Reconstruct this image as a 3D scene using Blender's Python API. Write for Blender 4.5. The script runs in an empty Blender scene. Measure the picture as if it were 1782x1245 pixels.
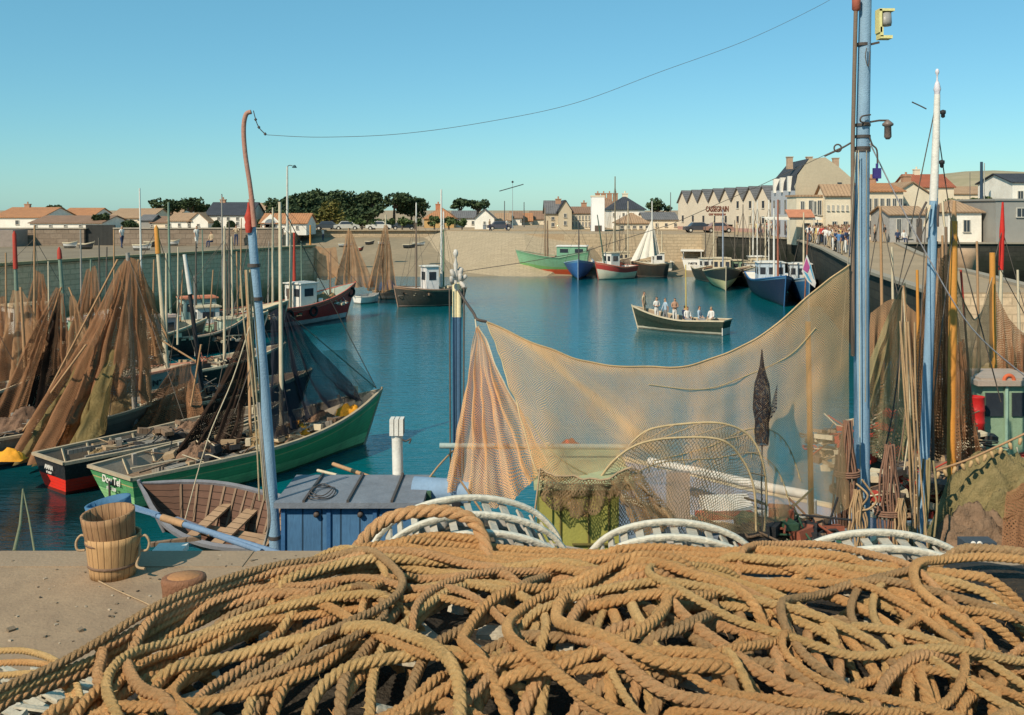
import bpy, math, random
from mathutils import Vector, Matrix, noise
random.seed(7)
V=Vector; PI=math.pi; R=math.radians
sc=bpy.context.scene; col=sc.collection
F=1711.0; CX=891.0; HY=365.0; H=8.0          # focal length in photo pixels, principal column, horizon row, eye height above the water
def P(px,py,d): return V(((px-CX)/F*d,d,H-(py-HY)/F*d))
def PZ(px,py,z): return P(px,py,(H-z)*F/(py-HY))
def PX(px,d,z): return V(((px-CX)/F*d,d,z))
# ---------------------------------------------------------------- materials
class NT:
    def __init__(s,name):
        s.m=bpy.data.materials.new(name); s.m.use_nodes=True; s.t=s.m.node_tree; s.t.nodes.clear(); s.o=s.n('ShaderNodeOutputMaterial')
    def n(s,ty,**k):
        x=s.t.nodes.new(ty)
        for a,b in k.items():
            if a.startswith('i_'): x.inputs[a[2:].replace('_',' ')].default_value=b
            else: setattr(x,a,b)
        return x
    def l(s,a,b): s.t.links.new(a,b)
    def math(s,op,a,b=None,c=None):
        x=s.n('ShaderNodeMath',operation=op)
        for i,q in enumerate((a,b,c)):
            if q is None: continue
            if isinstance(q,(int,float)): x.inputs[i].default_value=q
            else: s.l(q,x.inputs[i])
        return x.outputs[0]
    def mix(s,f,a,b,bt='MIX'):
        x=s.n('ShaderNodeMix',data_type='RGBA',blend_type=bt)
        for i,q in ((0,f),(6,a),(7,b)):
            if isinstance(q,(int,float)): x.inputs[i].default_value=q
            elif isinstance(q,(tuple,list)): x.inputs[i].default_value=(*q[:3],1)
            else: s.l(q,x.inputs[i])
        return x.outputs[2]
    def noise(s,vec,scale,detail=4,rough=.6):
        x=s.n('ShaderNodeTexNoise'); x.inputs['Scale'].default_value=scale; x.inputs['Detail'].default_value=detail; x.inputs['Roughness'].default_value=rough
        if vec is not None: s.l(vec,x.inputs['Vector'])
        return x.outputs['Fac']
    def step(s,v,a,b):
        x=s.n('ShaderNodeMapRange'); x.inputs['From Min'].default_value=a; x.inputs['From Max'].default_value=b; s.l(v,x.inputs['Value']); return x.outputs[0]
    def map(s,vec,sc_,rot=(0,0,0)):
        x=s.n('ShaderNodeMapping'); s.l(vec,x.inputs[0]); x.inputs['Scale'].default_value=sc_; x.inputs['Rotation'].default_value=rot; return x.outputs[0]
    def bump(s,h,dist,strength=1):
        x=s.n('ShaderNodeBump'); x.inputs['Distance'].default_value=dist; x.inputs['Strength'].default_value=strength; s.l(h,x.inputs['Height']); return x.outputs[0]
    def bsdf(s,c,rough=.7,normal=None,metal=0,spec=.4):
        x=s.n('ShaderNodeBsdfPrincipled')
        if isinstance(c,(tuple,list)): x.inputs['Base Color'].default_value=(*c[:3],1)
        else: s.l(c,x.inputs['Base Color'])
        if isinstance(rough,(int,float)): x.inputs['Roughness'].default_value=rough
        else: s.l(rough,x.inputs['Roughness'])
        x.inputs['Metallic'].default_value=metal; x.inputs['Specular IOR Level'].default_value=spec
        if normal is not None: s.l(normal,x.inputs['Normal'])
        s.l(x.outputs[0],s.o.inputs[0]); return x
def coord(t,k='Object'): return t.n('ShaderNodeTexCoord').outputs[k]
MC={}
def dirt(c1,c2=None,rough=.75,sc_=3.0,bump=.01,grime=.5,metal=0,spec=.3,fine=30,streak=False):
    """weathered flat colour: broad patches of a second tone plus fine grain"""
    key=('d',c1,c2,rough,sc_,bump,grime,metal,spec,fine,streak)
    if key in MC: return MC[key]
    c2=c2 or tuple(x*.55 for x in c1)
    t=NT('weathered'); o=coord(t)
    oo=t.map(o,(1,1,.25)) if streak else o
    a=t.noise(oo,sc_,5,.65); b=t.noise(o,fine,3,.6)
    f=t.math('MULTIPLY',t.step(a,.38,.72),grime)
    c=t.mix(f,c1,c2); c=t.mix(t.math('MULTIPLY',t.step(b,.35,.75),.28),c,tuple(x*.5 for x in c1))
    t.bsdf(c,rough,t.bump(t.math('ADD',t.math('MULTIPLY',a,2.),b),bump,.6),metal,spec)
    MC[key]=t.m; return t.m
def planks(c1,c2,w=.12,axis=0,rough=.8,grime=.6,gap=.35):
    key=('p',c1,c2,w,axis,rough,grime)
    if key in MC: return MC[key]
    t=NT('planked_wood'); u=t.n('ShaderNodeUVMap').outputs[0]
    s=t.n('ShaderNodeSeparateXYZ'); t.l(u,s.inputs[0])
    q=t.math('DIVIDE',s.outputs[axis],w); fr=t.math('FRACT',q); fl=t.math('FLOOR',q)
    line=t.math('LESS_THAN',fr,.09)
    wn=t.n('ShaderNodeTexWhiteNoise',noise_dimensions='1D'); t.l(fl,wn.inputs['W'])
    o=coord(t); g=t.noise(t.map(u,(3,22,1) if axis==1 else (22,3,1)),2.2,5)
    big=t.noise(o,2.0,4)
    c=t.mix(t.math('MULTIPLY',t.step(g,.3,.75),grime),c1,c2)
    c=t.mix(t.math('MULTIPLY',wn.outputs[0],.35),c,c2)
    c=t.mix(t.math('MULTIPLY',t.step(big,.45,.75),.4),c,tuple(x*.5 for x in c2))
    c=t.mix(t.math('MULTIPLY',line,.8),c,tuple(x*.15 for x in c2))
    h=t.math('SUBTRACT',g,t.math('MULTIPLY',line,2.))
    t.bsdf(c,rough,t.bump(h,.006,.7),0,.25); MC[key]=t.m; return t.m
def hullpaint(name,bands,bottom=None,h0=.3,plank=.11,grime=.45,rust=(.12,.07,.04)):
    """bands: [(s_from,colour)] over the height fraction in UV.y; bottom paint below h0 metres above the water"""
    t=NT(name); u=t.n('ShaderNodeUVMap').outputs[0]; s=t.n('ShaderNodeSeparateXYZ'); t.l(u,s.inputs[0])
    o=coord(t); so=t.n('ShaderNodeSeparateXYZ'); t.l(o,so.inputs[0])
    c=bands[0][1]
    for s0,cc in bands[1:]:
        c=t.mix(t.math('GREATER_THAN',s.outputs[1],s0),c,cc)
    z=t.math('ADD',so.outputs[2],t.math('MULTIPLY',t.math('SUBTRACT',t.noise(o,1.5,3),.5),.06))
    if bottom: c=t.mix(t.math('LESS_THAN',z,h0),c,bottom)
    n1=t.noise(t.map(o,(1,1,.3)),2.5,6,.7); n2=t.noise(o,14,4,.7)
    c=t.mix(t.math('MULTIPLY',t.step(n1,.45,.75),grime),c,rust)
    c=t.mix(t.math('MULTIPLY',t.step(n2,.5,.8),.4*grime+.1),c,(.35,.33,.28))
    c=t.mix(t.math('MULTIPLY',t.math('LESS_THAN',z,.09),.8),c,(.015,.02,.012))
    ln=t.math('LESS_THAN',t.math('FRACT',t.math('MULTIPLY',s.outputs[1],1.6/plank)),.1)
    c=t.mix(t.math('MULTIPLY',ln,.35),c,(.01,.01,.01))
    t.bsdf(c,.5,t.bump(t.math('SUBTRACT',n2,ln),.008,.6),0,.4); return t.m
def netmat(name,c1,c2,cell=.045,th=.085,tr=.35):
    """knotted diamond mesh: thin strands in UV metres, 'dens' attribute thickens it where it bunches"""
    t=NT(name); u=t.n('ShaderNodeUVMap').outputs[0]
    wob=t.n('ShaderNodeTexNoise'); wob.inputs['Scale'].default_value=3; t.l(u,wob.inputs['Vector'])
    vm=t.n('ShaderNodeVectorMath',operation='MULTIPLY_ADD'); t.l(wob.outputs['Color'],vm.inputs[0]); vm.inputs[1].default_value=(.12,.12,0); t.l(u,vm.inputs[2])
    s=t.n('ShaderNodeSeparateXYZ'); t.l(vm.outputs[0],s.inputs[0])
    x,y=s.outputs[0],s.outputs[1]
    a=t.math('ABSOLUTE',t.math('SUBTRACT',t.math('FRACT',t.math('DIVIDE',t.math('ADD',x,y),cell)),.5))
    b=t.math('ABSOLUTE',t.math('SUBTRACT',t.math('FRACT',t.math('DIVIDE',t.math('SUBTRACT',x,y),cell)),.5))
    at=t.n('ShaderNodeAttribute',attribute_name='dens'); n=t.noise(u,1.6,4,.6); nf=t.noise(t.map(u,(9,1.2,1)),3.0,4,.6)
    thr=t.math('ADD',t.math('ADD',t.math('MULTIPLY',at.outputs['Fac'],.5),th),t.math('MULTIPLY',t.math('SUBTRACT',n,.5),.18))
    thr=t.math('ADD',thr,t.math('MULTIPLY',t.math('SUBTRACT',nf,.5),.16))
    m=t.math('GREATER_THAN',t.math('MAXIMUM',a,b),t.math('SUBTRACT',.5,thr))
    c=t.mix(t.step(n,.3,.7),c1,c2); c=t.mix(t.math('MULTIPLY',t.step(nf,.5,.75),.5),c,tuple(q*.5 for q in c2))
    d=t.n('ShaderNodeBsdfDiffuse'); t.l(c,d.inputs[0]); tl=t.n('ShaderNodeBsdfTranslucent'); t.l(c,tl.inputs[0])
    m1=t.n('ShaderNodeMixShader'); m1.inputs[0].default_value=tr; t.l(d.outputs[0],m1.inputs[1]); t.l(tl.outputs[0],m1.inputs[2])
    tp=t.n('ShaderNodeBsdfTransparent'); m2=t.n('ShaderNodeMixShader'); t.l(m,m2.inputs[0]); t.l(tp.outputs[0],m2.inputs[1]); t.l(m1.outputs[0],m2.inputs[2])
    t.l(m2.outputs[0],t.o.inputs[0]); return t.m
# ---------------------------------------------------------------- mesh builder
class MB:
    def __init__(s,M=None): s.v=[];s.f=[];s.uv=[];s.mi=[];s.sm=[];s.M=M;s.dens=None
    def add(s,vs,fs,uvs=None,mi=0,sm=False):
        b=len(s.v); s.v+=[s.M@V(q) if s.M else V(q) for q in vs]
        for k,f in enumerate(fs):
            s.f.append([b+i for i in f]); s.mi.append(mi); s.sm.append(sm)
            if uvs is None:
                a=V(vs[f[0]]); n=(V(vs[f[1]])-a).cross(V(vs[f[-1]])-a)
                ax=max(range(3),key=lambda i:abs(n[i])); A,B=((1,2),(0,2),(0,1))[ax]
                s.uv.append([(vs[i][A],vs[i][B]) for i in f])
            else: s.uv.append([uvs[i] for i in f])
    def box(s,c,d,rz=0,mi=0,M=None):
        x,y,z=[q/2 for q in d]; vs=[(a*x,b*y,e*z) for a in(-1,1) for b in(-1,1) for e in(-1,1)]
        Q=Matrix.Translation(V(c))@Matrix.Rotation(rz,4,'Z')@(M or Matrix())
        s.add([Q@V(q) for q in vs],[(0,1,3,2),(4,6,7,5),(0,4,5,1),(2,3,7,6),(0,2,6,4),(1,5,7,3)],mi=mi)
    def bar(s,p,q,w,h=None,mi=0):
        p=V(p);q=V(q);h=h or w; t=(q-p).normalized(); a=t.cross(V((0,0,1)))
        if a.length<.01: a=V((1,0,0))
        a.normalize(); b=a.cross(t); vs=[]
        for e in (p,q):
            for i,j in ((-1,-1),(1,-1),(1,1),(-1,1)): vs.append(e+a*i*w/2+b*j*h/2)
        s.add(vs,[(0,3,2,1),(4,5,6,7),(0,1,5,4),(1,2,6,5),(2,3,7,6),(3,0,4,7)],mi=mi)
    def tube(s,pts,r,n=8,mi=0,cap=True,closed=False):
        pts=[V(p) for p in pts]; N=len(pts); rr=r if isinstance(r,(list,tuple)) else [r]*N
        vs=[];uv=[]; t0=(pts[1]-pts[0]).normalized(); up=V((0,0,1)) if abs(t0.z)<.9 else V((1,0,0)); a=t0.cross(up).normalized(); L=0
        for i,p in enumerate(pts):
            if closed: t=(pts[(i+1)%N]-pts[i-1])
            else: t=pts[min(i+1,N-1)]-pts[max(i-1,0)]
            if t.length<1e-9: t=t0.copy()
            t.normalize(); a=(a-t*a.dot(t))
            if a.length<1e-6: a=t.orthogonal()
            a.normalize(); b=t.cross(a)
            if i: L+=(p-pts[i-1]).length
            for k in range(n):
                th=2*PI*k/n; vs.append(p+(a*math.cos(th)+b*math.sin(th))*rr[i]); uv.append((k/n,L))
        fs=[]
        for i in range(N if closed else N-1):
            j=(i+1)%N
            for k in range(n): k2=(k+1)%n; fs.append((i*n+k,i*n+k2,j*n+k2,j*n+k))
        s.add(vs,fs,uv,mi,True)
        if cap and not closed:
            s.add(vs[:n][::-1],[tuple(range(n))],mi=mi); s.add(vs[-n:],[tuple(range(n))],mi=mi)
    def lathe(s,prof,c=(0,0,0),n=16,mi=0,M=None,sm=True):
        c=V(c); Q=Matrix.Translation(c)@(M or Matrix()); vs=[];uv=[]
        for r,z in prof:
            for k in range(n): th=2*PI*k/n; vs.append(Q@V((r*math.cos(th),r*math.sin(th),z))); uv.append((k/n*PI*2*max(q[0] for q in prof),z))
        fs=[(i*n+k,i*n+(k+1)%n,(i+1)*n+(k+1)%n,(i+1)*n+k) for i in range(len(prof)-1) for k in range(n)]
        s.add(vs,fs,uv,mi,sm)
    def prism(s,poly,z0,z1,mi=0):
        n=len(poly); vs=[(x,y,z0) for x,y in poly]+[(x,y,z1) for x,y in poly]
        fs=[tuple(range(n))[::-1],tuple(range(n,2*n))]+[(i,(i+1)%n,n+(i+1)%n,n+i) for i in range(n)]
        s.add(vs,fs,mi=mi)
    def grid(s,rows,uvs=None,mi=0,sm=True,dens=None):
        nu=len(rows[0]); vs=[q for r in rows for q in r]; uv=[q for r in uvs for q in r] if uvs else None
        if dens is not None: s.dens=(s.dens or [])+[q for r in dens for q in r]
        s.add(vs,[(i*nu+k,i*nu+k+1,(i+1)*nu+k+1,(i+1)*nu+k) for i in range(len(rows)-1) for k in range(nu-1)],uv,mi,sm)
    def build(s,name,mat,parent=None,loc=None,local=False):
        me=bpy.data.meshes.new(name); o0=V((0,0,0))
        if not local:
            if parent is not None: o0=V(ORG[parent.name])
            elif loc is not None: o0=V(loc)
        me.from_pydata([tuple(q-o0) for q in s.v],[],s.f)
        for m in (mat if isinstance(mat,(list,tuple)) else [mat]): me.materials.append(m)
        ul=me.uv_layers.new(name='UVMap'); fl=[c for f in s.uv for q in f for c in q]; ul.data.foreach_set('uv',fl)
        me.polygons.foreach_set('material_index',s.mi); me.polygons.foreach_set('use_smooth',s.sm)
        if s.dens: 
            at=me.attributes.new('dens','FLOAT','POINT'); at.data.foreach_set('value',s.dens+[0.]*(len(s.v)-len(s.dens)))
        me.update(); o=bpy.data.objects.new(name,me); col.objects.link(o)
        if parent is not None: o.parent=parent; ORG[o.name]=ORG[parent.name]
        else:
            o.location=o0; ORG[o.name]=tuple(o0)
        return o
ORG={}
def tag(o,label=None,cat=None,group=None,kind=None):
    if label:o['label']=label
    if cat:o['category']=cat
    if group:o['group']=group
    if kind:o['kind']=kind
    return o
def thing(name,label,cat,loc,group=None):
    o=bpy.data.objects.new(name,None); col.objects.link(o); o.location=loc; ORG[o.name]=tuple(loc); o.empty_display_size=.2
    return tag(o,label,cat,group)
def one(mb,name,mat,label,cat,loc=None,group=None,kind=None):
    if loc is None: c=sum(mb.v,V())/len(mb.v); loc=(c.x,c.y,min(q.z for q in mb.v))
    return tag(mb.build(name,mat,None,loc),label,cat,group,kind)
def dup(o,parent=None):
    c=o.copy(); col.objects.link(c)
    if parent is not None: c.parent=parent
    for ch in list(o.children): dup(ch,c)
    return c
def lerp(a,b,t): return a+(b-a)*t
def spline(pts,n):
    """Catmull-Rom through pts, n samples per span"""
    pts=[V(p) for p in pts]; out=[]
    for i in range(len(pts)-1):
        p0=pts[max(i-1,0)];p1=pts[i];p2=pts[i+1];p3=pts[min(i+2,len(pts)-1)]
        for k in range(n):
            t=k/n; out.append(.5*((2*p1)+(p2-p0)*t+(2*p0-5*p1+4*p2-p3)*t*t+(3*p1-p0-3*p2+p3)*t**3))
    return out+[pts[-1]]
def resample(pts,n):
    L=[0]
    for a,b in zip(pts,pts[1:]): L.append(L[-1]+(b-a).length)
    out=[];j=0
    for k in range(n):
        s=L[-1]*k/(n-1)
        while j<len(pts)-2 and L[j+1]<s: j+=1
        out.append(lerp(pts[j],pts[j+1],(s-L[j])/max(1e-9,L[j+1]-L[j])))
    return out
def text_mesh(txt,size,M,mat,parent,name='lettering',ext=.004,font_bold=0):
    cu=bpy.data.curves.new('t','FONT'); cu.body=txt; cu.size=size; cu.extrude=ext; cu.align_x='CENTER'; cu.align_y='CENTER'; cu.offset=font_bold
    o=bpy.data.objects.new('t',cu); col.objects.link(o); dg=bpy.context.evaluated_depsgraph_get(); me=bpy.data.meshes.new_from_object(o.evaluated_get(dg))
    bpy.data.objects.remove(o); me.transform(Matrix.Translation(-V(ORG[parent.name]))@M); me.materials.clear(); me.materials.append(mat)
    r=bpy.data.objects.new(name,me); col.objects.link(r); r.parent=parent; ORG[r.name]=ORG[parent.name]; return r
# ---------------------------------------------------------------- camera, light
cam=bpy.data.cameras.new('camera'); co=bpy.data.objects.new('camera',cam); col.objects.link(co); sc.camera=co
co.location=(0,0,H); co.rotation_euler=(PI/2,0,0); cam.sensor_width=36; cam.lens=F/1782*36; cam.shift_y=-257.5/1782; cam.clip_start=.1; cam.clip_end=6000
sc.view_settings.view_transform='Standard'; sc.view_settings.look='None'; sc.view_settings.exposure=0; sc.view_settings.gamma=1
sc.cycles.transparent_max_bounces=24; sc.cycles.max_bounces=8
w=bpy.data.worlds.new('World'); sc.world=w; w.use_nodes=True; nt=w.node_tree; nt.nodes.clear()
SUN_EL=R(40); SUN_AZ=R(-142)   # azimuth clockwise from +Y: behind the camera, to the left
sky=nt.nodes.new('ShaderNodeTexSky'); sky.sky_type='NISHITA'; sky.sun_disc=False; sky.sun_elevation=SUN_EL; sky.sun_rotation=SUN_AZ; sky.air_density=1.0; sky.dust_density=.25; sky.ozone_density=2.2; sky.altitude=0
gm=nt.nodes.new('ShaderNodeMix'); gm.data_type='RGBA'; gm.blend_type='MULTIPLY'; gm.inputs[0].default_value=1; gm.inputs[7].default_value=(.68,.86,.90,1)
bg=nt.nodes.new('ShaderNodeBackground'); bg.inputs[1].default_value=.098; wo=nt.nodes.new('ShaderNodeOutputWorld')
gg=nt.nodes.new('ShaderNodeGamma'); gg.inputs[1].default_value=1.25; nt.links.new(sky.outputs[0],gm.inputs[6]); nt.links.new(gm.outputs[2],gg.inputs[0]); hz=nt.nodes.new('ShaderNodeMix'); hz.data_type='RGBA'; hz.inputs[0].default_value=.5; hz.inputs[7].default_value=(1.5,4.9,6.0,1); nt.links.new(gg.outputs[0],hz.inputs[6]); nt.links.new(hz.outputs[2],bg.inputs[0]); nt.links.new(bg.outputs[0],wo.inputs[0])
sl=bpy.data.lights.new('sun','SUN'); sl.energy=5.0; sl.angle=R(.6); sl.color=(1,.88,.70); so=bpy.data.objects.new('sun',sl); col.objects.link(so)
sd=V((math.sin(SUN_AZ)*math.cos(SUN_EL),math.cos(SUN_AZ)*math.cos(SUN_EL),math.sin(SUN_EL)))
so.rotation_euler=sd.to_track_quat('Z','Y').to_euler(); so.location=(-20,-20,40)
# ================================================================ SETTING
def stone(name,c1,c2,weed=None,wz=2.0,brick=(1.1,.45),mort=.5):
    t=NT(name); g=t.n('ShaderNodeNewGeometry').outputs['Position']; s=t.n('ShaderNodeSeparateXYZ'); t.l(g,s.inputs[0])
    u=t.n('ShaderNodeUVMap').outputs[0]
    br=t.n('ShaderNodeTexBrick'); t.l(t.map(u,(1,1,1)),br.inputs['Vector']); br.inputs['Scale'].default_value=1; br.inputs['Brick Width'].default_value=brick[0]; br.inputs['Row Height'].default_value=brick[1]; br.inputs['Mortar Size'].default_value=.03
    br.inputs['Color1'].default_value=(*c1,1); br.inputs['Color2'].default_value=(*c2,1); br.inputs['Mortar'].default_value=(*[q*.8 for q in c2],1)
    n1=t.noise(g,.35,6,.65); n2=t.noise(g,4,5,.7)
    c=t.mix(t.math('MULTIPLY',t.step(n1,.4,.7),.5),br.outputs['Color'],c2); c=t.mix(t.math('MULTIPLY',t.step(n2,.45,.75),.45),c,tuple(q*.4 for q in c2))
    if weed:
        z=t.math('ADD',s.outputs[2],t.math('MULTIPLY',t.math('SUBTRACT',t.noise(g,1.2,5,.7),.5),2.2))
        c=t.mix(t.step(z,wz+.5,wz-.5),c,weed)
        c=t.mix(t.step(z,wz-.9,wz-1.6),c,tuple(q*.35 for q in weed))
    t.bsdf(c,.85,t.bump(t.math('ADD',n2,br.outputs['Fac']),.03,.6),0,.2); return t.m
def ground(name,c1,c2,s1=.25,s2=6,bump=.02,c3=None):
    t=NT(name); g=t.n('ShaderNodeNewGeometry').outputs['Position']; a=t.noise(g,s1,6,.65); b=t.noise(g,s2,6,.7); e=t.noise(g,s2*12,2,.7)
    c=t.mix(t.step(a,.35,.7),c1,c2); c=t.mix(t.math('MULTIPLY',t.step(b,.4,.75),.4),c,c3 or tuple(q*.5 for q in c2)); c=t.mix(t.math('MULTIPLY',t.step(e,.5,.8),.35),c,tuple(q*.4 for q in c2))
    t.bsdf(c,.9,t.bump(t.math('ADD',b,t.math('MULTIPLY',e,.3)),bump,.5),0,.2); return t.m
M_quay=ground('quay_concrete',(.38,.265,.165),(.28,.195,.125),.8,3,.03,(.15,.10,.07))
M_town=ground('town_ground',(.44,.32,.2),(.34,.25,.155))
M_sand=ground('harbour_sand',(.36,.27,.17),(.25,.2,.13),.12,1.5)
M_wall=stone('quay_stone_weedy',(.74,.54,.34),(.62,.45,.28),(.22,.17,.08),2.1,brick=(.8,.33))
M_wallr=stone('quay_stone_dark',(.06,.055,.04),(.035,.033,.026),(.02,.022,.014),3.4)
M_wallf=stone('quay_stone_pale',(.48,.37,.24),(.40,.31,.2),None,brick=(.9,.4))
# ground sheet: everything beyond the basin, one piece, to the horizon
LW=[(-95,20),(-33,49.5),(-29.4,56.4),(-25.8,66),(-20.9,77),(-17.2,85)]       # harbour side of the left jetty
def PIER(): return [(24.7,118),(30.5,106),(25.3,80),(21,62),(18.2,50),(16.1,38),(20.6,38),(21.3,41),(23.4,51),(29,70),(36,92)]
m=MB(); z=4.8
m.add([(-3000,150,z),(-3000,3500,z),(3000,3500,z),(3000,150,z),(24.8,150,z),(-40,150,z)],[(0,5,4,3,2,1)])
tag(m.build('ground',M_town),kind='structure')
# right part of the town ground: from the pier root outwards
m=MB(); m.prism([(30.5,106),(36,92),(62,92),(120,92),(900,92),(900,149.9),(24.8,149.9),(24.7,118)],-3,4.79,0)
tag(m.build('quay',[M_town]),kind='structure')
m=MB(); pts=PIER(); m.prism([pts[i] for i in (1,2,3,4,5,6,7,8,9,10)],-3,4.8); o=m.build('pier',M_town); tag(o,kind='structure')
m=MB()
def facade(m,a,b,z0,z1,off=.05,uvs=None):
    a=V((*a,0));b=V((*b,0)); n=(b-a).cross(V((0,0,1))).normalized()*off; L=(b-a).length
    m.add([(a.x+n.x,a.y+n.y,z0),(b.x+n.x,b.y+n.y,z0),(b.x+n.x,b.y+n.y,z1),(a.x+n.x,a.y+n.y,z1)],[(0,1,2,3)],[(0,z0),(L,z0),(L,z1),(0,z1)])
pp=PIER()
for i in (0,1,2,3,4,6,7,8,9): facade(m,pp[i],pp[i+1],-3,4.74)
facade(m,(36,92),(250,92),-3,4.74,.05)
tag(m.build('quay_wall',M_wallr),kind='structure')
m=MB(); facade(m,pp[5],pp[6],-3,4.74); tag(m.build('pier_head',M_wall),kind='structure')
# kerb stones along the pier
m=MB()
for i in range(0,5):
    a,b=V((*pp[i],4.86)),V((*pp[i+1],4.86)); m.bar(a,b,.5,.14)
for i in range(6,10):
    a,b=V((*pp[i],4.86)),V((*pp[i+1],4.86)); m.bar(a,b,.5,.14)
m.bar((36,92,4.86),(200,92,4.86),.5,.14)
tag(m.build('kerb',dirt((.36,.3,.22),(.22,.18,.13))),kind='structure')
# left jetty
m=MB(); back=[(-17.2,85.4),(-17.6,88.5),(-60,91),(-400,95),(-400,20)]
m.prism(LW+back,-3,4.79); tag(m.build('jetty',ground('jetty_top',(.30,.235,.16),(.22,.17,.115))),kind='structure')
m=MB()
for a,b in zip(LW,LW[1:]): facade(m,a,b,-3,4.72)
facade(m,LW[-1],(-17.6,88.5),-3,4.72)
tag(m.build('jetty_wall',M_wall),kind='structure')
m=MB()
for a,b in zip(LW,LW[1:]): m.bar((*a,4.86),(*b,4.86),.55,.16)
tag(m.build('jetty_kerb',dirt((.34,.27,.14),(.2,.17,.08))),kind='structure')
# land behind the jetty
m=MB(); m.prism([(-400,95),(-60,91),(-26,90),(-32,149.9),(-400,149.9)],-3,4.7); tag(m.build('yard',M_town),kind='structure')
# low wall behind the left jetty, with a dark gate opening
t=thing('low_wall','long low stone wall behind the left jetty with a dark gateway','wall',(-40,88,4.8))
m=MB(); 
for a,b in ((-80,-38.2),(-35.6,-20.5)): m.box(((a+b)/2,88,5.55),(b-a,.45,1.5))
m.build('wall_panel',stone('low_wall_stone',(.3,.23,.17),(.22,.165,.12)),t)
m=MB(); m.box((-59,87.98,6.33),(42,.6,.1)); m.box((-28,87.98,6.33),(15.2,.6,.1)); m.build('coping',dirt((.42,.36,.28)),t)
m=MB(); m.box((-36.9,88.2,5.7),(2.6,.2,1.85)); m.build('gate',planks((.05,.05,.045),(.03,.03,.028)),t)
m=MB(); m.box((-46.5,86,5.5),(7,2.6,1.45)); one(m,'concrete_block',dirt((.3,.24,.2)),'big pale concrete block at the far left of the jetty','block')
# sand slope and far walls
m=MB()
xs=[-42,-30,-17,-10,0,10,25,40,60]; rows=[];
for k in range(9):
    v=k/8; rows.append([(x,lerp(113,151,v)+math.sin(x*.25)*1.2*(1-v),lerp(-.6,4.0,v)+.25*noise.noise(V((x*.1,v*4,0)))) for x in [lerp(-45,62,i/40) for i in range(41)]])
m.grid(rows); tag(m.build('sand',M_sand),kind='structure')
m=MB(); facade(m,(-60,149.9),(62,149.9),-1,4.78,.1); m.bar((-60,149.7,4.85),(62,149.7,4.85),.7,.16); tag(m.build('far_quay_wall',M_wallf),kind='structure')
# sloping masonry ramp and near beige quay left of the green boat .. right
m=MB()
m.add([(-8.2,117,-.8),(2.5,115,-.8),(14,130,-.8),(14,136,4.78),(-10,149,4.78),(-14,149,3.6),(1.5,131,4.78)],[(0,1,6,5),(1,2,3,6),(6,3,4,5)])
tag(m.build('ramp',M_wallf),kind='structure')
m=MB(); m.prism([(1.5,131),(14,129.5),(24.69,127.5),(24.69,149.5),(-10,149.5)],-1,4.77); tag(m.build('far_quay',M_town),kind='structure')
m=MB(); facade(m,(2.2,131),(14,129.5),-1,4.77); facade(m,(14,129.5),(24.7,127.5),-1,4.77); facade(m,(24.6,127.5),(24.6,118),-1,4.77); tag(m.build('far_quay_face',M_wallf),kind='structure')
# near quay the camera looks over
m=MB(); m.prism([(-60,9.2),(-60,-12),(60,-12),(60,9.2)],-3,4.8); tag(m.build('near_quay',M_quay),kind='structure')
rs=random.Random(77); m=MB()
for i in range(420):
    x=rs.uniform(-5,-1.2) if i<330 else rs.uniform(2.5,5); y=rs.uniform(4.8,9.1); q=rs.uniform(.004,.014)*(2 if rs.random()<.06 else 1); b=len(m.v)
    m.box((x,y,4.8+q*.3),(q*2,q*1.4,q),rs.uniform(0,3),M=Matrix.Rotation(rs.uniform(-.4,.4),4,'X'),mi=i%3)
tag(m.build('grit',[dirt((.2,.15,.1)),dirt((.45,.36,.26)),dirt((.09,.07,.05))],None,(0,7,4.8)),'small pebbles, shell bits and straw scattered on the quay floor','grit',kind='stuff')
m=MB(); xx=-60
while xx<60: m.box((xx+.6,9.0,4.792),(1.17,.40,.03),0); xx+=1.2
tag(m.build('near_quay_edge',dirt((.35,.25,.16),(.22,.155,.1),sc_=1.5)),kind='structure')
# water
t=NT('harbour_water'); g=t.n('ShaderNodeNewGeometry').outputs['Position']
n1=t.noise(t.map(g,(.5,1.6,1)),1.3,3,.55); n2=t.noise(t.map(g,(1.1,3.2,1)),2.6,3,.6); n3=t.noise(g,.05,3,.5)
h=t.math('ADD',n1,t.math('MULTIPLY',n2,.45)); c=t.mix(t.step(n3,.35,.65),(.0,.082,.105),(.0,.118,.14)); sx=t.n('ShaderNodeSeparateXYZ'); t.l(g,sx.inputs[0]); c=t.mix(t.math('MULTIPLY',t.step(sx.outputs[0],-7.,-12.),t.step(sx.outputs[1],33.,26.)),c,(.004,.012,.012))  # near-left water painted darker for murk, shade and boat reflections
b=t.bsdf(c,.06,t.bump(h,.06,.6),0,.5); b.inputs['IOR'].default_value=1.33
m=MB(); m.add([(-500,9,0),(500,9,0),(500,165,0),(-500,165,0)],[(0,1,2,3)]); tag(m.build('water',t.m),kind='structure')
# low hill behind the right-hand houses
m=MB(); rows=[]
for j in range(9):
    rows.append([(x, 190+j*14, 4.8+ 13*math.exp(-((x-120)/48)**2)*math.sin(PI*j/8)) for x in [lerp(40,260,i/30) for i in range(31)]])
m.grid(rows); tag(m.build('hill',ground('dry_hill',(.42,.34,.22),(.3,.26,.15))),kind='structure')
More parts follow.
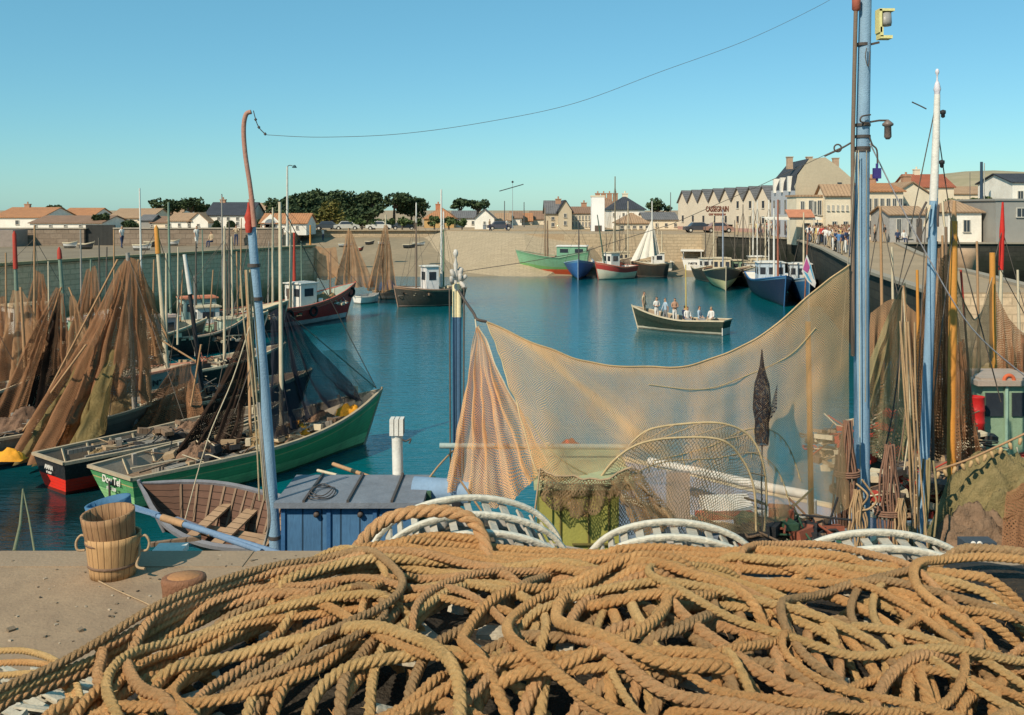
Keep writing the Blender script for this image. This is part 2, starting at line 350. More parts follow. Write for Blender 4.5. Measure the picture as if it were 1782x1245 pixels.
# ================================================================ BUILDINGS
W_white=dirt((.85,.80,.70),(.5,.45,.38),sc_=.6,grime=.5,fine=6); W_cream=dirt((.76,.65,.48),(.45,.37,.26),sc_=.5,fine=6); W_beige=dirt((.52,.43,.30),(.40,.33,.23),sc_=.4,fine=5)
W_ochre=dirt((.5,.31,.12),(.36,.22,.1),sc_=.5); W_grey=dirt((.3,.29,.26),(.2,.19,.17),sc_=.5)
def tiles(name,c1,c2,row=.35):
    t=NT(name); u=t.n('ShaderNodeUVMap').outputs[0]; s=t.n('ShaderNodeSeparateXYZ'); t.l(u,s.inputs[0]); g=coord(t)
    ln=t.math('FRACT',t.math('DIVIDE',s.outputs[0],row)); n=t.noise(g,.8,5,.7); n2=t.noise(g,8,3)
    c=t.mix(t.step(n,.35,.7),c1,c2); c=t.mix(t.math('MULTIPLY',t.step(n2,.4,.7),.5),c,tuple(q*.5 for q in c2)); c=t.mix(t.math('MULTIPLY',t.math('LESS_THAN',ln,.25),.4),c,tuple(q*.3 for q in c2))
    t.bsdf(c,.85,t.bump(ln,.05,.6),0,.2); return t.m
T_or=tiles('orange_tiles',(.52,.24,.11),(.38,.18,.09)); T_br=tiles('brown_tiles',(.33,.2,.13),(.24,.15,.1)); T_sl=tiles('slate',(.07,.075,.09),(.045,.05,.06)); T_tan=tiles('tan_tiles',(.46,.3,.18),(.36,.23,.14)); T_gs=tiles('grey_slate',(.2,.19,.19),(.13,.13,.13))
M_pane=dirt((.03,.035,.045),(.05,.06,.07),rough=.15,spec=.6,bump=0.); M_frame=dirt((.6,.56,.48)); M_shut=dirt((.2,.23,.26)); M_doorw=dirt((.12,.09,.07))
def house(name,label,x0,x1,ye,yr,d,depth,wall,roof,kind='side',wins=(),doors=(),chim=(),cat='house',group=None,rot=0,z0=4.8,over=.25,winc=None):
    """front wall between photo columns x0..x1 at distance d; ye/yr rows of eave and ridge; kind: side (ridge parallel to front), front (gable to viewer), hip, flat.
    wins/doors in fractions: (u, v, w, h) of width and eave height"""
    a=PX(x0,d,z0).x; b=PX(x1,d,z0).x; W=b-a; ze=H-(ye-HY)*d/F-z0; zr=H-(yr-HY)*d/F-z0; c=V(((a+b)/2,d,z0))
    t=thing(name,label,cat,c,group); M=Matrix.Translation(c)@Matrix.Rotation(rot,4,'Z'); hw=W/2
    m=MB(M); D=depth
    vs=[(-hw,0,-.5),(hw,0,-.5),(hw,D,-.5),(-hw,D,-.5),(-hw,0,ze),(hw,0,ze),(hw,D,ze),(-hw,D,ze)]
    fs=[(0,1,5,4),(1,2,6,5),(2,3,7,6),(3,0,4,7)]
    if kind=='flat': fs.append((4,5,6,7))
    if kind=='side': vs+=[(-hw,D/2,zr),(hw,D/2,zr)]; fs+=[(5,6,9),(7,4,8)]
    if kind=='front': vs+=[(0,0,zr),(0,D,zr)]; fs+=[(4,5,8),(6,7,9)]
    m.add(vs,fs); m.build('wall',wall,t)
    m=MB(M); o=over; th=.12; s=.02
    def slab(q):
        q=[V(x) for x in q]; n=(q[1]-q[0]).cross(q[-1]-q[0]).normalized()
        if n.z<0: n=-n
        k=len(q); e=(q[1]-q[0]).normalized(); g=n.cross(e); uv=[((x-q[0]).dot(e),(x-q[0]).dot(g)) for x in q]*2
        m.add([x+n*s for x in q]+[x+n*(s+th) for x in q],[tuple(range(k,2*k)),tuple(range(k))[::-1]]+[(i,(i+1)%k,k+(i+1)%k,k+i) for i in range(k)],uv)
    if kind=='side':
        e=(zr-ze)/(D/2)*o; slab([(-hw-o,-o,ze-e),(hw+o,-o,ze-e),(hw+o,D/2,zr),(-hw-o,D/2,zr)]); slab([(-hw-o,D+o,ze-e),(hw+o,D+o,ze-e),(hw+o,D/2,zr),(-hw-o,D/2,zr)])
    elif kind=='front':
        e=(zr-ze)/hw*o; slab([(-hw-o,-o,ze-e),(-hw-o,D+o,ze-e),(0,D+o,zr),(0,-o,zr)]); slab([(hw+o,-o,ze-e),(hw+o,D+o,ze-e),(0,D+o,zr),(0,-o,zr)])
    elif kind=='hip':
        i=min(hw,D/2)*.9; 
        if hw>D/2: r1,r2=(-hw+i,D/2,zr),(hw-i,D/2,zr)
        else: r1,r2=(-.05,D/2,zr),(.05,D/2,zr)
        A,B,C_,D_=(-hw-o,-o,ze),(hw+o,-o,ze),(hw+o,D+o,ze),(-hw-o,D+o,ze)
        slab([A,B,r2,r1]); slab([C_,D_,r1,r2]); slab([B,C_,r2]); slab([D_,A,r1])
    else: m.box((0,D/2,ze+.12),(W+.3,D+.3,.2))
    ro=m.build('roof',roof,t)
    for (u,zz) in chim:
        m=MB(M); m.box((lerp(-hw,hw,u),D/2,zz+zr),( .9,.7,1.6)); m.box((lerp(-hw,hw,u),D/2,zz+zr+.85),(1.05,.85,.14)); m.tube([(lerp(-hw,hw,u),D/2,zz+zr+.9),(lerp(-hw,hw,u),D/2,zz+zr+1.3)],.13,8); m.build('chimney',winc or dirt((.45,.25,.15)),ro)
    for (u,v,w,h) in wins:
        m=MB(M); x=lerp(-hw,hw,u); zc=v*ze; ww=w*W; hh=h*ze; m.box((x,-.02,zc),(ww,.08,hh)); wo_=m.build('window',M_pane,t)
        m=MB(M); f=max(.06,ww*.08)
        m.box((x-ww/2,-.05,zc),(f,.1,hh+f)); m.box((x+ww/2,-.05,zc),(f,.1,hh+f)); m.box((x,-.05,zc+hh/2),(ww-f,.1,f)); m.box((x,-.08,zc-hh/2),(ww+f*2.5,.18,f)); m.box((x,-.045,zc),(f*.6,.09,hh-f)); m.build('frame',M_frame,wo_)
    for (u,w,h,mt) in doors:
        m=MB(M); x=lerp(-hw,hw,u); m.box((x,-.04,h*ze/2),(w*W,.1,h*ze)); m.build('door',mt,t)
    return t
wr=lambda n,v=.5,w=.06,h=.3,a=.08,b=.92:[(lerp(a,b,i/(max(1,n-1))),v,w,h) for i in range(n)]
# --- left shore
house('house','white house with orange roof at the far left edge of the town',-12,72,379,362,168,14,W_white,T_or,'side',wr(3,.55,.07,.4),chim=((.3,-.2),))
house('shed','long low white shed under a brown roof beyond the low wall',52,176,389,377,158,12,W_white,T_br,'side',wr(5,.6,.04,.3),doors=((.9,.1,.7,M_doorw),),cat='shed')
house('house','small white house with orange roof behind the long low shed',104,162,376,363,190,10,W_white,T_or,'side',wr(2,.55,.07,.4))
house('house','wide cream house with tan roof left of the grey lean-to',188,262,380,364,176,12,W_cream,T_tan,'side',wr(4,.5,.06,.35))
house('lean_to','small grey slate-clad lean-to between two white houses',243,264,384,375,170,5,W_grey,T_gs,'side',cat='shed')
house('house','low house with brown roof beside the grey lean-to',262,292,388,378,170,8,W_cream,T_br,'side',wr(2,.5,.12,.4))
house('house','white gabled house rising behind the low cottages',268,316,372,359,200,9,W_white,T_tan,'side',wr(2,.5,.1,.3))
house('cottage','white cottage with grey-brown roof and three small windows',292,332,385,372,165,8,W_white,T_tan,'side',wr(3,.5,.1,.4))
house('cottage','white gable-ended cottage facing the harbour left of the two-storey house',328,362,386,371,165,9,W_white,T_tan,'front',[(.5,.5,.12,.35)])
house('town_house','two-storey white house with grey slate roof and two rows of windows',358,436,375,353,168,10,W_white,T_sl,'side',wr(5,.75,.06,.25)+wr(5,.35,.06,.28),doors=((.5,.08,.35,M_doorw),),chim=((.2,-.3),(.85,-.3)))
house('house','tan-roofed house peeping out above the boathouse',444,474,366,354,215,8,W_white,T_tan,'side',wr(2,.7,.1,.2))
house('house','far roof between the white cottage and the two-storey house',320,350,368,359,230,8,W_cream,T_or,'side')
t_=house('boathouse','white boathouse with orange-red tiled roof and grey arched doors by the jetty',453,533,389,373,142,7,W_white,T_or,'side',[(.62,.5,.05,.4),(.8,.5,.05,.4)],cat='boathouse')
m=MB(); c=PX(470,141.8,4.8); m.box((c.x,c.y,5.35),(1.6,.14,1.1)); m.tube([(c.x,c.y-.07,5.85),(c.x,c.y+.07,5.85)],.8,20); m.build('door',M_shut,t_)
m=MB(); a0=PX(453,141.9,4.8).x; a1=PX(489,141.9,4.8).x; ze=H-(389-HY)*142/F; zr=H-(374-HY)*142/F
m.add([(a0,141.85,ze),(a1,141.85,ze),((a0+a1)/2,141.85,zr+.1),(a0,141.95,ze),(a1,141.95,ze),((a0+a1)/2,141.95,zr+.1)],[(0,1,2),(3,5,4),(0,2,5,3),(2,1,4,5)]); m.build('gable',W_white,t_)
house('house','ochre house with orange hipped roof among the round trees',738,790,382,362,172,10,W_ochre,T_or,'hip',[(.25,.5,.12,.45),(.6,.5,.12,.45)],chim=((.4,-.2),),winc=dirt((.5,.2,.1)))
house('house','white house half hidden right of the ochre house',786,826,380,368,178,8,W_white,T_gs,'side',wr(2,.5,.1,.4))
house('cottage','small white gable-fronted house with grey roof near the middle of the far quay',826,860,380,365,160,8,W_white,T_gs,'front',[(.5,.55,.1,.3)],doors=((.5,.15,.5,M_shut),))
for i,(x0,x1,ye,yr,w_,r_,lb) in enumerate([(862,888,384,372,W_cream,T_tan,'cream'),(888,908,380,369,W_white,T_br,'white'),(906,926,385,372,W_beige,T_or,'beige'),(924,950,382,368,W_cream,T_br,'pale')]):
    house('town_house',lb+' far house in the row left of the grey-roofed stone house',x0,x1,ye,yr,196+i*4,8,w_,r_,'side',wr(2,.6,.14,.3))
house('stone_house','tall stone house with steep dark roof beside the long many-windowed building',950,974,372,350,158,9,W_beige,T_gs,'side',[(.5,.7,.22,.2),(.5,.3,.22,.25)])
house('stone_house','gable front of the stone house with pointed slate roof',972,995,367,349,156,11,W_beige,T_sl,'front',[(.5,.75,.2,.2),(.5,.35,.2,.22)],chim=((.1,-.6),))
house('long_building','long building with close rows of tall windows left of the white tower',994,1034,372,361,163,10,W_cream,T_br,'side',wr(7,.72,.06,.28)+wr(7,.3,.06,.3),cat='building',chim=((.65,-.1),))
house('long_building','pale building with many chimneys behind the white tower',1040,1082,366,345,185,10,W_beige,T_br,'hip',wr(4,.7,.06,.2),cat='building',chim=((.1,.1),(.35,.1),(.6,.1),(.85,.1)))
house('villa','white villa with dark hipped slate roof and tall chimney right of the white tower',1064,1122,366,342,166,11,W_white,T_sl,'hip',wr(4,.75,.06,.2),chim=((.52,-.3),),winc=W_cream)
house('cafe','low quayside building with tan roof below the slate-roofed villa',1078,1130,390,372,152,8,W_cream,T_tan,'hip',wr(5,.5,.1,.45),cat='cafe')
house('shed','low cream building joining the cafe to the factory',1122,1180,383,371,160,9,W_cream,T_gs,'side',wr(4,.45,.08,.4),cat='shed')
# white tower
c=PX(1040,146,4.8); t=thing('white_tower','plain white square tower standing on the far quay','tower',c); m=MB(); wz=22*146/F; hz=(365-343)*146/F+3.2
m.box((c.x,c.y,4.8+hz/2),(wz,wz,hz)); m.build('shaft',dirt((.86,.84,.8),(.7,.68,.62),sc_=.4),t); m=MB(); m.box((c.x,c.y,4.8+hz+.1),(wz+.15,wz+.15,.2)); m.build('cap',W_cream,t)
m=MB(); m.box((c.x,c.y-wz/2-.02,5.2),(1.0,.1,.9)); m.build('door',M_doorw,t)
# cannery: eight saw-tooth gables, wall runs slightly towards us on the right
A=PX(1180,160,4.8); B=PX(1340,135,4.8); dv=(B-A); Lc=dv.length; ang=math.atan2(dv.y,dv.x); Mc=Matrix.Translation(A)@Matrix.Rotation(ang,4,'Z')
t=thing('cannery','long cream cannery with a saw-tooth row of eight gables and a painted name','cannery',A); n=8; gw=Lc/n; ze=4.15; zr=6.1
M_can=dirt((.62,.53,.41),(.48,.41,.32),sc_=.35,fine=4)
m=MB(Mc); vs=[(0,0,-.4)];
for i in range(n): vs+=[(i*gw,0,ze+.25*i*.15),(i*gw+gw/2,0,zr+.04*i)]
vs+=[(Lc,0,ze+.3),(Lc,0,-.4)]; m.add(vs,[tuple(range(len(vs)))]); m.add([(0,0,-.4),(0,0,ze),(0,16,ze),(0,16,-.4)],[(0,1,2,3)]); m.add([(Lc,0,-.4),(Lc,0,ze),(Lc,16,ze),(Lc,16,-.4)],[(0,3,2,1)]); m.build('wall',M_can,t)
m=MB(Mc)
for i in range(n):
    a=i*gw; z1=ze+.0375*i; z2=ze+.0375*(i+1); zt=zr+.04*i
    for (x0,zz0,x1,zz1) in ((a,z1,a+gw/2,zt),(a+gw/2,zt,a+gw,z2)):
        m.add([(x0,-.3,zz0+.05),(x1,-.3,zz1+.05),(x1,16,zz1+.05),(x0,16,zz0+.05),(x0,-.3,zz0+.2),(x1,-.3,zz1+.2),(x1,16,zz1+.2),(x0,16,zz0+.2)],[(0,1,5,4),(4,5,6,7),(3,2,1,0),(1,2,6,5),(0,4,7,3)],[(0,0),(2,0),(2,16),(0,16)]*2)
m.build('roof',T_gs,t)
for i in range(n):
    for k,zc in ((0,1.75),)+(((1,3.9),) if i>=5 else ()):
        m=MB(Mc); x=gw*(i+.5); m.box((x,-.02,zc),(.5,.1,1.0)); wo_=m.build('window',M_pane,t); m=MB(Mc); m.box((x,-.06,zc-.55),(.7,.14,.1)); m.box((x,-.06,zc+.54),(.62,.12,.08)); m.build('frame',M_frame,wo_)
for x in (gw*2.8,gw*4.7): m=MB(Mc); m.box((x,-.5,.95),(2.6,1.0,.08)); m.box((x,-.03,.5),(2.3,.08,1.0)); m.build('awning',dirt((.06,.05,.05)),t)
m=MB(Mc); m.box((Lc*.5,-.05,.25),(Lc,.06,.5)); m.build('plinth',dirt((.45,.27,.22)),t)
text_mesh('CASSEGRAIN',1.15,Mc@Matrix.Translation((gw*3.75,-.05,3.25))@Matrix.Rotation(PI/2,4,'X'),dirt((.16,.05,.03)),t,'name_lettering',.03,.02)
text_mesh('CONSERVES DE POISSONS',.42,Mc@Matrix.Translation((gw*3.75,-.05,2.45))@Matrix.Rotation(PI/2,4,'X'),dirt((.25,.1,.07)),t,'line_lettering',.03,.01)
# big mansard house: front looks left, beige gable end looks at us
def wall_pts(m,pts): m.add([tuple(p) for p in pts],[tuple(range(len(pts)))])
dB=106; c=PX(1412,dB,4.8); t=thing('hotel','tall house with slate mansard, dormers and a big blank beige gable end','hotel',c)
q=lambda px,py,d=dB: P(px,py,d)
m=MB(); fr=[q(1342,412,122),q(1342,332,122),q(1384,332,dB),q(1384,414,dB)]; wall_pts(m,fr); m.build('front_wall',dirt((.5,.5,.52),(.4,.39,.4),sc_=.4),t)
m=MB(); ge=[(1384,420),(1384,325),(1388,305),(1408,277),(1436,274),(1460,291),(1484,312),(1484,420)]; f0=[q(*g) for g in ge]; wall_pts(m,f0[::-1]); bk=[p+V((2,14,0)) for p in f0]
for i in range(len(f0)-1): m.add([f0[i],f0[i+1],bk[i+1],bk[i]],[(0,1,2,3)])
m.build('gable_wall',W_beige,t)
m=MB(); a1,a2=q(1342,332,122),q(1384,332,dB-.02); b1,b2=q(1350,310,122.5),q(1387,303,dB); c1_,c2_=q(1372,284,125),q(1408,276,dB-.02)
m.add([a1,a2,b2,b1],[(0,1,2,3)],[(0,0),(16,0),(16,2),(0,2)]); m.add([b1,b2,c2_,c1_],[(0,1,2,3)],[(0,0),(16,0),(16,3),(0,3)]); m.add([c1_,c2_,bk[4],q(1400,284,140)],[(0,1,2,3)],[(0,0),(16,0),(16,3),(0,3)]); m.build('mansard_roof',T_sl,t)
nrm=V((-(a2-a1).y,(a2-a1).x,0)).normalized(); nrm=-nrm if nrm.y>0 else nrm
al=(a2-a1).normalized(); al.z=0; al.normalize(); ra=math.atan2(al.y,al.x)
def onfront(u,z): p=a1.lerp(a2,u); p.z=z; return p
for u in (.2,.5,.8):
    p=onfront(u,0); m=MB(); m.box((p.x+nrm.x*.1,p.y+nrm.y*.1,10.85),(.85,.7,1.7),ra); dm=m.build('dormer',W_white,t); m=MB(); m.box((p.x+nrm.x*.46,p.y+nrm.y*.46,10.85),(.5,.06,1.3),ra); m.build('pane',M_pane,dm)
for zc in (8.3,5.9):
    for u in (.14,.38,.62,.86):
        p=onfront(u,zc)+nrm*.03; m=MB(); m.box(p,(1.1,.1,1.6),ra); wi=m.build('window',M_pane,t); m=MB(); m.box(p+nrm*.06+V((0,0,-.85)),(1.5,.16,.12),ra); m.box(p+nrm*.03,(.07,.1,1.6),ra); m.build('frame',M_frame,wi)
m=MB(); m.box(onfront(.5,7.25)+nrm*.4,(15,.8,.14),ra); m.box(onfront(.5,7.6)+nrm*.78,(15,.05,.5),ra); m.build('balcony',M_frame,t)
for px in (1374,1408,1454): 
    p=q(px,280 if px<1450 else 282,dB+4); m=MB(); m.box((p.x,p.y,p.z-.3),(.6,.6,1.3)); m.box((p.x,p.y,p.z+.4),(.72,.72,.1)); m.build('chimney',dirt((.48,.33,.22)),t)
for (px,py,w_,h_) in ((1431,328,.45,.9),(1461,325,.45,.9)): 
    p=q(px,py,dB-.05); m=MB(); m.box(p,(w_,.1,h_)); m.build('window',M_pane,t)
# lower annex in front of the gable with verandah, and a smaller wall to its right
house('shop','low two-storey shop with dark glazed bays built against the beige gable',1386,1436,343,340,102,3.5,W_cream,T_tan,'flat',[(.2,.75,.12,.3),(.5,.75,.16,.34),(.62,.75,.12,.3),(.8,.75,.14,.34),(.35,.25,.25,.3),(.75,.25,.25,.32)],cat='shop')
house('shop','cream shop wall with a row of small upper windows beside the beige gable',1437,1486,340,322,101,3,W_cream,T_tan,'side',wr(6,.72,.05,.12)+[(.3,.25,.16,.35),(.7,.25,.16,.35)],cat='shop')
p=PX(1375,100,7.2); m=MB(); m.box(p,(5.5,2.2,.1),R(-8)); m.box(p+V((0,-1.1,-.12)),(5.5,.05,.22),R(-8)); 
t=thing('awning','long white awning over the crowd in front of the slate-roofed house','awning',(p.x,p.y,4.8)); m.build('canopy',dirt((.8,.75,.66)),t)
m=MB(); 
for s in (-2.5,2.5): m=MB(); m.tube([(p.x+s,p.y-.9,4.8),(p.x+s,p.y-.9,7.15)],.04,6); m.build('post',M_frame,t)
p=PX(1392,98,7.6); t=thing('awning','small faded orange awning right of the long white one','awning',(p.x,p.y,4.8)); m=MB(); m.box(p,(2.6,1.6,.08),0,M=Matrix.Rotation(R(28),4,'X')); m.build('canopy',dirt((.55,.22,.12)),t); 
for s in (-1.2,1.2): m=MB(); m.tube([(p.x+s,p.y-.6,4.8),(p.x+s,p.y-.6,7.3)],.035,6); m.build('post',M_frame,t)
house('town_house','grey-roofed wing between the cannery and the tall slate-roofed house',1330,1344,350,336,140,12,W_white,T_gs,'side')
# right of the big mast
house('town_house','white two-storey house with orange roof and a band of dark windows',1508,1572,334,319,104,9,W_cream,T_or,'side',wr(6,.72,.1,.28)+wr(4,.25,.12,.3),chim=((.55,-.2),))
house('town_house','cream house with low pitched gable right of the banded windows',1556,1618,338,318,106,9,W_cream,T_tan,'front',[(.3,.72,.08,.15)],chim=((.8,0),))
house('house','red-roofed house on the slope above the kiosk',1592,1660,326,303,150,9,W_cream,tiles('red_tiles',(.42,.13,.07),(.3,.1,.06)),'side',chim=((.35,0),),winc=W_cream)
house('kiosk','low quayside kiosk with a tan lean-to roof and dark doorway',1548,1612,374,361,96,5,dirt((.4,.38,.35)),T_tan,'side',[(.25,.5,.12,.7),(.55,.5,.1,.7)],doors=((.8,.14,.85,M_doorw),),cat='kiosk')
house('cottage','small white cottage with tan hipped roof beside the dark net boat',1650,1708,371,349,97,6,W_white,T_tan,'hip',[(.55,.55,.2,.42)])
house('shed','small white lean-to right of the hip-roofed cottage',1706,1738,376,364,100,4,W_white,T_gs,'side',[(.5,.5,.4,.4)],cat='shed')
house('warehouse','plain grey flat-roofed building at the right edge with one dark opening',1733,1800,350,346,95,9,W_grey,W_grey,'flat',[(.66,.72,.25,.22)],cat='warehouse')
house('house','dark-roofed white house above the grey warehouse',1762,1830,318,302,108,8,W_white,T_sl,'side',[(.2,.75,.14,.2)])
for x0,x1,d_,lb in ((1640,1690,160,'pale bungalow on the dry hill left of the tall pole'),(1686,1740,165,'long cream bungalow on the dry hill right of the tall pole'),(1620,1650,156,'little tiled house on the left shoulder of the dry hill')):
    house('bungalow',lb,x0,x1,338,325,d_,8,W_cream,T_tan,'side',wr(3,.8,.08,.1))
# ================================================================ TREES
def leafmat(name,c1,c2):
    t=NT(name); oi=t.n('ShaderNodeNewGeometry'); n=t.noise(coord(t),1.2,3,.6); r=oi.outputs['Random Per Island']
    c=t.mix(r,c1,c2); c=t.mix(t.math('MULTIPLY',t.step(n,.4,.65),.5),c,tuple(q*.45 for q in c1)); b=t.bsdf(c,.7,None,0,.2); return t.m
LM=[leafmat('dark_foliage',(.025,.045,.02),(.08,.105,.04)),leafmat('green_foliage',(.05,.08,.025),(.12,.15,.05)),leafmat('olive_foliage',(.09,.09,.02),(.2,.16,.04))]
M_bark=dirt((.1,.075,.055),(.06,.045,.035))
def tree(label,px,yt,yb,wpx,d,flat=.55,n=900,leaf=.32,mat=0,name='tree',group=None,trunk=True,z0=4.8,lean=0):
    rs=random.Random(int(px*7+d)); c=PX(px,d,z0); Wd=wpx*d/F/2; zt=H-(yt-HY)*d/F; zb=H-(yb-HY)*d/F
    t=thing(name,label,'bush' if name=='bush' else 'tree',c,group); cz=(zt+zb)/2; rz=(zt-zb)/2; tk=MB(); lm=MB(); cl=[]
    for i in range(12 if n>500 else 7):
        a=rs.uniform(0,2*PI); rr=rs.uniform(.2,.8)**.7; cl.append((V((c.x+lean+math.cos(a)*rr*Wd,c.y+math.sin(a)*rr*Wd*.7,cz+rs.uniform(-.6,.6)*rz)),rs.uniform(.34,.56)))
    if trunk:
        tk.tube([(c.x,c.y,z0-.2),(c.x+lean*.3,c.y,lerp(z0,zb,.7)),(c.x+lean*.7,c.y,cz)],[.3*Wd/4+.1,.22*Wd/4+.07,.06],7)
        for p,_ in cl[:7]: tk.tube([(c.x+lean*.4,c.y,lerp(z0,cz,.65)),((c.x+p.x)/2+lean*.3,(c.y+p.y)/2,lerp(z0,p.z,.8)),p],[.14*Wd/4+.05,.1*Wd/4+.04,.03],5)
        tk.build('trunk',M_bark,t)
    vs=[];fs=[];
    for i in range(n):
        p,s=cl[i%len(cl)]; u=V((rs.gauss(0,1),rs.gauss(0,1),rs.gauss(0,1))).normalized()*rs.uniform(.55,1.05)
        q=p+V((u.x*s*Wd,u.y*s*Wd*.8,u.z*max(s*rz*1.1,s*Wd*flat)))
        e=V((rs.gauss(0,1),rs.gauss(0,1),rs.gauss(0,1))).normalized(); g=e.orthogonal().normalized(); z_=leaf*rs.uniform(.6,1.4); b=len(vs)
        vs+=[q-e*z_,q-g*z_*.6,q+e*z_,q+g*z_*.6]; fs.append((b,b+1,b+2,b+3))
    lm.add(vs,fs); lm.build('crown',LM[mat],t); return t
tg='dark pines and oaks behind the inner basin'
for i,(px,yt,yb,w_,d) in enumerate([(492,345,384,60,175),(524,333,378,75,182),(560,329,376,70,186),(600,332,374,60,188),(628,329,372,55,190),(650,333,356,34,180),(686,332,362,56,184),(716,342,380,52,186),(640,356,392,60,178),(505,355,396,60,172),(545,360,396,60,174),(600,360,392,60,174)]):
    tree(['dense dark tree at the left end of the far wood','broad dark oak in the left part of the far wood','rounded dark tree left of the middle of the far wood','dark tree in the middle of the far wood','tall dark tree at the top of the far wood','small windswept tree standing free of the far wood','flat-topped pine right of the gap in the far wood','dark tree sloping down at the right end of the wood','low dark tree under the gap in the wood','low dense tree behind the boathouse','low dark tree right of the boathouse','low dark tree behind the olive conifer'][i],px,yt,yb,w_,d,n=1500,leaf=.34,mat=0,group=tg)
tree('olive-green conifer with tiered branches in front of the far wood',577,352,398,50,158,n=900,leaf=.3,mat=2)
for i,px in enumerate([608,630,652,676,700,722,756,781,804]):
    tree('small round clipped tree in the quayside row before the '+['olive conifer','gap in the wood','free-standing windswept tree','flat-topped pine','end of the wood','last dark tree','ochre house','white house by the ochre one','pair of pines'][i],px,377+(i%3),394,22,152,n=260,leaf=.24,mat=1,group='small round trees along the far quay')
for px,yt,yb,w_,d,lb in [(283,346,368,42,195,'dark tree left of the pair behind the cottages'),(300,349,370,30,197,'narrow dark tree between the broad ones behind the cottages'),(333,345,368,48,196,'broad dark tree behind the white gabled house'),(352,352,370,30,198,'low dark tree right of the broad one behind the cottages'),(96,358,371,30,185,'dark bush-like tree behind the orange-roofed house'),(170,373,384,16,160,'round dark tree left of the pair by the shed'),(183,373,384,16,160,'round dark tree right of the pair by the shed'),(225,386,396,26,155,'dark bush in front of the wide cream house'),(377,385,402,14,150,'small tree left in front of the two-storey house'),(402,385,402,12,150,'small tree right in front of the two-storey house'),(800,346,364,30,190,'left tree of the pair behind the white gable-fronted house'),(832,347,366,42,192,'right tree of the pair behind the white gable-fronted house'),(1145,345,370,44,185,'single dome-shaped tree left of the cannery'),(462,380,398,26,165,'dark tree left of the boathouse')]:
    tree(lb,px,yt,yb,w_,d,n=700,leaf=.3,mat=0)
for px,yt,yb,w_,d,lb in [(1662,344,366,40,110,'dark bush left of the hip-roofed cottage'),(1720,342,372,44,112,'dark bush right of the hip-roofed cottage'),(1700,345,362,30,118,'bush on the slope behind the cottage roof'),(1742,340,358,34,120,'bush above the grey warehouse'),(1757,345,356,24,122,'small bush on the slope by the dark-roofed house')]:
    tree(lb,px,yt,yb,w_,d,n=500,leaf=.22,mat=1,name='bush')
# poles and lamps of the town
def pole(label,px,yt,d,r=.1,c=(.12,.12,.12),z0=4.8,name='pole',top=None,lean=0,cat='pole'):
    a=PX(px,d,z0); zt=H-(yt-HY)*d/F; m=MB(); m.tube([a,(a.x+lean,d,zt)],[r,r*.7],8); return one(m,name,dirt(c),label,cat,loc=a)
pole('thick dark pole on the hill behind the hip-roofed cottage',1708,282,110,.22,(.03,.06,.1)); pole('thin pale pole beside the thick dark one',1713,284,108,.07,(.4,.38,.33)); pole('short thin pole left of the hill bungalows',1688,300,140,.06); pole('thin pole right of the hill bungalows',1755,312,140,.06)
pole('tall dark pole in the town behind the left jetty',386,338,130,.1); pole('thin pole rising behind the row of far houses',878,350,180,.1); pole('thin pole left of the stone house',912,352,180,.1); pole('thin pole between the tree and the cannery',1167,335,165,.08)
t=thing('street_lamp','tall pale street lamp with a curved arm on the left jetty','street lamp',PX(500,86,4.8)); a=PX(500,86,4.8); m=MB(); zt=H-(290-HY)*86/F; m.tube([a,(a.x,86,zt)],[.13,.07],8); m.build('post',dirt((.62,.6,.52)),t)
m=MB(); m.tube(spline([(a.x,86,zt),(a.x+.2,86,zt+.1),(a.x+.45,86,zt+.05)],4),.04,6); m.build('arm',dirt((.1,.12,.12)),t); m=MB(); m.lathe([(.02,.15),(.1,.12),(.22,-.08),(.2,-.1),(0,-.1)],(a.x+.62,86,zt-.02),12); m.build('lamp_shade',dirt((.04,.09,.1)),t)

t=thing('wind_vane','thin pole with a slanting crossbar high above the far row of houses','vane',PX(892,140,4.8)); m=MB(); a=P(892,398,140); m.tube([a,P(892,316,140)],[.06,.03],6); m.build('pole',dirt((.3,.36,.36)),t); m=MB(); m.tube([P(869,333,140),P(911,321,140)],.07,6); m.build('crossbar',dirt((.04,.04,.04)),t); m=MB(); m.lathe([(0,-.2),(.2,0),(0,.2)],P(892,317,140),8); m.build('knob',dirt((.04,.04,.04)),t)
# ================================================================ BOATS
WOODD=planks((.3,.2,.13),(.17,.11,.07),.14,0); WOODG=planks((.3,.27,.23),(.19,.17,.14),.14,0); M_cream=dirt((.62,.52,.36),(.4,.32,.2)); M_white=dirt((.74,.71,.64),(.5,.46,.4),sc_=4); M_iron=dirt((.07,.065,.06),(.14,.07,.04),rough=.6)
M_tyre=dirt((.02,.02,.02),rough=.9); M_line=dirt((.12,.1,.08)); CAPB=dirt((.45,.36,.24),(.25,.19,.13)); HEAPB=dirt((.26,.15,.09),(.13,.075,.05),sc_=5,bump=.06,fine=45,grime=.9); HEAPO=dirt((.33,.22,.1),(.17,.11,.05),sc_=5,bump=.06,fine=45,grime=.9); M_rope=dirt((.42,.29,.17),(.28,.19,.1),sc_=9,fine=60); M_orange=dirt((.75,.33,.02),(.5,.2,.02)); M_deck=WOODG
M_blue=dirt((.05,.17,.38),(.03,.1,.22)); M_lb=dirt((.22,.36,.47),(.12,.22,.32),sc_=5,streak=True); M_red=dirt((.5,.03,.02),(.28,.03,.02)); M_mint=dirt((.27,.38,.25),(.15,.22,.14)); M_black=dirt((.02,.02,.022),(.05,.05,.05)); M_olive=dirt((.30,.30,.08),(.19,.19,.06),sc_=2.5,streak=True); M_dgreen=dirt((.05,.11,.06),(.04,.07,.04))
O_T=dirt((.45,.26,.13),(.28,.17,.09))
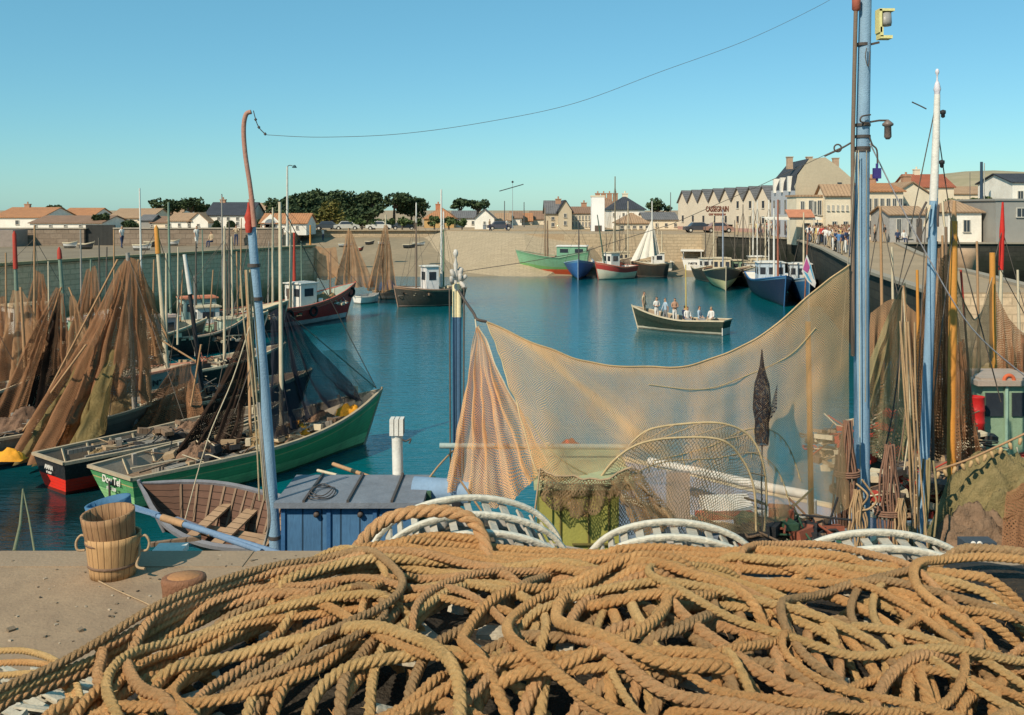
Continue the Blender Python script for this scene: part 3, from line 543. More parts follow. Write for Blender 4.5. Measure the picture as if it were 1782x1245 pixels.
class Boat:
    def __init__(s,name,label,stern,bow,B,fs,fm,fb,paint,cap=M_cream,tr=.7,draft=.5,deckdrop=.55,rake=.35,roll=0,cat='fishing boat',group=None,deck=None,z=0,pitch=0,inner=M_white,thw=0,nt=20,deckmat=None,ribs=False,band=0):
        st=V((stern[0],stern[1],0)); bw=V((bow[0],bow[1],0)); s.L=L=(bw-st).length; h=(bw-st).normalized(); c=(st+bw)/2; c.z=z; s.B=B
        s.t=thing(name,label,cat,c,group); s.M=Matrix.Translation(c)@Matrix.Rotation(math.atan2(h.y,h.x),4,'Z')@Matrix.Rotation(-pitch,4,'Y')@Matrix.Rotation(roll,4,'X'); s.tr=tr; s.rake=rake
        s.fs,s.fm,s.fb,s.draft,s.dd=fs,fm,fb,draft,deckdrop
        ts=[i/nt for i in range(nt+1)]; ns=8; rows=[];uvs=[]
        for t in ts:
            r=[];u=[]
            for j in range(-ns,ns+1):
                q=abs(j)/ns; p=s.sec(t,q); r.append((p[0],math.copysign(p[1],j) if j else 0,p[2])); u.append((t*L,q))
            rows.append(r); uvs.append(u)
        m=MB(s.M); m.grid(rows,uvs)
        r0=rows[0]; cz=(r0[0][0],0,r0[0][2]); k=len(r0); m.add(r0,[(i,i+1,k-2-i,k-1-i) for i in range(0,ns)][:ns-1]+[(ns-1,ns,ns+1)],uvs[0])
        # inner bulwark
        ins=.07; ri=[];ui=[]
        for t in ts:
            g=s.sec(t,1); w_=max(.02,g[1]-ins); zd=g[2]-deckdrop*(1 if t<.97 else .6); q=s.yat(t,zd)-ins; qq=(zd-s.sec(t,0)[2])/(g[2]-s.sec(t,0)[2]); ri.append([(g[0]-.05*(t>.9),w_,g[2]-.005),(s.sec(t,qq)[0]-.06*(t>.9),max(.01,q),zd)]); ui.append([(t*L,0),(t*L,deckdrop)])
        m2=MB(s.M); m2.grid([[a for a in r] for r in ri],ui); m2.grid([[(x,-y,z_) for x,y,z_ in r][::-1] for r in ri],[u[::-1] for u in ui]); g=ri[0]
        m2.add([(q[0]+.08,q[1]*k_,q[2]) for q,k_ in ((g[0],1),(g[1],1),(g[1],-1),(g[0],-1))],[(0,1,2,3)])
        m.build('hull',paint,s.t)
        if ribs:
            mr=m2
            for i in range(2,nt-1,1):
                if ribs==2 and i%2: continue
                for sg in (1,-1):
                    a,b=ri[i]; mr.bar((a[0],sg*(a[1]-.02),a[2]-.01),(b[0],sg*(b[1]-.02),b[2]+.01),.05,.04,mi=1)
        m2.build('bulwark',[inner,M_cream if ribs==2 else WOODD],s.t)
        if deck!=False:
            m=MB(s.M); m.grid([[(a[1][0],a[1][1],a[1][2]),(a[1][0],0,a[1][2]+.02),(a[1][0],-a[1][1],a[1][2])] for a in ri],[[(a[1][0],a[1][1]),(a[1][0],0),(a[1][0],-a[1][1])] for a in ri]); m.build('deck',deckmat or M_deck,s.t)
        m=MB(s.M); cw=.085*min(1,B/3+.3)
        for sg in (1,-1):
            top=[]
            for t in ts:
                g=s.sec(t,1); top.append([(g[0],sg*(g[1]+.03),g[2]-.05),(g[0],sg*(g[1]+.03),g[2]+.035),(g[0],sg*max(0,g[1]-cw),g[2]+.035),(g[0],sg*max(0,g[1]-cw),g[2]-.03)])
            m.grid([a if sg>0 else a[::-1] for a in top],sm=False)
        g=s.sec(0,1); m.bar((g[0],-g[1],g[2]),(g[0],g[1],g[2]),.09,.08); m.build('cap_rail',cap,s.t)
        m=MB(s.M); 
        for q in [i/6 for i in range(7)]: pass
        st_=[s.sec(1,q) for q in (0,.25,.5,.75,1)]; m.tube([(p[0]+.02,0,p[2]) for p in st_]+[(st_[-1][0]+.04,0,st_[-1][2]+.1)],.05*min(1,B/2.4),6); m.build('stem_post',cap,s.t)
        if band:
            m=MB(s.M)
            for sg in (1,-1): m.tube([(lambda p:(p[0],sg*(p[1]+.015),p[2]))(s.sec(t,band)) for t in ts],.035,5)
            m.build('rubbing_strake',cap,s.t)
        for i in range(thw):
            t=lerp(.22,.72,i/max(1,thw-1)); p=s.sec(t,.72); m=MB(s.M); m.box((p[0],0,p[2]),(.26,2*p[1]-.1,.04)); m.build('seat',WOODD,s.t)
    def hw(s,t):
        if t<.5: return s.B/2*(s.tr+(1-s.tr)*math.sin(PI/2*t/.5))
        return s.B/2*max(.012,(1-((t-.5)/.5)**2.6))
    def sheer(s,t): return s.fs+(s.fm-s.fs)*min(1,t/.4) if t<.4 else s.fm+(s.fb-s.fm)*((t-.4)/.6)**1.7
    def sec(s,t,q):
        g=s.sheer(t); dr=s.draft*(.55+.45*math.sin(PI*min(1,t+.15)))*(1 if t<.85 else 1-(t-.85)*2.5); z=-dr+(g+dr)*q; p=.38+.35*t+.5*max(0,t-.6)
        x=-s.L/2+s.L*t+s.rake*q*t**5-s.rake*.5*(q-.3)*(1-t)**6; return (x,s.hw(t)*(q**p),z)
    def yat(s,t,z):
        g=s.sheer(t); a=s.sec(t,0)[2]; q=max(.05,min(1,(z-a)/(g-a))); return s.sec(t,q)[1]
    def xt(s,t): return -s.L/2+s.L*t
    def dz(s,t): return s.sheer(t)-s.dd
    def W(s,t,y,z): return s.M@V((s.xt(t),y,z))
    def cabin(s,t,l,w,h,mat=M_white,roof=M_cream,wins=3,y=0,name='wheelhouse',over=.12,sides=True,rbend=.06,zoff=0):
        x=s.xt(t); zd=s.dz(t)+zoff; m=MB(s.M); m.box((x,y,zd+h/2),(l,w,h)); m.box((x,y,zd+.06),(l+.05,w+.05,.12),mi=0); cb=m.build(name,mat,s.t)
        m=MB(s.M); m.box((x,y,zd+h+.035),(l+over*2,w+over*2,.07)); m.box((x,y,zd+h+.09),(l+over,w*.7,.05)); m.build('roof',roof,cb)
        for k in range(wins):
            for ax in (0,1):
                for sg in (1,-1):
                    m=MB(s.M)
                    if ax==0: yy=lerp(-w/2,w/2,(k+.5)/wins)+y; m.box((x+sg*(l/2+.0),yy,zd+h*.7),(.04,w/wins*.62,h*.27))
                    else:
                        if k>=max(1,wins-1): continue
                        xx=x+lerp(-l/2,l/2,(k+.5)/max(1,wins-1)); m.box((xx,y+sg*(w/2),zd+h*.7),(l/max(1,wins-1)*.55,.04,h*.27))
                    m.build('window',M_pane,cb)
        m=MB(s.M); m.box((x-l/2-.0,y+w*.2,zd+h*.43),(.05,w*.3,h*.8)); m.build('door',M_doorw,cb); return cb
    def mast(s,t,h,r=.09,mat=M_cream,top=None,boom=None,lean=0,y=0,stays=True,name='mast'):
        x=s.xt(t); zd=s.dz(t); m=MB(s.M); m.tube([(x,y,zd-.1),(x+lean*.5,y,zd+h*.5),(x+lean,y,zd+h)],[r,r*.9,r*.6],8); mo=m.build(name,mat,s.t)
        if top: m=MB(s.M); m.tube([(x+lean*.8,y,zd+h*.8),(x+lean,y,zd+h+.02),(x+lean,y,zd+h+.15)],[r*.72,r*.66,.01],8); m.build('mast_top',top,mo)
        if boom: m=MB(s.M); m.tube([(x,y,zd+.9),(x+boom[0],y+boom[1],zd+boom[2])],[r*.6,r*.4],6); m.build('boom',mat,mo)
        if stays:
            m=MB(s.M); a=(x+lean*.9,y,zd+h*.9)
            for q in (.02,.98): m.tube([a,(s.xt(q),0,s.sheer(q))],.012,4)
            for sg in (1,-1): m.tube([a,(x-.3,sg*s.hw(t)*.97,s.sheer(t))],.012,4); m.tube([a,(x+.35,sg*s.hw(t)*.97,s.sheer(t))],.012,4)
            m.build('rigging',M_line,mo)
        return mo
    def mb(s): return MB(s.M)
def clutter(label,c,r,n=14,mats=None,rz=0,name='deck_gear',cat='deck gear',seed=1,h=.6,group=None):
    """loose heap of boxes, planks and rope on a deck"""
    rs=random.Random(seed); mats=mats or [WOODD,M_cream,M_black,WOODG]
    m=MB(Matrix.Translation(c)@Matrix.Rotation(rz,4,'Z'))
    for k,mt in enumerate(mats):
        for i in range(n//len(mats)+1):
            x=rs.uniform(-r[0],r[0]); y=rs.uniform(-r[1],r[1]); z=rs.uniform(.04,h)*(1-.45*abs(x)/r[0])
            if rs.random()<.5: m.box((x,y,z),(rs.uniform(.15,.5),rs.uniform(.1,.35),rs.uniform(.06,.22)),rs.uniform(0,3),mi=k,M=Matrix.Rotation(rs.uniform(-.3,.3),4,'X'))
            elif rs.random()<.6:
                a=rs.uniform(0,3); l=rs.uniform(.3,.8); m.tube([(x-l*math.cos(a),y-l*math.sin(a),z),(x,y,z+rs.uniform(-.05,.1)),(x+l*math.cos(a),y+l*math.sin(a),z+rs.uniform(-.1,.3))],.018,5,mi=k)
            else:
                q=rs.uniform(.1,.22); m.tube([(x+q*math.cos(b),y+q*math.sin(b),z+.03*math.sin(3*b)) for b in [i_*PI/6 for i_ in range(12)]],.02,5,closed=True,mi=k)
    return tag(m.build(name,mats,None,c),label,cat,group,'stuff')
def netheap(label,c,r,h,mat,seed=1,n=44,name='net_heap',group=None,cat='fishing net',rz=0):
    m=MB(Matrix.Translation(c)@Matrix.Rotation(rz,4,'Z')); rows=[];uv=[]
    for i in range(n+1):
        a=[];b=[]
        for j in range(n+1):
            x=2*i/n-1;y=2*j/n-1; q=max(0,1-(x*x+y*y)); z=h*math.sqrt(q)*(1+.5*noise.noise(V((x*2.2+seed,y*2.2,0))))+(.30*h*(.5-abs(noise.noise(V((x*3.3+y*1.2,y*3.3-x,seed)))*1.6))+.13*h*(.5-abs(noise.noise(V((x*8,y*8+x*3,seed+5)))*2))+.05*h*noise.noise(V((x*22,y*22,seed))))*min(1,q*5)
            a.append((x*r[0],y*r[1],z)); b.append((x*r[0]*1.3,y*r[1]*1.3+z))
        rows.append(a);uv.append(b)
    m.grid(rows,uv); return one(m,name,mat,label,cat,loc=c,group=group)
def buoyring(m,c,r=.28,rr=.07,M=None):
    pass
GREEN_H=hullpaint('green_hull',[(0,(.13,.42,.16)),(.80,(.6,.5,.2)),(.825,(.09,.36,.13)),(.95,(.45,.42,.2))],(.34,.68,.28),.42,grime=.4,rust=(.1,.1,.05))
RED_H=hullpaint('black_red_hull',[(0,(.02,.02,.022))],(.85,.03,.012),.47,grime=.2)
WGREY_H=hullpaint('grey_white_hull',[(0,(.33,.3,.28)),(.55,(.38,.34,.31))],(.75,.7,.62),.42,grime=.4)
BLK_H=hullpaint('black_hull',[(0,(.025,.022,.022)),(.93,(.45,.3,.2))],(.06,.035,.03),.25,grime=.4)
GREYD_H=hullpaint('grey_weathered_hull',[(0,(.25,.19,.15)),(.8,(.36,.28,.21))],(.38,.33,.28),.35,grime=.6)
REDW_H=hullpaint('red_hull_white_boot',[(0,(.58,.04,.03)),(.9,(.6,.14,.08))],(.7,.64,.58),.42,grime=.4)
DARK_H=hullpaint('dark_grey_hull',[(0,(.055,.05,.04)),(.90,(.38,.22,.13))],(.42,.27,.22),.14,grime=.45)
# ---- the green boat in the foreground pool
G=Boat('fishing_boat','green-hulled open fishing boat with pale green boot and white painted name on its transom',(-10.55,26.5),(-5.1,33.4),2.95,.98,1.02,1.75,GREEN_H,cap=CAPB,tr=.74,rake=.9,deckdrop=.45,inner=dirt((.40,.33,.25),(.2,.16,.12)),ribs=2,deckmat=WOODD)
def transom_text(b,txt,sub,size,mat,zt,zs,s2):
    x=b.sec(0,.8)[0]-.03; Q=b.M@Matrix.Translation((x-.02,0,zt))@Matrix.Rotation(PI/2,4,'X')@Matrix.Rotation(-PI/2,4,'Y')
    Q=b.M@Matrix(((0,0,-1,x-.015),(-1,0,0,0),(0,1,0,zt),(0,0,0,1)))
    text_mesh(txt,size,Q,mat,b.t,'name_lettering',.006,.006)
    text_mesh(sub,s2,b.M@Matrix(((0,0,-1,x-.01),(-1,0,0,0),(0,1,0,zs),(0,0,0,1))),mat,b.t,'port_lettering',.006,.003)
m=G.mb(); x=G.sec(0,.8)[0]; m.lathe([(.0,-.012),(.34,-.012),(.34,.012),(0,.012)],(x-.012,0,.74),20,M=Matrix.Rotation(PI/2,4,'Y')@Matrix.Scale(.36,4,V((1,0,0)))); m.build('name_panel',M_black,G.t)
transom_text(G,'Dou Tel','ST GILLES',.27,M_white,.75,.53,.11)
m=G.mb(); m.tube([(x-.08,0,.1),(x-.1,0,.75)],.03,6); m.build('rudder_post',M_iron,G.t)
for i,t in enumerate((.12,.2,.3,.42)): 
    for sg in (1,): m=G.mb(); m.box((G.xt(t),sg*(G.hw(t)-.12),G.sheer(t)-.2),(.12,.1,.5)); m.build('bulwark_post',dirt((.4,.36,.3)),G.t)
for k,(t,y,r) in enumerate(((.2,.1,.5),(.33,-.2,.45))): m=G.mb(); m.box((G.xt(t),y,G.dz(t)+.13),(1.0,.9,.26)); m.build('hatch',WOODG,G.t)
m=G.mb(); m.tube([(G.xt(.9),.2,G.sheer(.9)+.25),(G.xt(.9),-.15,G.sheer(.9)-.2)],.05,6); m.build('bitt',M_cream,G.t); m=G.mb(); m.tube([(G.xt(.97),0,G.sheer(.97)+.35),(G.xt(.97),0,G.sheer(.97)-.2)],.07,6); m.build('bitt',M_cream,G.t)
for k,(px,py,zz,lb) in enumerate(((520,752,.95,'bright yellow oilskin heaped over the gunwale of the green boat beside its mast'),(606,722,1.2,'bright yellow oilskin lying in the bow of the green boat'))):
    c=PZ(px,py,zz); netheap(lb,c,(.5,.24) if k==0 else (.42,.22),.28,M_orange,seed=k+3,name='oilskin',cat='oilskin',n=16,rz=-.9 if k==0 else .3)
clutter('jumble of nets, corks and rope amidships in the green boat',G.W(.42,.1,G.dz(.45)),(1.9,1.0),110,rz=.9,seed=4,h=.65,mats=[WOODD,M_cream,M_black,M_rope]); clutter('tangle of brown gear and boxes in the fore part of the green boat',G.W(.70,.1,G.dz(.68)),(1.2,.6),60,rz=1,seed=5)
# ---- red and black boat next to it
Rb=Boat('fishing_boat','black fishing boat with bright red boot and lettered transom alongside the green one',(-12.95,27.9),(-8.3,33.6),2.3,.98,1.0,1.35,RED_H,cap=CAPB,tr=.8,rake=.6,deckdrop=.4,inner=dirt((.2,.16,.12),(.12,.09,.07)),ribs=2)
transom_text(Rb,'ANNA','ST GILLES',.17,M_white,.72,.58,.07)
m=Rb.mb()
for y in (-.5,.5): m.box((Rb.xt(.3),y,Rb.sheer(.3)-.08),(3.2,.07,.12))
m.box((Rb.xt(.45),0,Rb.dz(.4)+.2),(1.4,.9,.3)); m.build('hatch_coaming',WOODG,Rb.t)
clutter('dark rope and baskets in the waist of the red-and-black boat',Rb.W(.5,0,Rb.dz(.6)),(2.2,.7),80,rz=.9,seed=6,mats=[WOODD,M_rope,M_black,WOODG])
# ---- more boats rafted to the left
L3=Boat('fishing_boat','weathered grey boat cut off by the left edge beside the red-and-black one',(-17.6,29.5),(-12.3,36.2),2.6,.95,1.0,1.5,GREYD_H,cap=CAPB,tr=.75,rake=.6,deckdrop=.3,inner=dirt((.3,.25,.2)),ribs=2)
clutter('brown heap of gear amidships in the weathered grey boat',L3.W(.4,0,L3.dz(.4)),(2.6,.9),110,rz=.9,seed=7)
c=PZ(18,800,1.0); netheap('bright yellow oilskin on the grey boat at the left edge',c,(.4,.25),.25,M_orange,seed=9,name='oilskin',cat='oilskin',n=14)
L4=Boat('fishing_boat','old brown decked boat with long planks behind the red-and-black one',(-14.6,34.5),(-8.6,39.3),2.6,.95,1.0,1.5,BLK_H,cap=CAPB,tr=.7,rake=.6,deckdrop=.25,inner=dirt((.3,.22,.16)),deckmat=WOODD)
clutter('pile of planks, baskets and cordage on the old brown decked boat',L4.W(.5,0,L4.dz(.5)),(3.0,.9),130,rz=.67,seed=8)
L5=Boat('fishing_boat','grey boat under hanging brown nets near the left edge',(-22.5,38),(-15.8,43.5),2.8,1,1.05,1.6,GREYD_H,tr=.7,rake=.6,deckdrop=.4)
clutter('rusty gear piled on the grey boat under the brown nets',L5.W(.5,0,L5.dz(.5)),(3,1),130,rz=.67,seed=18)
L6=Boat('fishing_boat','cream-topped boat lying below the left jetty wall',(-30.5,52.5),(-24.3,60.5),3,1.1,1.15,2,DARK_H,tr=.7,rake=.6,deckdrop=.5)
L6.cabin(.45,2.2,1.7,1.9,M_white,M_cream,3)
clutter('brown gear along the deck of the cream-topped boat',L6.W(.65,0,L6.dz(.65)),(2.2,1),90,rz=.9,seed=28)
L7=Boat('fishing_boat','boat with a mint-green cabin pierced by two round portholes',(-24.2,47),(-17.5,54.5),3,1.1,1.15,1.9,DARK_H,tr=.7,rake=.6,deckdrop=.5,inner=M_cream)
cb=L7.cabin(.42,1.8,1.6,1.75,M_mint,dirt((.6,.4,.3)),0)
for k in (0,1):
    m=L7.mb(); m.tube([(L7.xt(.42)-.92,-.35+.7*k,L7.dz(.42)+1.2-.5*k),(L7.xt(.42)-.86,-.35+.7*k,L7.dz(.42)+1.2-.5*k)],.2,16); m.build('porthole',M_black,cb)
    m=L7.mb(); m.tube([(L7.xt(.42)+(-.35+.7*k),-.83,L7.dz(.42)+1.3-.5*k),(L7.xt(.42)+(-.35+.7*k),-.79,L7.dz(.42)+1.3-.5*k)],.19,16); m.build('porthole',M_black,cb)
clutter('orange-brown nets and corks heaped forward on the mint-cabined boat',L7.W(.7,0,L7.dz(.7)),(2.2,1),90,rz=.9,seed=29)
Wb=Boat('fishing_boat','grey-and-white boat with a dark registration number on its bow',(-22.2,37.4),(-13.4,41.5),2.6,1.1,1.15,1.55,WGREY_H,tr=.7,rake=.3,deckdrop=.5,cap=dirt((.5,.22,.14)),inner=dirt((.45,.35,.25)))
p0=V(Wb.W(.88,0,0)); tdir=(Wb.M.to_3x3()@V((1,0,0))).normalized()
pa=Wb.M@V((*Wb.sec(.80,.72)[:1],-Wb.sec(.80,.72)[1],Wb.sec(.80,.72)[2])); pb=Wb.M@V((*Wb.sec(.93,.72)[:1],-Wb.sec(.93,.72)[1],Wb.sec(.93,.72)[2])); e=(pb-pa).normalized(); up=V((0,0,1)); nn=e.cross(up).normalized(); up=nn.cross(e)*-1 if nn.cross(e).z<0 else nn.cross(e)
Q=Matrix((( e.x,up.x,nn.x,(pa.x+pb.x)/2+nn.x*.05),(e.y,up.y,nn.y,(pa.y+pb.y)/2+nn.y*.05),(e.z,up.z,nn.z,(pa.z+pb.z)/2),(0,0,0,1)))
text_mesh('N° 2513',.34,Q,M_black,Wb.t,'number_lettering',.02,.01)
M4=Boat('fishing_boat','black-hulled boat with pale deckhouse and brown awning poles left of the red boat',PZ(262,622,0)[:2],PZ(418,606,0)[:2],2.8,1.1,1.1,1.85,BLK_H,tr=.7,rake=.5,deckdrop=.55,inner=M_mint,cap=dirt((.62,.42,.3)))
M4.cabin(.12,1.3,1.5,1.6,dirt((.3,.32,.36)),dirt((.55,.4,.32)),2); M4.cabin(.82,.9,1.0,.8,dirt((.42,.5,.42)),M_cream,0,name='companionway')
clutter('rusty deck gear on the black-hulled boat',M4.W(.5,0,M4.dz(.5)),(2.4,1.),100,rz=.3,seed=11)
M5=Boat('fishing_boat','boat with a pale green wheelhouse and orange roof under the jetty wall',(-22.3,60.5),(-15.2,64.5),3,1.2,1.2,2,DARK_H,tr=.7,rake=.5,deckdrop=.55,inner=M_cream)
M5.cabin(.35,2.0,1.6,1.8,dirt((.33,.45,.4)),dirt((.6,.22,.12)),3); clutter('white and brown gear piled aft on the boat with the orange roof',M5.W(.7,0,M5.dz(.7)),(2,1),90,mats=[M_white,WOODD,M_cream,M_mint],rz=.5,seed=12)
M1=Boat('fishing_boat','red-hulled fishing boat with white boot and square white wheelhouse',PZ(398,580,0)[:2],PZ(600,554,0)[:2],3.6,1.35,1.4,2.55,REDW_H,tr=.7,rake=1.1,deckdrop=.75,inner=dirt((.5,.55,.45),(.35,.36,.3)),cap=dirt((.6,.12,.08),(.4,.3,.2)),ribs=2,band=.86)
M1.cabin(.60,1.5,1.6,2.0,M_white,M_white,2,y=.1)
for t,h,y in ((.35,7.5,0),(.44,7.2,.3),(.5,6.6,0),): M1.mast(t,h,.09,M_cream,y=y,stays=t<.4)
M1.mast(.86,3.6,.08,dirt((.45,.25,.15)),stays=False)
clutter('cream and brown nets and boxes along the deck of the red boat',M1.W(.76,0,M1.dz(.76)),(1.8,1.1),110,mats=[M_cream,WOODD,M_white,WOODG],rz=.5,seed=13,h=.6); clutter('nets and crates aft in the red boat',M1.W(.3,0,M1.dz(.3)),(2.2,1.2),120,mats=[M_cream,WOODD,M_black,M_dgreen],rz=.5,seed=14,h=.8)
def fender(b,t,sg=-1,r=.3,drop=.5):
    p=b.sec(t,.8); c=b.M@V((p[0],sg*(p[1]+.1),b.sheer(t)-drop)); T=Matrix.Translation(c)@b.M.to_3x3().to_4x4()
    m=MB(T); m.tube([(r*math.cos(a),0,r*math.sin(a)) for a in [i*PI/9 for i in range(18)]],.09,7,closed=True); tf=m.build('tyre_fender',M_tyre,b.t); m=MB(T); m.tube([(0,0,r),(0,-sg*.1,drop)],.02,4); m.build('rope',M_line,b.t)
for t in (.35,.55,.96): fender(M1,t)
M2=Boat('fishing_boat','dark-hulled boat with a tall white wheelhouse moored bow-left in the middle',PZ(800,530,0)[:2],PZ(694,535,0)[:2],3.2,1.45,1.45,1.75,DARK_H,tr=.7,rake=.4,deckdrop=.7,cap=dirt((.4,.25,.17)))
M2.cabin(.5,1.1,1.3,2.5,dirt((.78,.74,.7)),M_white,1); M2.mast(.72,7.6,.08,dirt((.2,.14,.1)),top=M_white); M2.mast(.27,7.0,.08,dirt((.12,.2,.12)),top=M_white)
clutter('reddish nets and rope piled fore and aft of the white wheelhouse',M2.W(.75,0,M2.dz(.75)),(1.2,1),70,rz=.1,seed=15,h=.5); clutter('pale green frames and white floats aft of the white wheelhouse',M2.W(.2,0,M2.dz(.2)),(1.1,1),80,mats=[M_mint,M_cream,M_white,WOODD],rz=.1,seed=16,h=.9)
M3=Boat('dinghy','white round-bowed dinghy between the red boat and the dark one',PZ(622,529,0)[:2],PZ(656,526,0)[:2],1.5,.62,.6,.8,hullpaint('white_hull',[(0,(.8,.78,.74))],None,grime=.2),cap=M_white,tr=.8,rake=.2,deckdrop=.3,cat='dinghy',inner=M_white,nt=12)
M3b=Boat('fishing_boat','small grey boat with a blue tarpaulin left of the dark hull',PZ(655,520,0)[:2],PZ(694,521,0)[:2],1.9,.8,.8,1.1,GREYD_H,tr=.8,rake=.3,deckdrop=.3,inner=M_blue,nt=12)
netheap('blue tarpaulin and white bundles on the small grey boat',M3b.W(.5,0,.6),(.9,.5),.8,M_blue,seed=5,name='tarpaulin',cat='tarpaulin',n=16)
# ---- far side boats
FG=Boat('fishing_boat','bright green trawler with red boot drawn up beside the stone ramp',PZ(1020,479,0)[:2],PZ(912,478,0)[:2],4.2,2.9,2.2,3.0,hullpaint('bright_green_hull',[(0,(.16,.38,.13)),(.55,(.2,.42,.25)),(.9,(.14,.36,.2))],(.6,.09,.03),.75,grime=.3),tr=.8,rake=1.0,deckdrop=.7,inner=dirt((.35,.25,.17)),cap=M_mint)
FG.cabin(.22,3.6,2.9,1.7,dirt((.2,.4,.26)),M_white,3); FG.mast(.62,5,.12,dirt((.25,.16,.1)),stays=False); FG.mast(.66,6.5,.09,dirt((.3,.2,.12)))
FB=Boat('fishing_boat','bright blue trawler seen bow-on beside the green one',PZ(1010,472,0)[:2],PZ(1006,488,0)[:2],3.7,1.6,1.5,2.3,hullpaint('blue_hull',[(0,(.02,.15,.42)),(.9,(.1,.3,.5))],(.01,.03,.12),.2,grime=.2),tr=.8,rake=.5,deckdrop=.6,cap=dirt((.3,.42,.55)))
FB.cabin(.45,1.6,1.8,1.9,M_white,M_blue,3); FB.mast(.7,5.6,.08,dirt((.06,.06,.07)))
FR=Boat('fishing_boat','red and white trawler with a white wheelhouse right of the bright blue one',PZ(1098,484,0)[:2],PZ(1042,487,0)[:2],3.2,1.5,1.4,2.0,hullpaint('red_white_hull',[(0,(.72,.66,.5)),(.66,(.5,.05,.04)),(.92,(.6,.2,.12))],(.72,.62,.45),.7,grime=.2),tr=.7,rake=.5,deckdrop=.6,cap=dirt((.55,.15,.1)))
FR.cabin(.62,1.3,1.5,2.1,M_white,M_cream,2); FR.mast(.5,11,.1,dirt((.25,.2,.13)),boom=(-1.8,0,3)); FR.mast(.8,6.3,.09,dirt((.08,.14,.1)),stays=False,lean=1.2)
FD=Boat('fishing_boat','dark boat with white sails hoisted to dry',PZ(1160,482,0)[:2],PZ(1104,482,0)[:2],3.2,1.7,1.6,2.0,DARK_H,tr=.7,rake=.5,deckdrop=.6)
FD.mast(.45,8,.1,M_white,stays=False); FD.mast(.15,4.4,.09,M_cream,stays=False); FD.cabin(.25,1.2,1.4,1.8,M_white,M_cream,2)
FS=Boat('fishing_boat','grey boat with a white stern moored among the crowd of masts',PZ(1152,478,0)[:2],PZ(1140,466,0)[:2],3.3,1.5,1.4,1.9,hullpaint('grey_white_stern',[(0,(.16,.19,.17))],(.6,.56,.5),.75,grime=.2),tr=.93,rake=.3,deckdrop=.5)
FS.mast(.6,5.5,.08,M_cream)
FW=Boat('motor_boat','white square-sterned motor boat with a flat white canopy',PZ(1205,478,0)[:2],PZ(1203,463,0)[:2],2.6,1.9,1.8,2.0,hullpaint('white_stern_hull',[(0,(.82,.79,.72))],None,grime=.12),tr=.96,rake=.3,deckdrop=.6,cap=M_white,cat='motor boat',inner=M_white)
m=FW.mb(); m.box((FW.xt(.3),0,2.75),(3.2,2.9,.16)); m.build('canopy',M_white,FW.t)
for a,y in ((.1,1.1),(.1,-1.1),(.7,1.1),(.7,-1.1)): m=FW.mb(); m.tube([(FW.xt(a),y,1.8),(FW.xt(a),y,2.7)],.05,6); m.build('canopy_post',M_white,FW.t)
x=FW.sec(0,.75)[0]-.04; text_mesh('YVETTE',.32,FW.M@Matrix(((0,0,-1,x),(-1,0,0,0),(0,1,0,1.35),(0,0,0,1))),M_black,FW.t,'name_lettering',.02,.01)
FY=Boat('fishing_boat','black trawler with a pale yellow boot seen bow-on in front of the dark wall',PZ(1250,488,0)[:2],PZ(1263,507,0)[:2],3.9,1.5,1.5,2.4,hullpaint('black_yellow_hull',[(0,(.03,.035,.03)),(.94,(.3,.24,.12))],(.66,.6,.3),1.0,grime=.15),tr=.75,rake=.6,deckdrop=.7)
FY.cabin(.45,1.5,1.8,2.0,M_cream,M_cream,3); FY.mast(.65,7,.09,dirt((.3,.34,.4))); clutter('dark gear and tarpaulins on the black and yellow trawler',FY.W(.25,0,FY.dz(.25)),(1.6,1.4),90,rz=0,seed=17,h=1.2)
FBW=Boat('fishing_boat','blue trawler with a white upper bow and cream wheelhouse',PZ(1303,490,0)[:2],PZ(1345,507,0)[:2],3.6,1.7,1.6,2.9,hullpaint('blue_white_hull',[(0,(.03,.13,.33)),(.62,(.78,.74,.66)),(.95,(.5,.4,.25))],(.02,.06,.16),.25,grime=.15),tr=.75,rake=.8,deckdrop=.7)
FBW.cabin(.4,1.7,1.8,2.1,M_cream,M_white,3); FBW.mast(.72,6,.09,M_cream); FBW.mast(.2,8,.09,M_white)
FN=Boat('fishing_boat','large navy-blue trawler with a pale blue wheelhouse under the crowded quay',(24,96),(22.4,81),3.3,1.9,1.7,2.6,hullpaint('navy_hull',[(0,(.01,.022,.06)),(.92,(.08,.2,.33))],(.01,.015,.04),.3,grime=.15),tr=.75,rake=1.0,deckdrop=.8,cap=M_blue)
FN.cabin(.5,2.2,2.3,2.3,dirt((.5,.58,.64)),M_white,3); FN.mast(.66,7,.1,M_white); FN.mast(.8,7.5,.1,dirt((.35,.12,.07)),stays=False)
FQ=Boat('fishing_boat','blue fishing boat lying close under the pier behind the navy trawler',(27.2,95),(24.3,80.5),2.6,1.8,1.7,2.5,hullpaint('mid_blue_hull',[(0,(.03,.15,.33)),(.9,(.3,.42,.5))],(.02,.05,.1),.3,grime=.15),tr=.75,rake=.8,deckdrop=.7,cap=M_lb); FQ.cabin(.45,1.8,1.9,2.1,dirt((.55,.6,.62)),M_white,3); FQ.mast(.7,6.5,.09,M_cream)
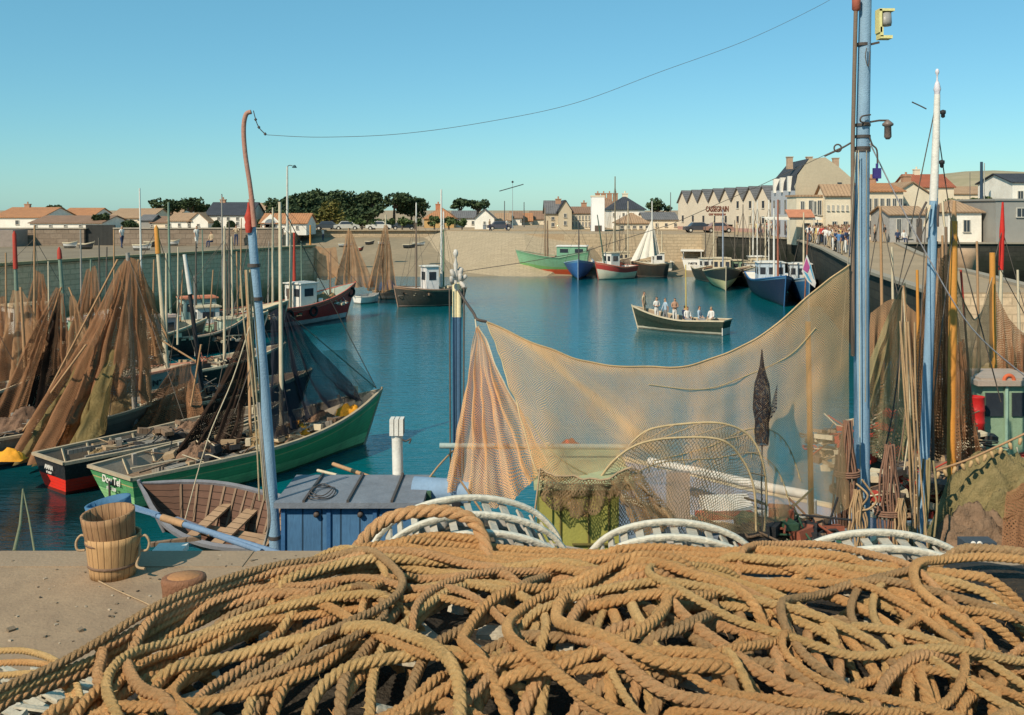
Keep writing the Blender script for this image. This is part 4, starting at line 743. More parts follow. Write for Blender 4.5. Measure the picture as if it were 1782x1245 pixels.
for i,(px,py,h,lb) in enumerate([(1234,486,6.5,'dark-hulled boat half hidden left of the black and yellow trawler'),(1285,491,7.5,'brown boat between the black and yellow trawler and the blue one'),(1330,492,8,'dark boat tight against the weedy wall behind the blue trawler'),(1085,470,8,'grey boat behind the red and white trawler')]):
    b=Boat('fishing_boat',lb,PZ(px-14,py,0)[:2],PZ(px+18,py+8,0)[:2],3.2,1.5,1.4,2.2,[DARK_H,BLK_H,DARK_H,GREYD_H][i],tr=.75,rake=.5,deckdrop=.6); b.cabin(.4,1.4,1.6,1.7,[M_white,M_mint,M_lb,M_cream][i],M_cream,2); b.mast(.7,h,.08,[M_cream,M_line,M_white,M_cream][i]); b.mast(.25,h*.8,.07,M_line,stays=False)
# sails drying
def sail(label,pts,mat,name='sail'):
    m=MB(); a,b,c=[V(p) for p in pts]; rows=[]
    for i in range(9):
        v=i/8; rows.append([a.lerp(b,v).lerp(a.lerp(c,v),j/8)+V((0,.35*math.sin(j*1.9+v*2)*v,0)) for j in range(9)])
    m.grid(rows); return one(m,name,mat,label,'sail')
MS=dirt((.72,.66,.56),(.55,.48,.38),sc_=2); sail('broad white sail drying on the dark boat, draped left of its mast',[P(1134,383,112),P(1098,455,112),P(1138,446,111)],MS); sail('narrow white sail hanging right of the mast on the dark boat',[P(1137,390,112),P(1135,448,111.6),P(1148,442,112)],MS)
# small sailing flag
m=MB(); m.grid([[P(1400+2*j+i*1.0,440+i*5.2+j*5,74)+V((0,.1*math.sin(j+i),0)) for j in range(5)] for i in range(9)]);
fl=thing('flag','pink, blue and white flag hanging from a pole over the navy trawler','flag',P(1404,500,74))
FLG=[dirt((.7,.68,.65)),dirt((.5,.1,.3)),dirt((.1,.4,.6))]
m=MB(); a=P(1404,443,74); pts=[(0,0),(-8,42),(-9,28),(18,53),(13,56)]
quad=lambda *q:[P(1404+x,443+y,74) for x,y in q]
for mt,nm,qs in ((FLG[0],'border',[(0,0),(-9,30),(2,48),(14,58),(16,50),(8,20)]),):
    m=MB(); m.add(quad(*qs),[tuple(range(len(qs)))]); m.build('flag_cloth',mt,fl)
for mt,qs in ((FLG[1],[(-1,6),(-7,26),(1,32),(5,22)]),(FLG[2],[(4,12),(5,24),(11,42),(13,44),(7,20)]),(FLG[2],[(-6,29),(1,34),(9,50),(2,44)])):
    m=MB(); m.add([p+V((0,-.04,0)) for p in quad(*qs)],[tuple(range(len(qs)))]); m.build('panel',mt,fl)
m=MB(); m.tube([P(1406,405,74.1),P(1400,530,74.1)],.06,6); m.build('staff',dirt((.3,.13,.08)),fl)
# ---- passenger launch under way
S=Boat('launch','long dark-green open launch under way carrying eight people',PZ(1262,583,0)[:2],PZ(1112,572,0)[:2],2.1,.95,.85,1.5,hullpaint('launch_hull',[(0,(.025,.045,.03)),(.6,(.02,.035,.022)),(.72,(.04,.055,.035)),(.93,(.25,.17,.09))],(.55,.5,.38),.2,grime=.3),tr=.72,rake=.5,deckdrop=.42,inner=dirt((.36,.26,.17)),cat='launch',thw=3)
m=S.mb(); m.tube([(S.xt(.44),0,.3),(S.xt(.44)+.03,0,4.4)],[.05,.035],8); m.build('mast',dirt((.6,.42,.1)),S.t)
m=S.mb(); m.box((S.sec(0,.4)[0]-.03,0,.32),(.05,1.3,.62)); m.build('stern_panel',M_white,S.t)
# ---- dry dinghies on sand and jetty
DH=[hullpaint('dinghy_white',[(0,(.72,.7,.66))],None,grime=.2),hullpaint('dinghy_dark',[(0,(.06,.06,.065)),(.8,(.3,.25,.2))],None,grime=.2),hullpaint('dinghy_red',[(0,(.5,.08,.05))],None,grime=.2)]
for i,(px,py,d,wpx,hm,lb) in enumerate([(601,430,122,22,0,'white dinghy dry on the sand left of the far nets'),(643,426,130,14,1,'dark dinghy on the sand under the first round trees'),(668,427,126,18,0,'white dinghy dry on the sand behind the brown tent-shaped net'),(712,432,120,20,1,'dark dinghy dry on the sand left of the dark boat mast'),(728,428,124,20,0,'white dinghy lying by the dark one on the sand'),(628,437,118,6,2,'small red float boat on the sand'),
      (122,432,82,20,0,'white dinghy on the left jetty by the dark gate'),(150,434,80,22,1,'dark dinghy on the left jetty beside the white one'),(247,436,80,28,0,'long white dinghy on the left jetty near the masts'),(262,430,84,18,1,'dark dinghy behind the long white one on the left jetty'),(303,428,84,14,0,'little white dinghy at the right on the left jetty')]):
    z0=H-(py-HY)*d/F; 
    if i>5: z0=4.8; d=(H-z0)*F/(py-HY)
    a=PX(px-wpx/2,d,0); b=PX(px+wpx/2,d,0); Boat('dinghy',lb,(a.x,a.y),(b.x,b.y),max(.5,(b-a).length*.4),.35,.33,.5,DH[hm],tr=.8,rake=.15,draft=.15,deckdrop=.2,cat='dinghy',z=z0+.1,nt=8,inner=M_white,group='dinghies laid up out of the water',thw=1)
# ---- wooden dinghy by the near quay
M_oldw=planks((.19,.10,.065),(.1,.055,.04),.16,1,grime=.8); M_oldi=planks((.20,.105,.07),(.11,.06,.04),.13,1,grime=.7); 
D=Boat('rowing_boat','weathered brown wooden rowing boat tilted below the quay edge behind the tubs',(-4.5,21.7),(-8.1,22.9),2.2,.62,.6,1.05,M_oldw,cap=dirt((.24,.23,.24),(.12,.11,.12)),tr=.72,rake=.5,draft=.35,deckdrop=.72,roll=R(-15),z=.5,pitch=R(3),inner=M_oldi,thw=0,ribs=1,cat='rowing boat',deckmat=M_oldi,nt=16)
for t,w_ in ((.25,.3),(.5,.3),(.66,.26)): 
    p=D.sec(t,.66); m=D.mb(); m.box((p[0],0,p[2]),(w_,2*p[1]-.12,.05)); m.build('seat',planks((.42,.27,.16),(.28,.17,.1),.2,1),D.t)
m=D.mb(); m.box((D.sec(.4,.4)[0],0,D.sec(.4,.4)[2]+.12),(2.6,.3,.05)); m.build('floor_board',planks((.42,.27,.16),(.28,.17,.1),.2,1),D.t)

# extra boats filling the raft on the left
for i,(a,b,lb,pt,ml) in enumerate([((-16.8,41.5),(-11.2,46.5),'low brown boat between the numbered boat and the black-hulled one',BLK_H,WOODD),((-27.5,44.5),(-21.0,49.5),'brown-decked boat behind the hanging nets at the far left',GREYD_H,WOODD),((-20.5,58.5),(-15.8,61.5),'small white-topped boat between the two cabin boats by the jetty',DARK_H,M_cream),((-24,32.5),(-18.5,37.5),'dark boat at the left edge under the pale brown net',BLK_H,WOODD),((-13.4,62.5),(-9.4,66),'brown boat tucked astern of the red one',BLK_H,M_cream)]):
    if i==4: continue
    b_=Boat('fishing_boat',lb,a,b,2.5,1.0,1.0,1.6,pt,tr=.7,rake=.5,deckdrop=.4,inner=dirt((.32,.24,.17)),deckmat=WOODD)
    if i in(1,2): b_.cabin(.4,1.3,1.4,1.5,[M_mint,M_white,M_white][i],M_cream,2)
    for t_,h_ in ((.3,5.5),(.66,6.5)): b_.mast(t_,h_,.07,[M_cream,O_T,M_line][(i+int(t_*10))%3],stays=t_>.5)
    clutter('baskets, planks and nets on the '+lb.split(' between')[0].split(' behind')[0].split(' at the')[0]+[' near the numbered boat',' behind the hanging nets',' by the jetty',' at the left edge',''][i],b_.W(.55,0,b_.dz(.55)),(2.2,.9),110,rz=.75,seed=50+i,h=.7,mats=[WOODD,M_rope,M_black,M_cream,dirt((.35,.1,.05))])

for b_,t_,y_,r_,h_,mt,lb in [(G,.30,.2,(.9,.5),.55,HEAPB,'brown net heap aft of the mast in the green boat'),(G,.56,-.1,(1.0,.55),.6,HEAPO,'tan net heap by the mast of the green boat'),(G,.80,.1,(.7,.4),.4,HEAPB,'brown net bundle in the bow of the green boat'),(Rb,.62,0,(1.1,.5),.55,HEAPB,'brown net heap forward in the red-and-black boat'),(Rb,.2,.1,(.5,.35),.3,HEAPO,'small tan net heap at the stern of the red-and-black boat'),
    (L3,.35,0,(1.4,.7),.7,HEAPB,'brown net heap aft in the weathered grey boat'),(L3,.68,0,(1.2,.6),.6,HEAPO,'tan net heap forward in the weathered grey boat'),(L4,.4,0,(1.7,.7),.7,HEAPB,'long brown net heap on the old brown decked boat'),(L4,.72,0,(1.,.6),.5,HEAPO,'tan net heap in the bow of the old brown decked boat'),(L5,.5,0,(2.2,.8),.9,HEAPB,'big brown net heap on the grey boat under hanging nets'),(Wb,.55,0,(1.8,.7),.6,HEAPO,'tan net heap on the numbered boat'),(M4,.45,0,(1.5,.8),.7,HEAPB,'rusty net heap on the black-hulled boat'),(M1,.2,0,(1.5,1),.9,HEAPB,'net heap on the stern of the red-hulled boat'),(M1,.82,0,(1.2,.9),.6,HEAPO,'net heap in the bow of the red-hulled boat')]:
    netheap(lb,b_.W(t_,y_,b_.dz(t_)-.03),r_,h_,mt,seed=len(lb),rz=math.atan2(b_.M[1][0],b_.M[0][0]))
for b_,ts in ((G,(.15,.5,.75)),(Rb,(.3,.8)),(L3,(.2,.6)),(L4,(.25,.6))):
    for k,t_ in enumerate(ts):
        for j in range(3): m=b_.mb(); y=-.5+.35*j; m.bar((b_.xt(t_)-.9,y,b_.dz(t_)+.25+.05*j),(b_.xt(t_)+.9,y+.3*math.sin(k+j*2),b_.dz(t_)+.35),.09,.04); m.build('loose_plank',[WOODG,WOODD,CAPB][j],b_.t)

for i,(px,py,h,cb_,pt,lb) in enumerate([(1062,480,5,M_white,REDW_H,'small red boat half hidden between the blue trawler and the red and white one'),(1312,499,8,M_white,GREYD_H,'brown boat alongside the blue and white trawler')]):
    b=Boat('fishing_boat',lb,PZ(px-12,py-5,0)[:2],PZ(px+14,py+4,0)[:2],2.9,1.4,1.3,2.0,pt,tr=.75,rake=.5,deckdrop=.5); b.cabin(.4,1.3,1.5,1.6,cb_,M_cream,2); b.mast(.7,h,.07,[M_cream,M_white,O_T][i%3]); b.mast(.2,h*.85,.06,[M_line,M_cream][i%2],stays=False)
    clutter('gear on the '+lb,b.W(.5,0,b.dz(.5)),(1.4,1),60,mats=[M_cream,M_black,O_T,M_white],seed=80+i,h=1.1)
# ================================================================ MASTS, NETS AND THE BOATS AT OUR FEET
NT_gold=netmat('golden_net',(.98,.60,.30),(.88,.50,.24),.030,.13,.4)
NT_br=netmat('brown_net',(.42,.215,.11),(.27,.135,.07),.06,.19,.35); NT_br2=netmat('pale_brown_net',(.52,.30,.16),(.36,.20,.105),.06,.20,.35)
NT_dk=netmat('dark_net',(.03,.02,.016),(.055,.035,.025),.05,.32,.1); NT_bl=netmat('blue_black_net',(.022,.028,.04),(.035,.035,.045),.05,.24,.15); NT_gr=netmat('green_net',(.03,.1,.07),(.04,.12,.1),.07,.12,.2)
NT_ol=netmat('olive_net',(.27,.20,.09),(.16,.12,.05),.05,.3,.2)
M_mesh_ol=dirt((.27,.205,.09),(.12,.105,.04),sc_=5,bump=.05,fine=40,grime=.8); M_mesh_br=dirt((.24,.15,.09),(.12,.08,.05),sc_=4,bump=.05,fine=30,grime=.8)
def net(label,top,bot,mat,nu=36,nv=22,amp=.12,fr=5,ph=0,dens=None,sag=0,rough=.03,wid=None,name='fishing_net',edges=None,cat='fishing net',group=None,build=True):
    """net sheet hung between a top and a bottom line (world points); folds deepen downwards"""
    T=resample(spline(top,8),nu+1); B=resample(spline(bot,8),nu+1); m=MB(); rows=[];uvs=[];dd=[]
    wid=wid or max(sum((a-b).length for a,b in zip(B,B[1:])),sum((a-b).length for a,b in zip(T,T[1:])))
    h=sum((a-b).length for a,b in zip(T,B))/(nu+1)
    for j in range(nv+1):
        v=j/nv; r=[];u_=[];d_=[]
        for i in range(nu+1):
            u=i/nu; p=T[i].lerp(B[i],v); w1=1.6*noise.noise(V((u*2.5+ph,v*1.8,ph))); w2=1+.9*noise.noise(V((u*3,v*2.2,ph+9))); f=(math.sin(2*PI*fr*u+ph+w1*1.6+1.3*math.sin(2*u+v))+.5*math.sin(2*PI*fr*2.3*u+1.7+ph+v*2+w1*3))*w2
            e=min(1,v*2.5)*(.35+.65*v); n_=noise.noise(V((u*6,v*5,ph+.3)))+.5*noise.noise(V((u*14,v*11,ph)))
            p=p+V((amp*.25*f*e+rough*n_,amp*f*e+rough*2*n_,-sag*math.sin(PI*v)*(.5+.5*math.sin(PI*u))+rough*n_))
            r.append(p); u_.append((u*wid,v*h)); q=.14*max(0,-f)*e-.03*max(0,f)*e
            if dens: q+=dens(u,v)
            d_.append(max(-.2,q))
        rows.append(r);uvs.append(u_);dd.append(d_)
    m.grid(rows,uvs,dens=dd)
    if not build: return m,rows
    ct=T[nu//2]; t=thing(name,label,cat,ct,group); m.build('netting',mat,t)
    for e in (edges or []):
        pts=rows[0] if e=='t' else rows[-1] if e=='b' else [r[0] for r in rows] if e=='l' else [r[-1] for r in rows]; mm=MB(); mm.tube(pts,.014,5); mm.build('edge_rope',M_rope,t)
    t['_']=0; del t['_']; return t,rows
def pxs(l,d): return [P(a[0],a[1],a[2] if len(a)>2 else d) for a in l]
def wpole(parent,pts,r,mat,name='mast',n=8):
    m=MB(); m.tube(pts,r,n); return m.build(name,mat,parent)
def lines(parent,segs,r=.012,mat=None,name='rigging',sagm=.0):
    for a,b in segs:
        a=V(a);b=V(b); m=MB(); m.tube([a.lerp(b,k/6)-V((0,0,sagm*(a-b).length*math.sin(PI*k/6))) for k in range(7)],r,4); m.build(name,mat or M_line,parent)
O_tan=dirt((.45,.26,.13),(.28,.17,.09)); O_or=dirt((.62,.27,.05),(.45,.2,.05),sc_=4,streak=True); O_gp=dirt((.2,.27,.2),(.12,.15,.12)); O_grey=dirt((.33,.3,.26),(.2,.18,.15)); O_redw=dirt((.45,.05,.03),(.3,.06,.04))
# ---- left raft: masts (children of their boats) and nets hung from them
def lp(b,px0,y0,px1,y1,d,r,mat,top=None,name='mast'):
    o=wpole(b.t,[P(px0,y0,d),P(px1,y1,d)],[r*.7,r],mat,name)
    if top: yy=lerp(y0,y1,top[0]); m=MB(); m.tube([P(px0,y0-6,d),P(px0,y0,d),P(lerp(px0,px1,top[0]),yy,d)],[.02,r*.85,r*1.05],8); m.build('mast_top',top[1],o)
    return o
lp(L5,25,408,33,640,39,.09,O_gp,(.26,O_redw)); lp(L5,103,436,112,560,40,.1,O_gp,(.12,O_redw)); lp(L4,36,500,44,640,37,.07,O_tan)
lp(L4,222,440,236,742,34,.1,O_grey); lp(L4,241,452,262,720,35.5,.08,O_tan); lp(Wb,272,398,290,640,40.5,.11,M_cream,(.18,O_or)); lp(L7,243,328,247,560,52,.06,M_white); lp(L7,293,352,297,560,54,.08,O_gp)
lp(L4,322,445,356,712,36.5,.1,M_black,None); o=wpole(L4.t,[P(321,443,36.4),P(331,512,36.4)],[.07,.085],M_white,'mast_top')
lp(M4,403,412,405,590,56.5,.07,M_cream); lp(M4,412,438,414,590,57.5,.07,O_tan); lp(M4,371,470,362,600,56,.05,O_tan); lp(M5,386,340,388,520,63,.06,O_grey); lp(L6,172,414,174,540,57,.06,M_line); lp(L6,198,400,199,520,57,.06,O_tan); lp(M4,318,470,312,600,55,.05,O_tan)
lp(Wb,428,470,440,690,33.4,.07,O_tan,name='spar')
for a,b_,d,bt in [((205,452),(72,705),34.5,L4),((120,500),(158,600),37,L5),((150,600),(40,750),31,L3),((228,452),(298,602),35.5,L4),((107,500),(60,640),38,L5),((280,592),(345,632),38,Wb),((208,470),(262,720),34.2,L4),((330,720),(350,600),34,L4)]:
    wpole(bt.t,[P(*a,d),P(*b_,d)],.035,O_tan,'spar',6)
lines(M1.t,[(P(484,350,66),P(630,500,73)),(P(500,380,68),P(458,540,66)),(P(484,350,66),P(430,520,64))]); lines(Wb.t,[(P(272,400,40.5),P(348,640,41)),(P(272,400,40.5),P(150,640,39)),(P(322,446,37),P(398,655,40)),(P(322,446,37),P(295,640,38))],.014)
lines(L4.t,[(P(222,442,34),P(330,760,32)),(P(222,442,34),P(190,730,33)),(P(241,455,35),P(238,700,33)),(P(437,400,33.4),P(362,760,31))],.014)
NG='brown nets hung up to dry over the boats on the left'
net('pale brown triangular net hanging at the far left edge',pxs([(22,505),(40,508)],38.5),pxs([(-30,700),(25,690),(78,600)],37),NT_br2,amp=.3,fr=3,ph=1,group=NG)
net('long brown net sweeping down to the left edge from the green-and-red mast',pxs([(97,500),(104,503)],38),pxs([(-25,745),(5,752),(30,742)],35),NT_br,amp=.25,fr=2,ph=2,group=NG)
net('black shadowy net behind the long sweeping one',pxs([(99,510),(106,515)],38.5),pxs([(38,700),(66,712),(96,690)],36.5),NT_dk,amp=.25,fr=2.5,ph=.4,group=NG)
net('narrow brown net just right of the black one',pxs([(103,505),(110,512)],38),pxs([(92,640),(108,665),(122,625)],37),NT_br,amp=.15,fr=2,ph=3,group=NG)
net('narrow brown net left of the big gathered one',pxs([(122,515),(128,515)],36.5),pxs([(118,640),(136,660),(158,605)],35.5),NT_br2,amp=.2,fr=2,ph=1.2,group=NG)
net('large gathered brown net between the grey mast and the yellow oilskin',pxs([(204,470),(222,448),(238,455)],34),pxs([(20,790,30),(90,800,29.5),(150,735,31),(215,690,32),(268,705,33)],32),NT_br,nu=60,nv=34,amp=.38,fr=7,ph=.5,sag=.3,dens=lambda u,v:.05+.2*v*v*(1-u),group=NG)
net('second layer of brown net right of the grey mast',pxs([(214,462),(228,450),(244,458)],35),pxs([(196,650),(235,640),(272,640),(284,585)],35.5),NT_br2,amp=.3,fr=5,ph=2.2,dens=lambda u,v:.04,group=NG)
net('olive-brown net bunched over the grey boat gunwale',pxs([(150,600),(205,610)],32.5),pxs([(40,800,29.3),(105,805),(165,760)],30),NT_ol,amp=.35,fr=5,ph=1.1,group=NG)
net('near-black net draped from the rope bundle onto the green boat',pxs([(432,560),(440,600)],31.5),pxs([(300,795,29),(350,825,28.5),(412,790,29)],29),NT_dk,nu=44,nv=28,amp=.3,fr=4,ph=.7,sag=.5,name='fishing_net')
wpole(G.t,[P(487,352,31),P(490,760,30.3)],[.05,.075],M_cream,'mast'); wpole(G.t,[P(432,560,31),P(436,770,30)],.05,O_tan,'mast')
net('blue-black net spread like a tent over the waist of the green boat',pxs([(470,545),(490,535),(508,552)],31.2),pxs([(466,742,29.5),(495,760,29.6),(535,730,31),(585,706,32),(640,694,33)],30),NT_bl,nu=60,nv=30,amp=.28,fr=5,ph=.2,sag=.35,dens=lambda u,v:.03)
net('green mesh at the bow end of the blue-black net',pxs([(560,610,32),(604,608,32.5)],32),pxs([(590,690,33),(625,694,33.4),(655,672,33.8)],33),NT_gr,amp=.08,fr=2,ph=.2)
lines(G.t,[(P(506,550,31.2),P(655,676,33.8)),(P(487,352,31),P(655,676,33.8)),(P(468,545,31),P(408,720,30))],.016)
c=PZ(540,712,1.5); 
# cream floats with the tent at red boat
net('net with a dark looped patch strung between poles behind the red boat',pxs([(541,425),(565,432),(585,430)],86),pxs([(545,470),(562,488),(590,480)],85),NT_br2,amp=.2,fr=2,ph=.2,dens=lambda u,v:.12); net('tent-shaped net hanging from the pole right of the red boat cabin',pxs([(604,402),(611,402)],84),pxs([(582,495),(612,500),(650,500)],83),NT_br2,amp=.35,fr=4,ph=.9,dens=lambda u,v:.05); net('tent-shaped pale net on the white-topped pole left of the dark boat',pxs([(668,392),(674,392)],84),pxs([(640,505),(664,510),(690,500)],83),NT_br2,amp=.35,fr=4,ph=2.9,dens=lambda u,v:.09)
for px,y0,y1,d,mt,lb in [(540,392,480,86,O_or,'orange-topped pole at the end of the left jetty'),(607,398,505,84.5,O_tan,'pole holding the tent-shaped net behind the red boat'),(671,374,505,84.5,M_cream,'white-topped pole holding the pale tent-shaped net'),(768,330,500,83.5,M_white,'tall thin white pole standing behind the dark boat'),(512,405,500,70,O_redw,'short red-topped pole over the red boat')]:
    m=MB(); m.tube([P(px,y1,d),P(px,y0,d)],[.12,.07],8); one(m,'mooring_pole',mt,lb,'pole',loc=P(px,y1,d))
# ---- the boat directly below the quay, carrying the blue deckhouse, the yellow wheelhouse and the left mast
C=Boat('fishing_boat','blue boat moored hard against the quay with a blue deckhouse and a yellow-green wheelhouse',(-5.2,12.7),(4.2,13.1),3.6,2.1,2.0,2.6,hullpaint('blue_hull_near',[(0,(.05,.2,.42))],(.02,.04,.06),.3),tr=.75,rake=.9,deckdrop=.55)
BLUEP=planks((.08,.20,.36),(.05,.12,.22),.24,0,grime=.8); ROOFM=dirt((.20,.22,.25),(.11,.12,.14),sc_=3,grime=.7); YELP=dirt((.36,.34,.08),(.24,.23,.07),sc_=3,streak=True); PGR=dirt((.42,.44,.24),(.28,.3,.18),sc_=3)
def wbox(parent,x0,x1,y0,y1,z0,z1,mat,name,mi=0): m=MB(); m.box(((x0+x1)/2,(y0+y1)/2,(z0+z1)/2),(x1-x0,y1-y0,z1-z0)); return m.build(name,mat,parent)
dh=wbox(C.t,-2.88,-1.2,12.35,13.45,1.5,4.27,BLUEP,'deckhouse')
m=MB(); m.box((-2.04,12.9,4.31),(1.86,1.3,.07)); m.build('roof',ROOFM,dh)
for x in (-2.6,-2.05,-1.5): m=MB(); m.box((x,12.9,4.36),(.03,1.28,.03)); m.build('roof_batten',M_iron,dh)
for x in (-2.87,-2.3,-1.72): m=MB(); m.box((x,12.335,2.9),(.05,.03,2.7)); m.build('batten',dirt((.04,.13,.28)),dh)
for x in (-2.45,-1.9,-1.4): m=MB(); m.lathe([(0,-.03),(.035,-.03),(.035,.03),(0,.03)],(x,12.32,4.18),8,M=Matrix.Rotation(PI/2,4,'X')); m.build('bolt',M_iron,dh)
wbox(C.t,-1.72,-1.05,12.72,13.5,3.6,4.34,M_dgreen,'hatch'); m=MB(); m.box((-1.5,12.70,4.2),(.2,.05,.2)); m.build('hatch_vent',M_black,C.t)
m=MB(); m.tube([(-1.3,13.0,4.3),(-.55,12.9,4.28)],.17,16); m.build('tank',dirt((.22,.33,.46),(.15,.22,.3)),C.t)
m=MB(); m.box((-.82,12.75,4.16),(.3,.06,.1)); m.build('tank_label',M_black,C.t)
yh=wbox(C.t,.36,1.37,12.6,14.3,1.5,4.42,YELP,'wheelhouse'); m=MB(); m.box((.92,13.45,4.47),(1.28,1.9,.08)); m.build('roof',PGR,yh)
for x in (.62,.98,1.24): m=MB(); m.box((x,12.59,3.0),(.018,.03,2.7)); m.build('panel_joint',dirt((.16,.13,.04)),yh)
m=MB(); m.box((1.08,12.57,3.72),(.62,.03,.02)); m.build('panel_joint',dirt((.16,.13,.04)),yh)
m=MB(); m.tube([(.3,12.5,3.78),(.9,12.48,3.68),(1.25,12.46,3.62)],.018,6); m.build('handrail',O_grey,yh); m=MB(); m.lathe([(0,-.06),(.05,-.04),(.05,.05),(0,.07)],(1.02,12.46,3.62),10); m.build('door_knob',O_grey,yh)
m=MB(); m.tube([P(765,776,13.7),P(1105,778,13.7)],.04,8); m.build('boom',dirt((.33,.42,.4),(.25,.3,.28)),C.t)
netheap('rust-red tarpaulin end sticking up behind the pale green roof',P(990,782,14.5),(.18,.1),.12,O_redw,seed=3,n=12,name='tarpaulin',cat='tarpaulin')
# posts on it
t=thing('mooring_post','white post with a slotted square head standing over the blue boat','post',P(691,840,13.6)); m=MB(); m.tube([P(696,1000,13.6),P(691,757,13.6)],.075,12); m.build('shaft',M_white,t)
for dx in (-8.3,0,8.3): m=MB(); c=P(691+dx,742,13.6); m.box(c,(.055,.2,.225)); m.build('head_block',M_white,t)
m=MB(); c=P(691,742,13.6); m.box(c,(.19,.12,.21)); m.build('slot',M_black,t)
m=MB(); m.tube(spline([P(700,765,13.5),P(706,768,13.5),P(715,764,13.5),P(712,772,13.5)],4),.012,5); m.build('hook',M_iron,t)
t=thing('twin_pole','pair of blue poles with cream upper ends and a white turned finial','pole',P(795,815,14))
for dx in (-3.6,3.6): 
    m=MB(); m.tube([P(795+dx,830,14),P(795+dx,552,14)],.036,10); m.build('pole_shaft',dirt((.06,.13,.22),(.04,.08,.14),streak=True),t); m=MB(); m.tube([P(795+dx,552,14),P(795+dx,492,14)],.037,10); m.build('pole_top',dirt((.78,.68,.42),(.6,.5,.3)),t)
m=MB(); m.lathe([(r_*.75,z_*.9) for r_,z_ in [(.05,-.05),(.05,.05),(.03,.12),(.055,.2),(.03,.28),(.045,.36),(.02,.42),(.018,.47),(.04,.5),(.05,.54),(.03,.59),(0,.6)]],P(793,500,14),14); m.build('finial',dirt((.6,.56,.5)),t)
rs=random.Random(3)
for i in range(9):
    a=rs.uniform(0,2*PI); rr=rs.uniform(.04,.14); c=P(791,484,14)+V((math.cos(a)*rr,math.sin(a)*rr,rs.uniform(-.12,.12))); m=MB(); m.lathe([(0,-.07),(.026,-.06),(.034,0),(.026,.06),(0,.07)],c,9,M=Matrix.Rotation(rs.uniform(-1,1),4,'X')@Matrix.Rotation(rs.uniform(-1,1),4,'Y')); m.build('float',dirt((.55,.5,.44),(.3,.27,.24)),t)
for dx in (-14,14): m=MB(); m.tube([P(795+dx*.9,500,13.9),P(795+dx*.8,825,13.9)],.012,5); m.build('line',M_line,t)
m=MB(); m.tube(spline([P(735,850,13.2),P(760,815,13.5),P(788,785,13.9)],6),.014,5); m.build('line',M_rope,t)
# left light-blue mast with red top and hooked pipe
t=thing('mast','light-blue leaning mast with a red hooked top pipe in the left foreground','mast',P(480,960,13.0)); BM=dirt((.26,.40,.52),(.15,.24,.33),sc_=3.5,streak=True,fine=45,grime=.85,bump=.015)
m=MB(); m.tube([P(486,1150,13),P(480,960,13),P(462,700,13),P(437,385,13)],[.078,.078,.07,.055],14); m.build('shaft',BM,t)
m=MB(); m.lathe([(.04,-.1),(.055,0),(.045,.04),(.062,.1),(.04,.16),(.024,.22),(.016,.3)],P(433,392,12.95),12); m.build('finial',O_redw,t)
m=MB(); m.tube(spline([P(443,395,12.9),P(436,330,12.9),P(427,270,12.9),P(424,225,12.9),P(428,200,12.9),P(437,195,12.9)],6),[.036,.036,.034,.033,.033,.032]+[.03]*25,10); m.build('hook_pipe',dirt((.42,.2,.14),(.36,.26,.21)),t)
for y_ in (462,520,935): m=MB(); xx={462:442,520:447,935:478}[y_]; m.tube([P(xx,y_-3,13),P(xx,y_+3,13)],.084,14); m.build('band',M_iron,t)
m=MB(); q=spline([P(441,193,12.9),P(446,212,12.9),P(452,224,12.9),P(463,235,12.9)],5); m.tube(q,.006,4); m.build('chain',M_iron,t)
for i in (4,9,14): m=MB(); m.lathe([(0,-.025),(.022,0),(0,.025)],q[min(i,len(q)-1)],8); m.build('insulator',M_iron,t)
m=MB(); q=spline([P(463,235,12.9),P(560,239,13),P(700,233,13.4),P(850,212,14),P(1000,180,14.5),P(1150,125,15),P(1300,70,15.6),P(1430,8,16.2),P(1490,-30,16.5)],8); m.tube(q,.0032,4); m.build('aerial_wire',M_line,t)
def hank(label,pts,r,k=8,spread=.05,mat=None,name='rope',cat='rope',seed=1,group=None):
    rs=random.Random(seed); t=thing(name,label,cat,V(pts[-1]),group)
    for i in range(k):
        off=V((rs.uniform(-spread,spread),rs.uniform(-spread,spread),0)); q=[V(p)+off*(1+.5*math.sin(j*1.3+i)) for j,p in enumerate(pts)]; m=MB(); m.tube(spline(q,5),r,5); m.build('strand',mat or M_rope,t)
    return t
hank('bundle of tan halyards hanging just left of the light-blue mast',pxs([(428,470),(434,560),(443,660),(450,760),(458,870)],12.6),.012,5,.045,dirt((.42,.33,.2),(.25,.2,.12)),name='halyards',cat='halyards',seed=2)
hank('thin pale cord from the bundle down to the rowing boat',pxs([(437,560),(405,660),(360,770),(322,905)],13.5),.008,1,.0,M_cream,name='cord',cat='cord'); hank('grey cords running down beside the mast foot',pxs([(455,700),(466,830),(472,905),(462,950)],12.3),.01,3,.04,O_grey,name='cord',cat='cord',seed=4)
# ring and poles on the deckhouse roof
m=MB(); c=P(560,858,12.6); 
for k in range(3): m.tube([(c.x+.17*math.cos(a)*(1-.12*k),c.y+.3*math.sin(a)*(1-.1*k),4.37+.02*k+.012*math.sin(3*a+k)) for a in [i*PI/12 for i in range(24)]],.007,5,closed=True)
one(m,'wire_coil',M_iron,'coil of thin dark wire lying on the grey roof of the blue deckhouse','coil',loc=(c.x,c.y,4.36))
for a,b_,r_,mt,lb in [((553,819,14.4),(735,864,12.7),.022,M_cream,'slim white pole lying across the deckhouse roof'),((580,808,14.8),(665,838,13.6),.03,O_tan,'brown pole lying behind the slim white one'),((560,878,12.5),(690,868,13.2),.018,O_tan,'thin brown batten on the deckhouse roof'),((600,850,13.2),(720,872,12.9),.02,O_tan,'second brown batten along the deckhouse roof edge')]:
    m=MB(); m.tube([P(*a),P(*b_)],r_,7); one(m,'pole',mt,lb,'pole')
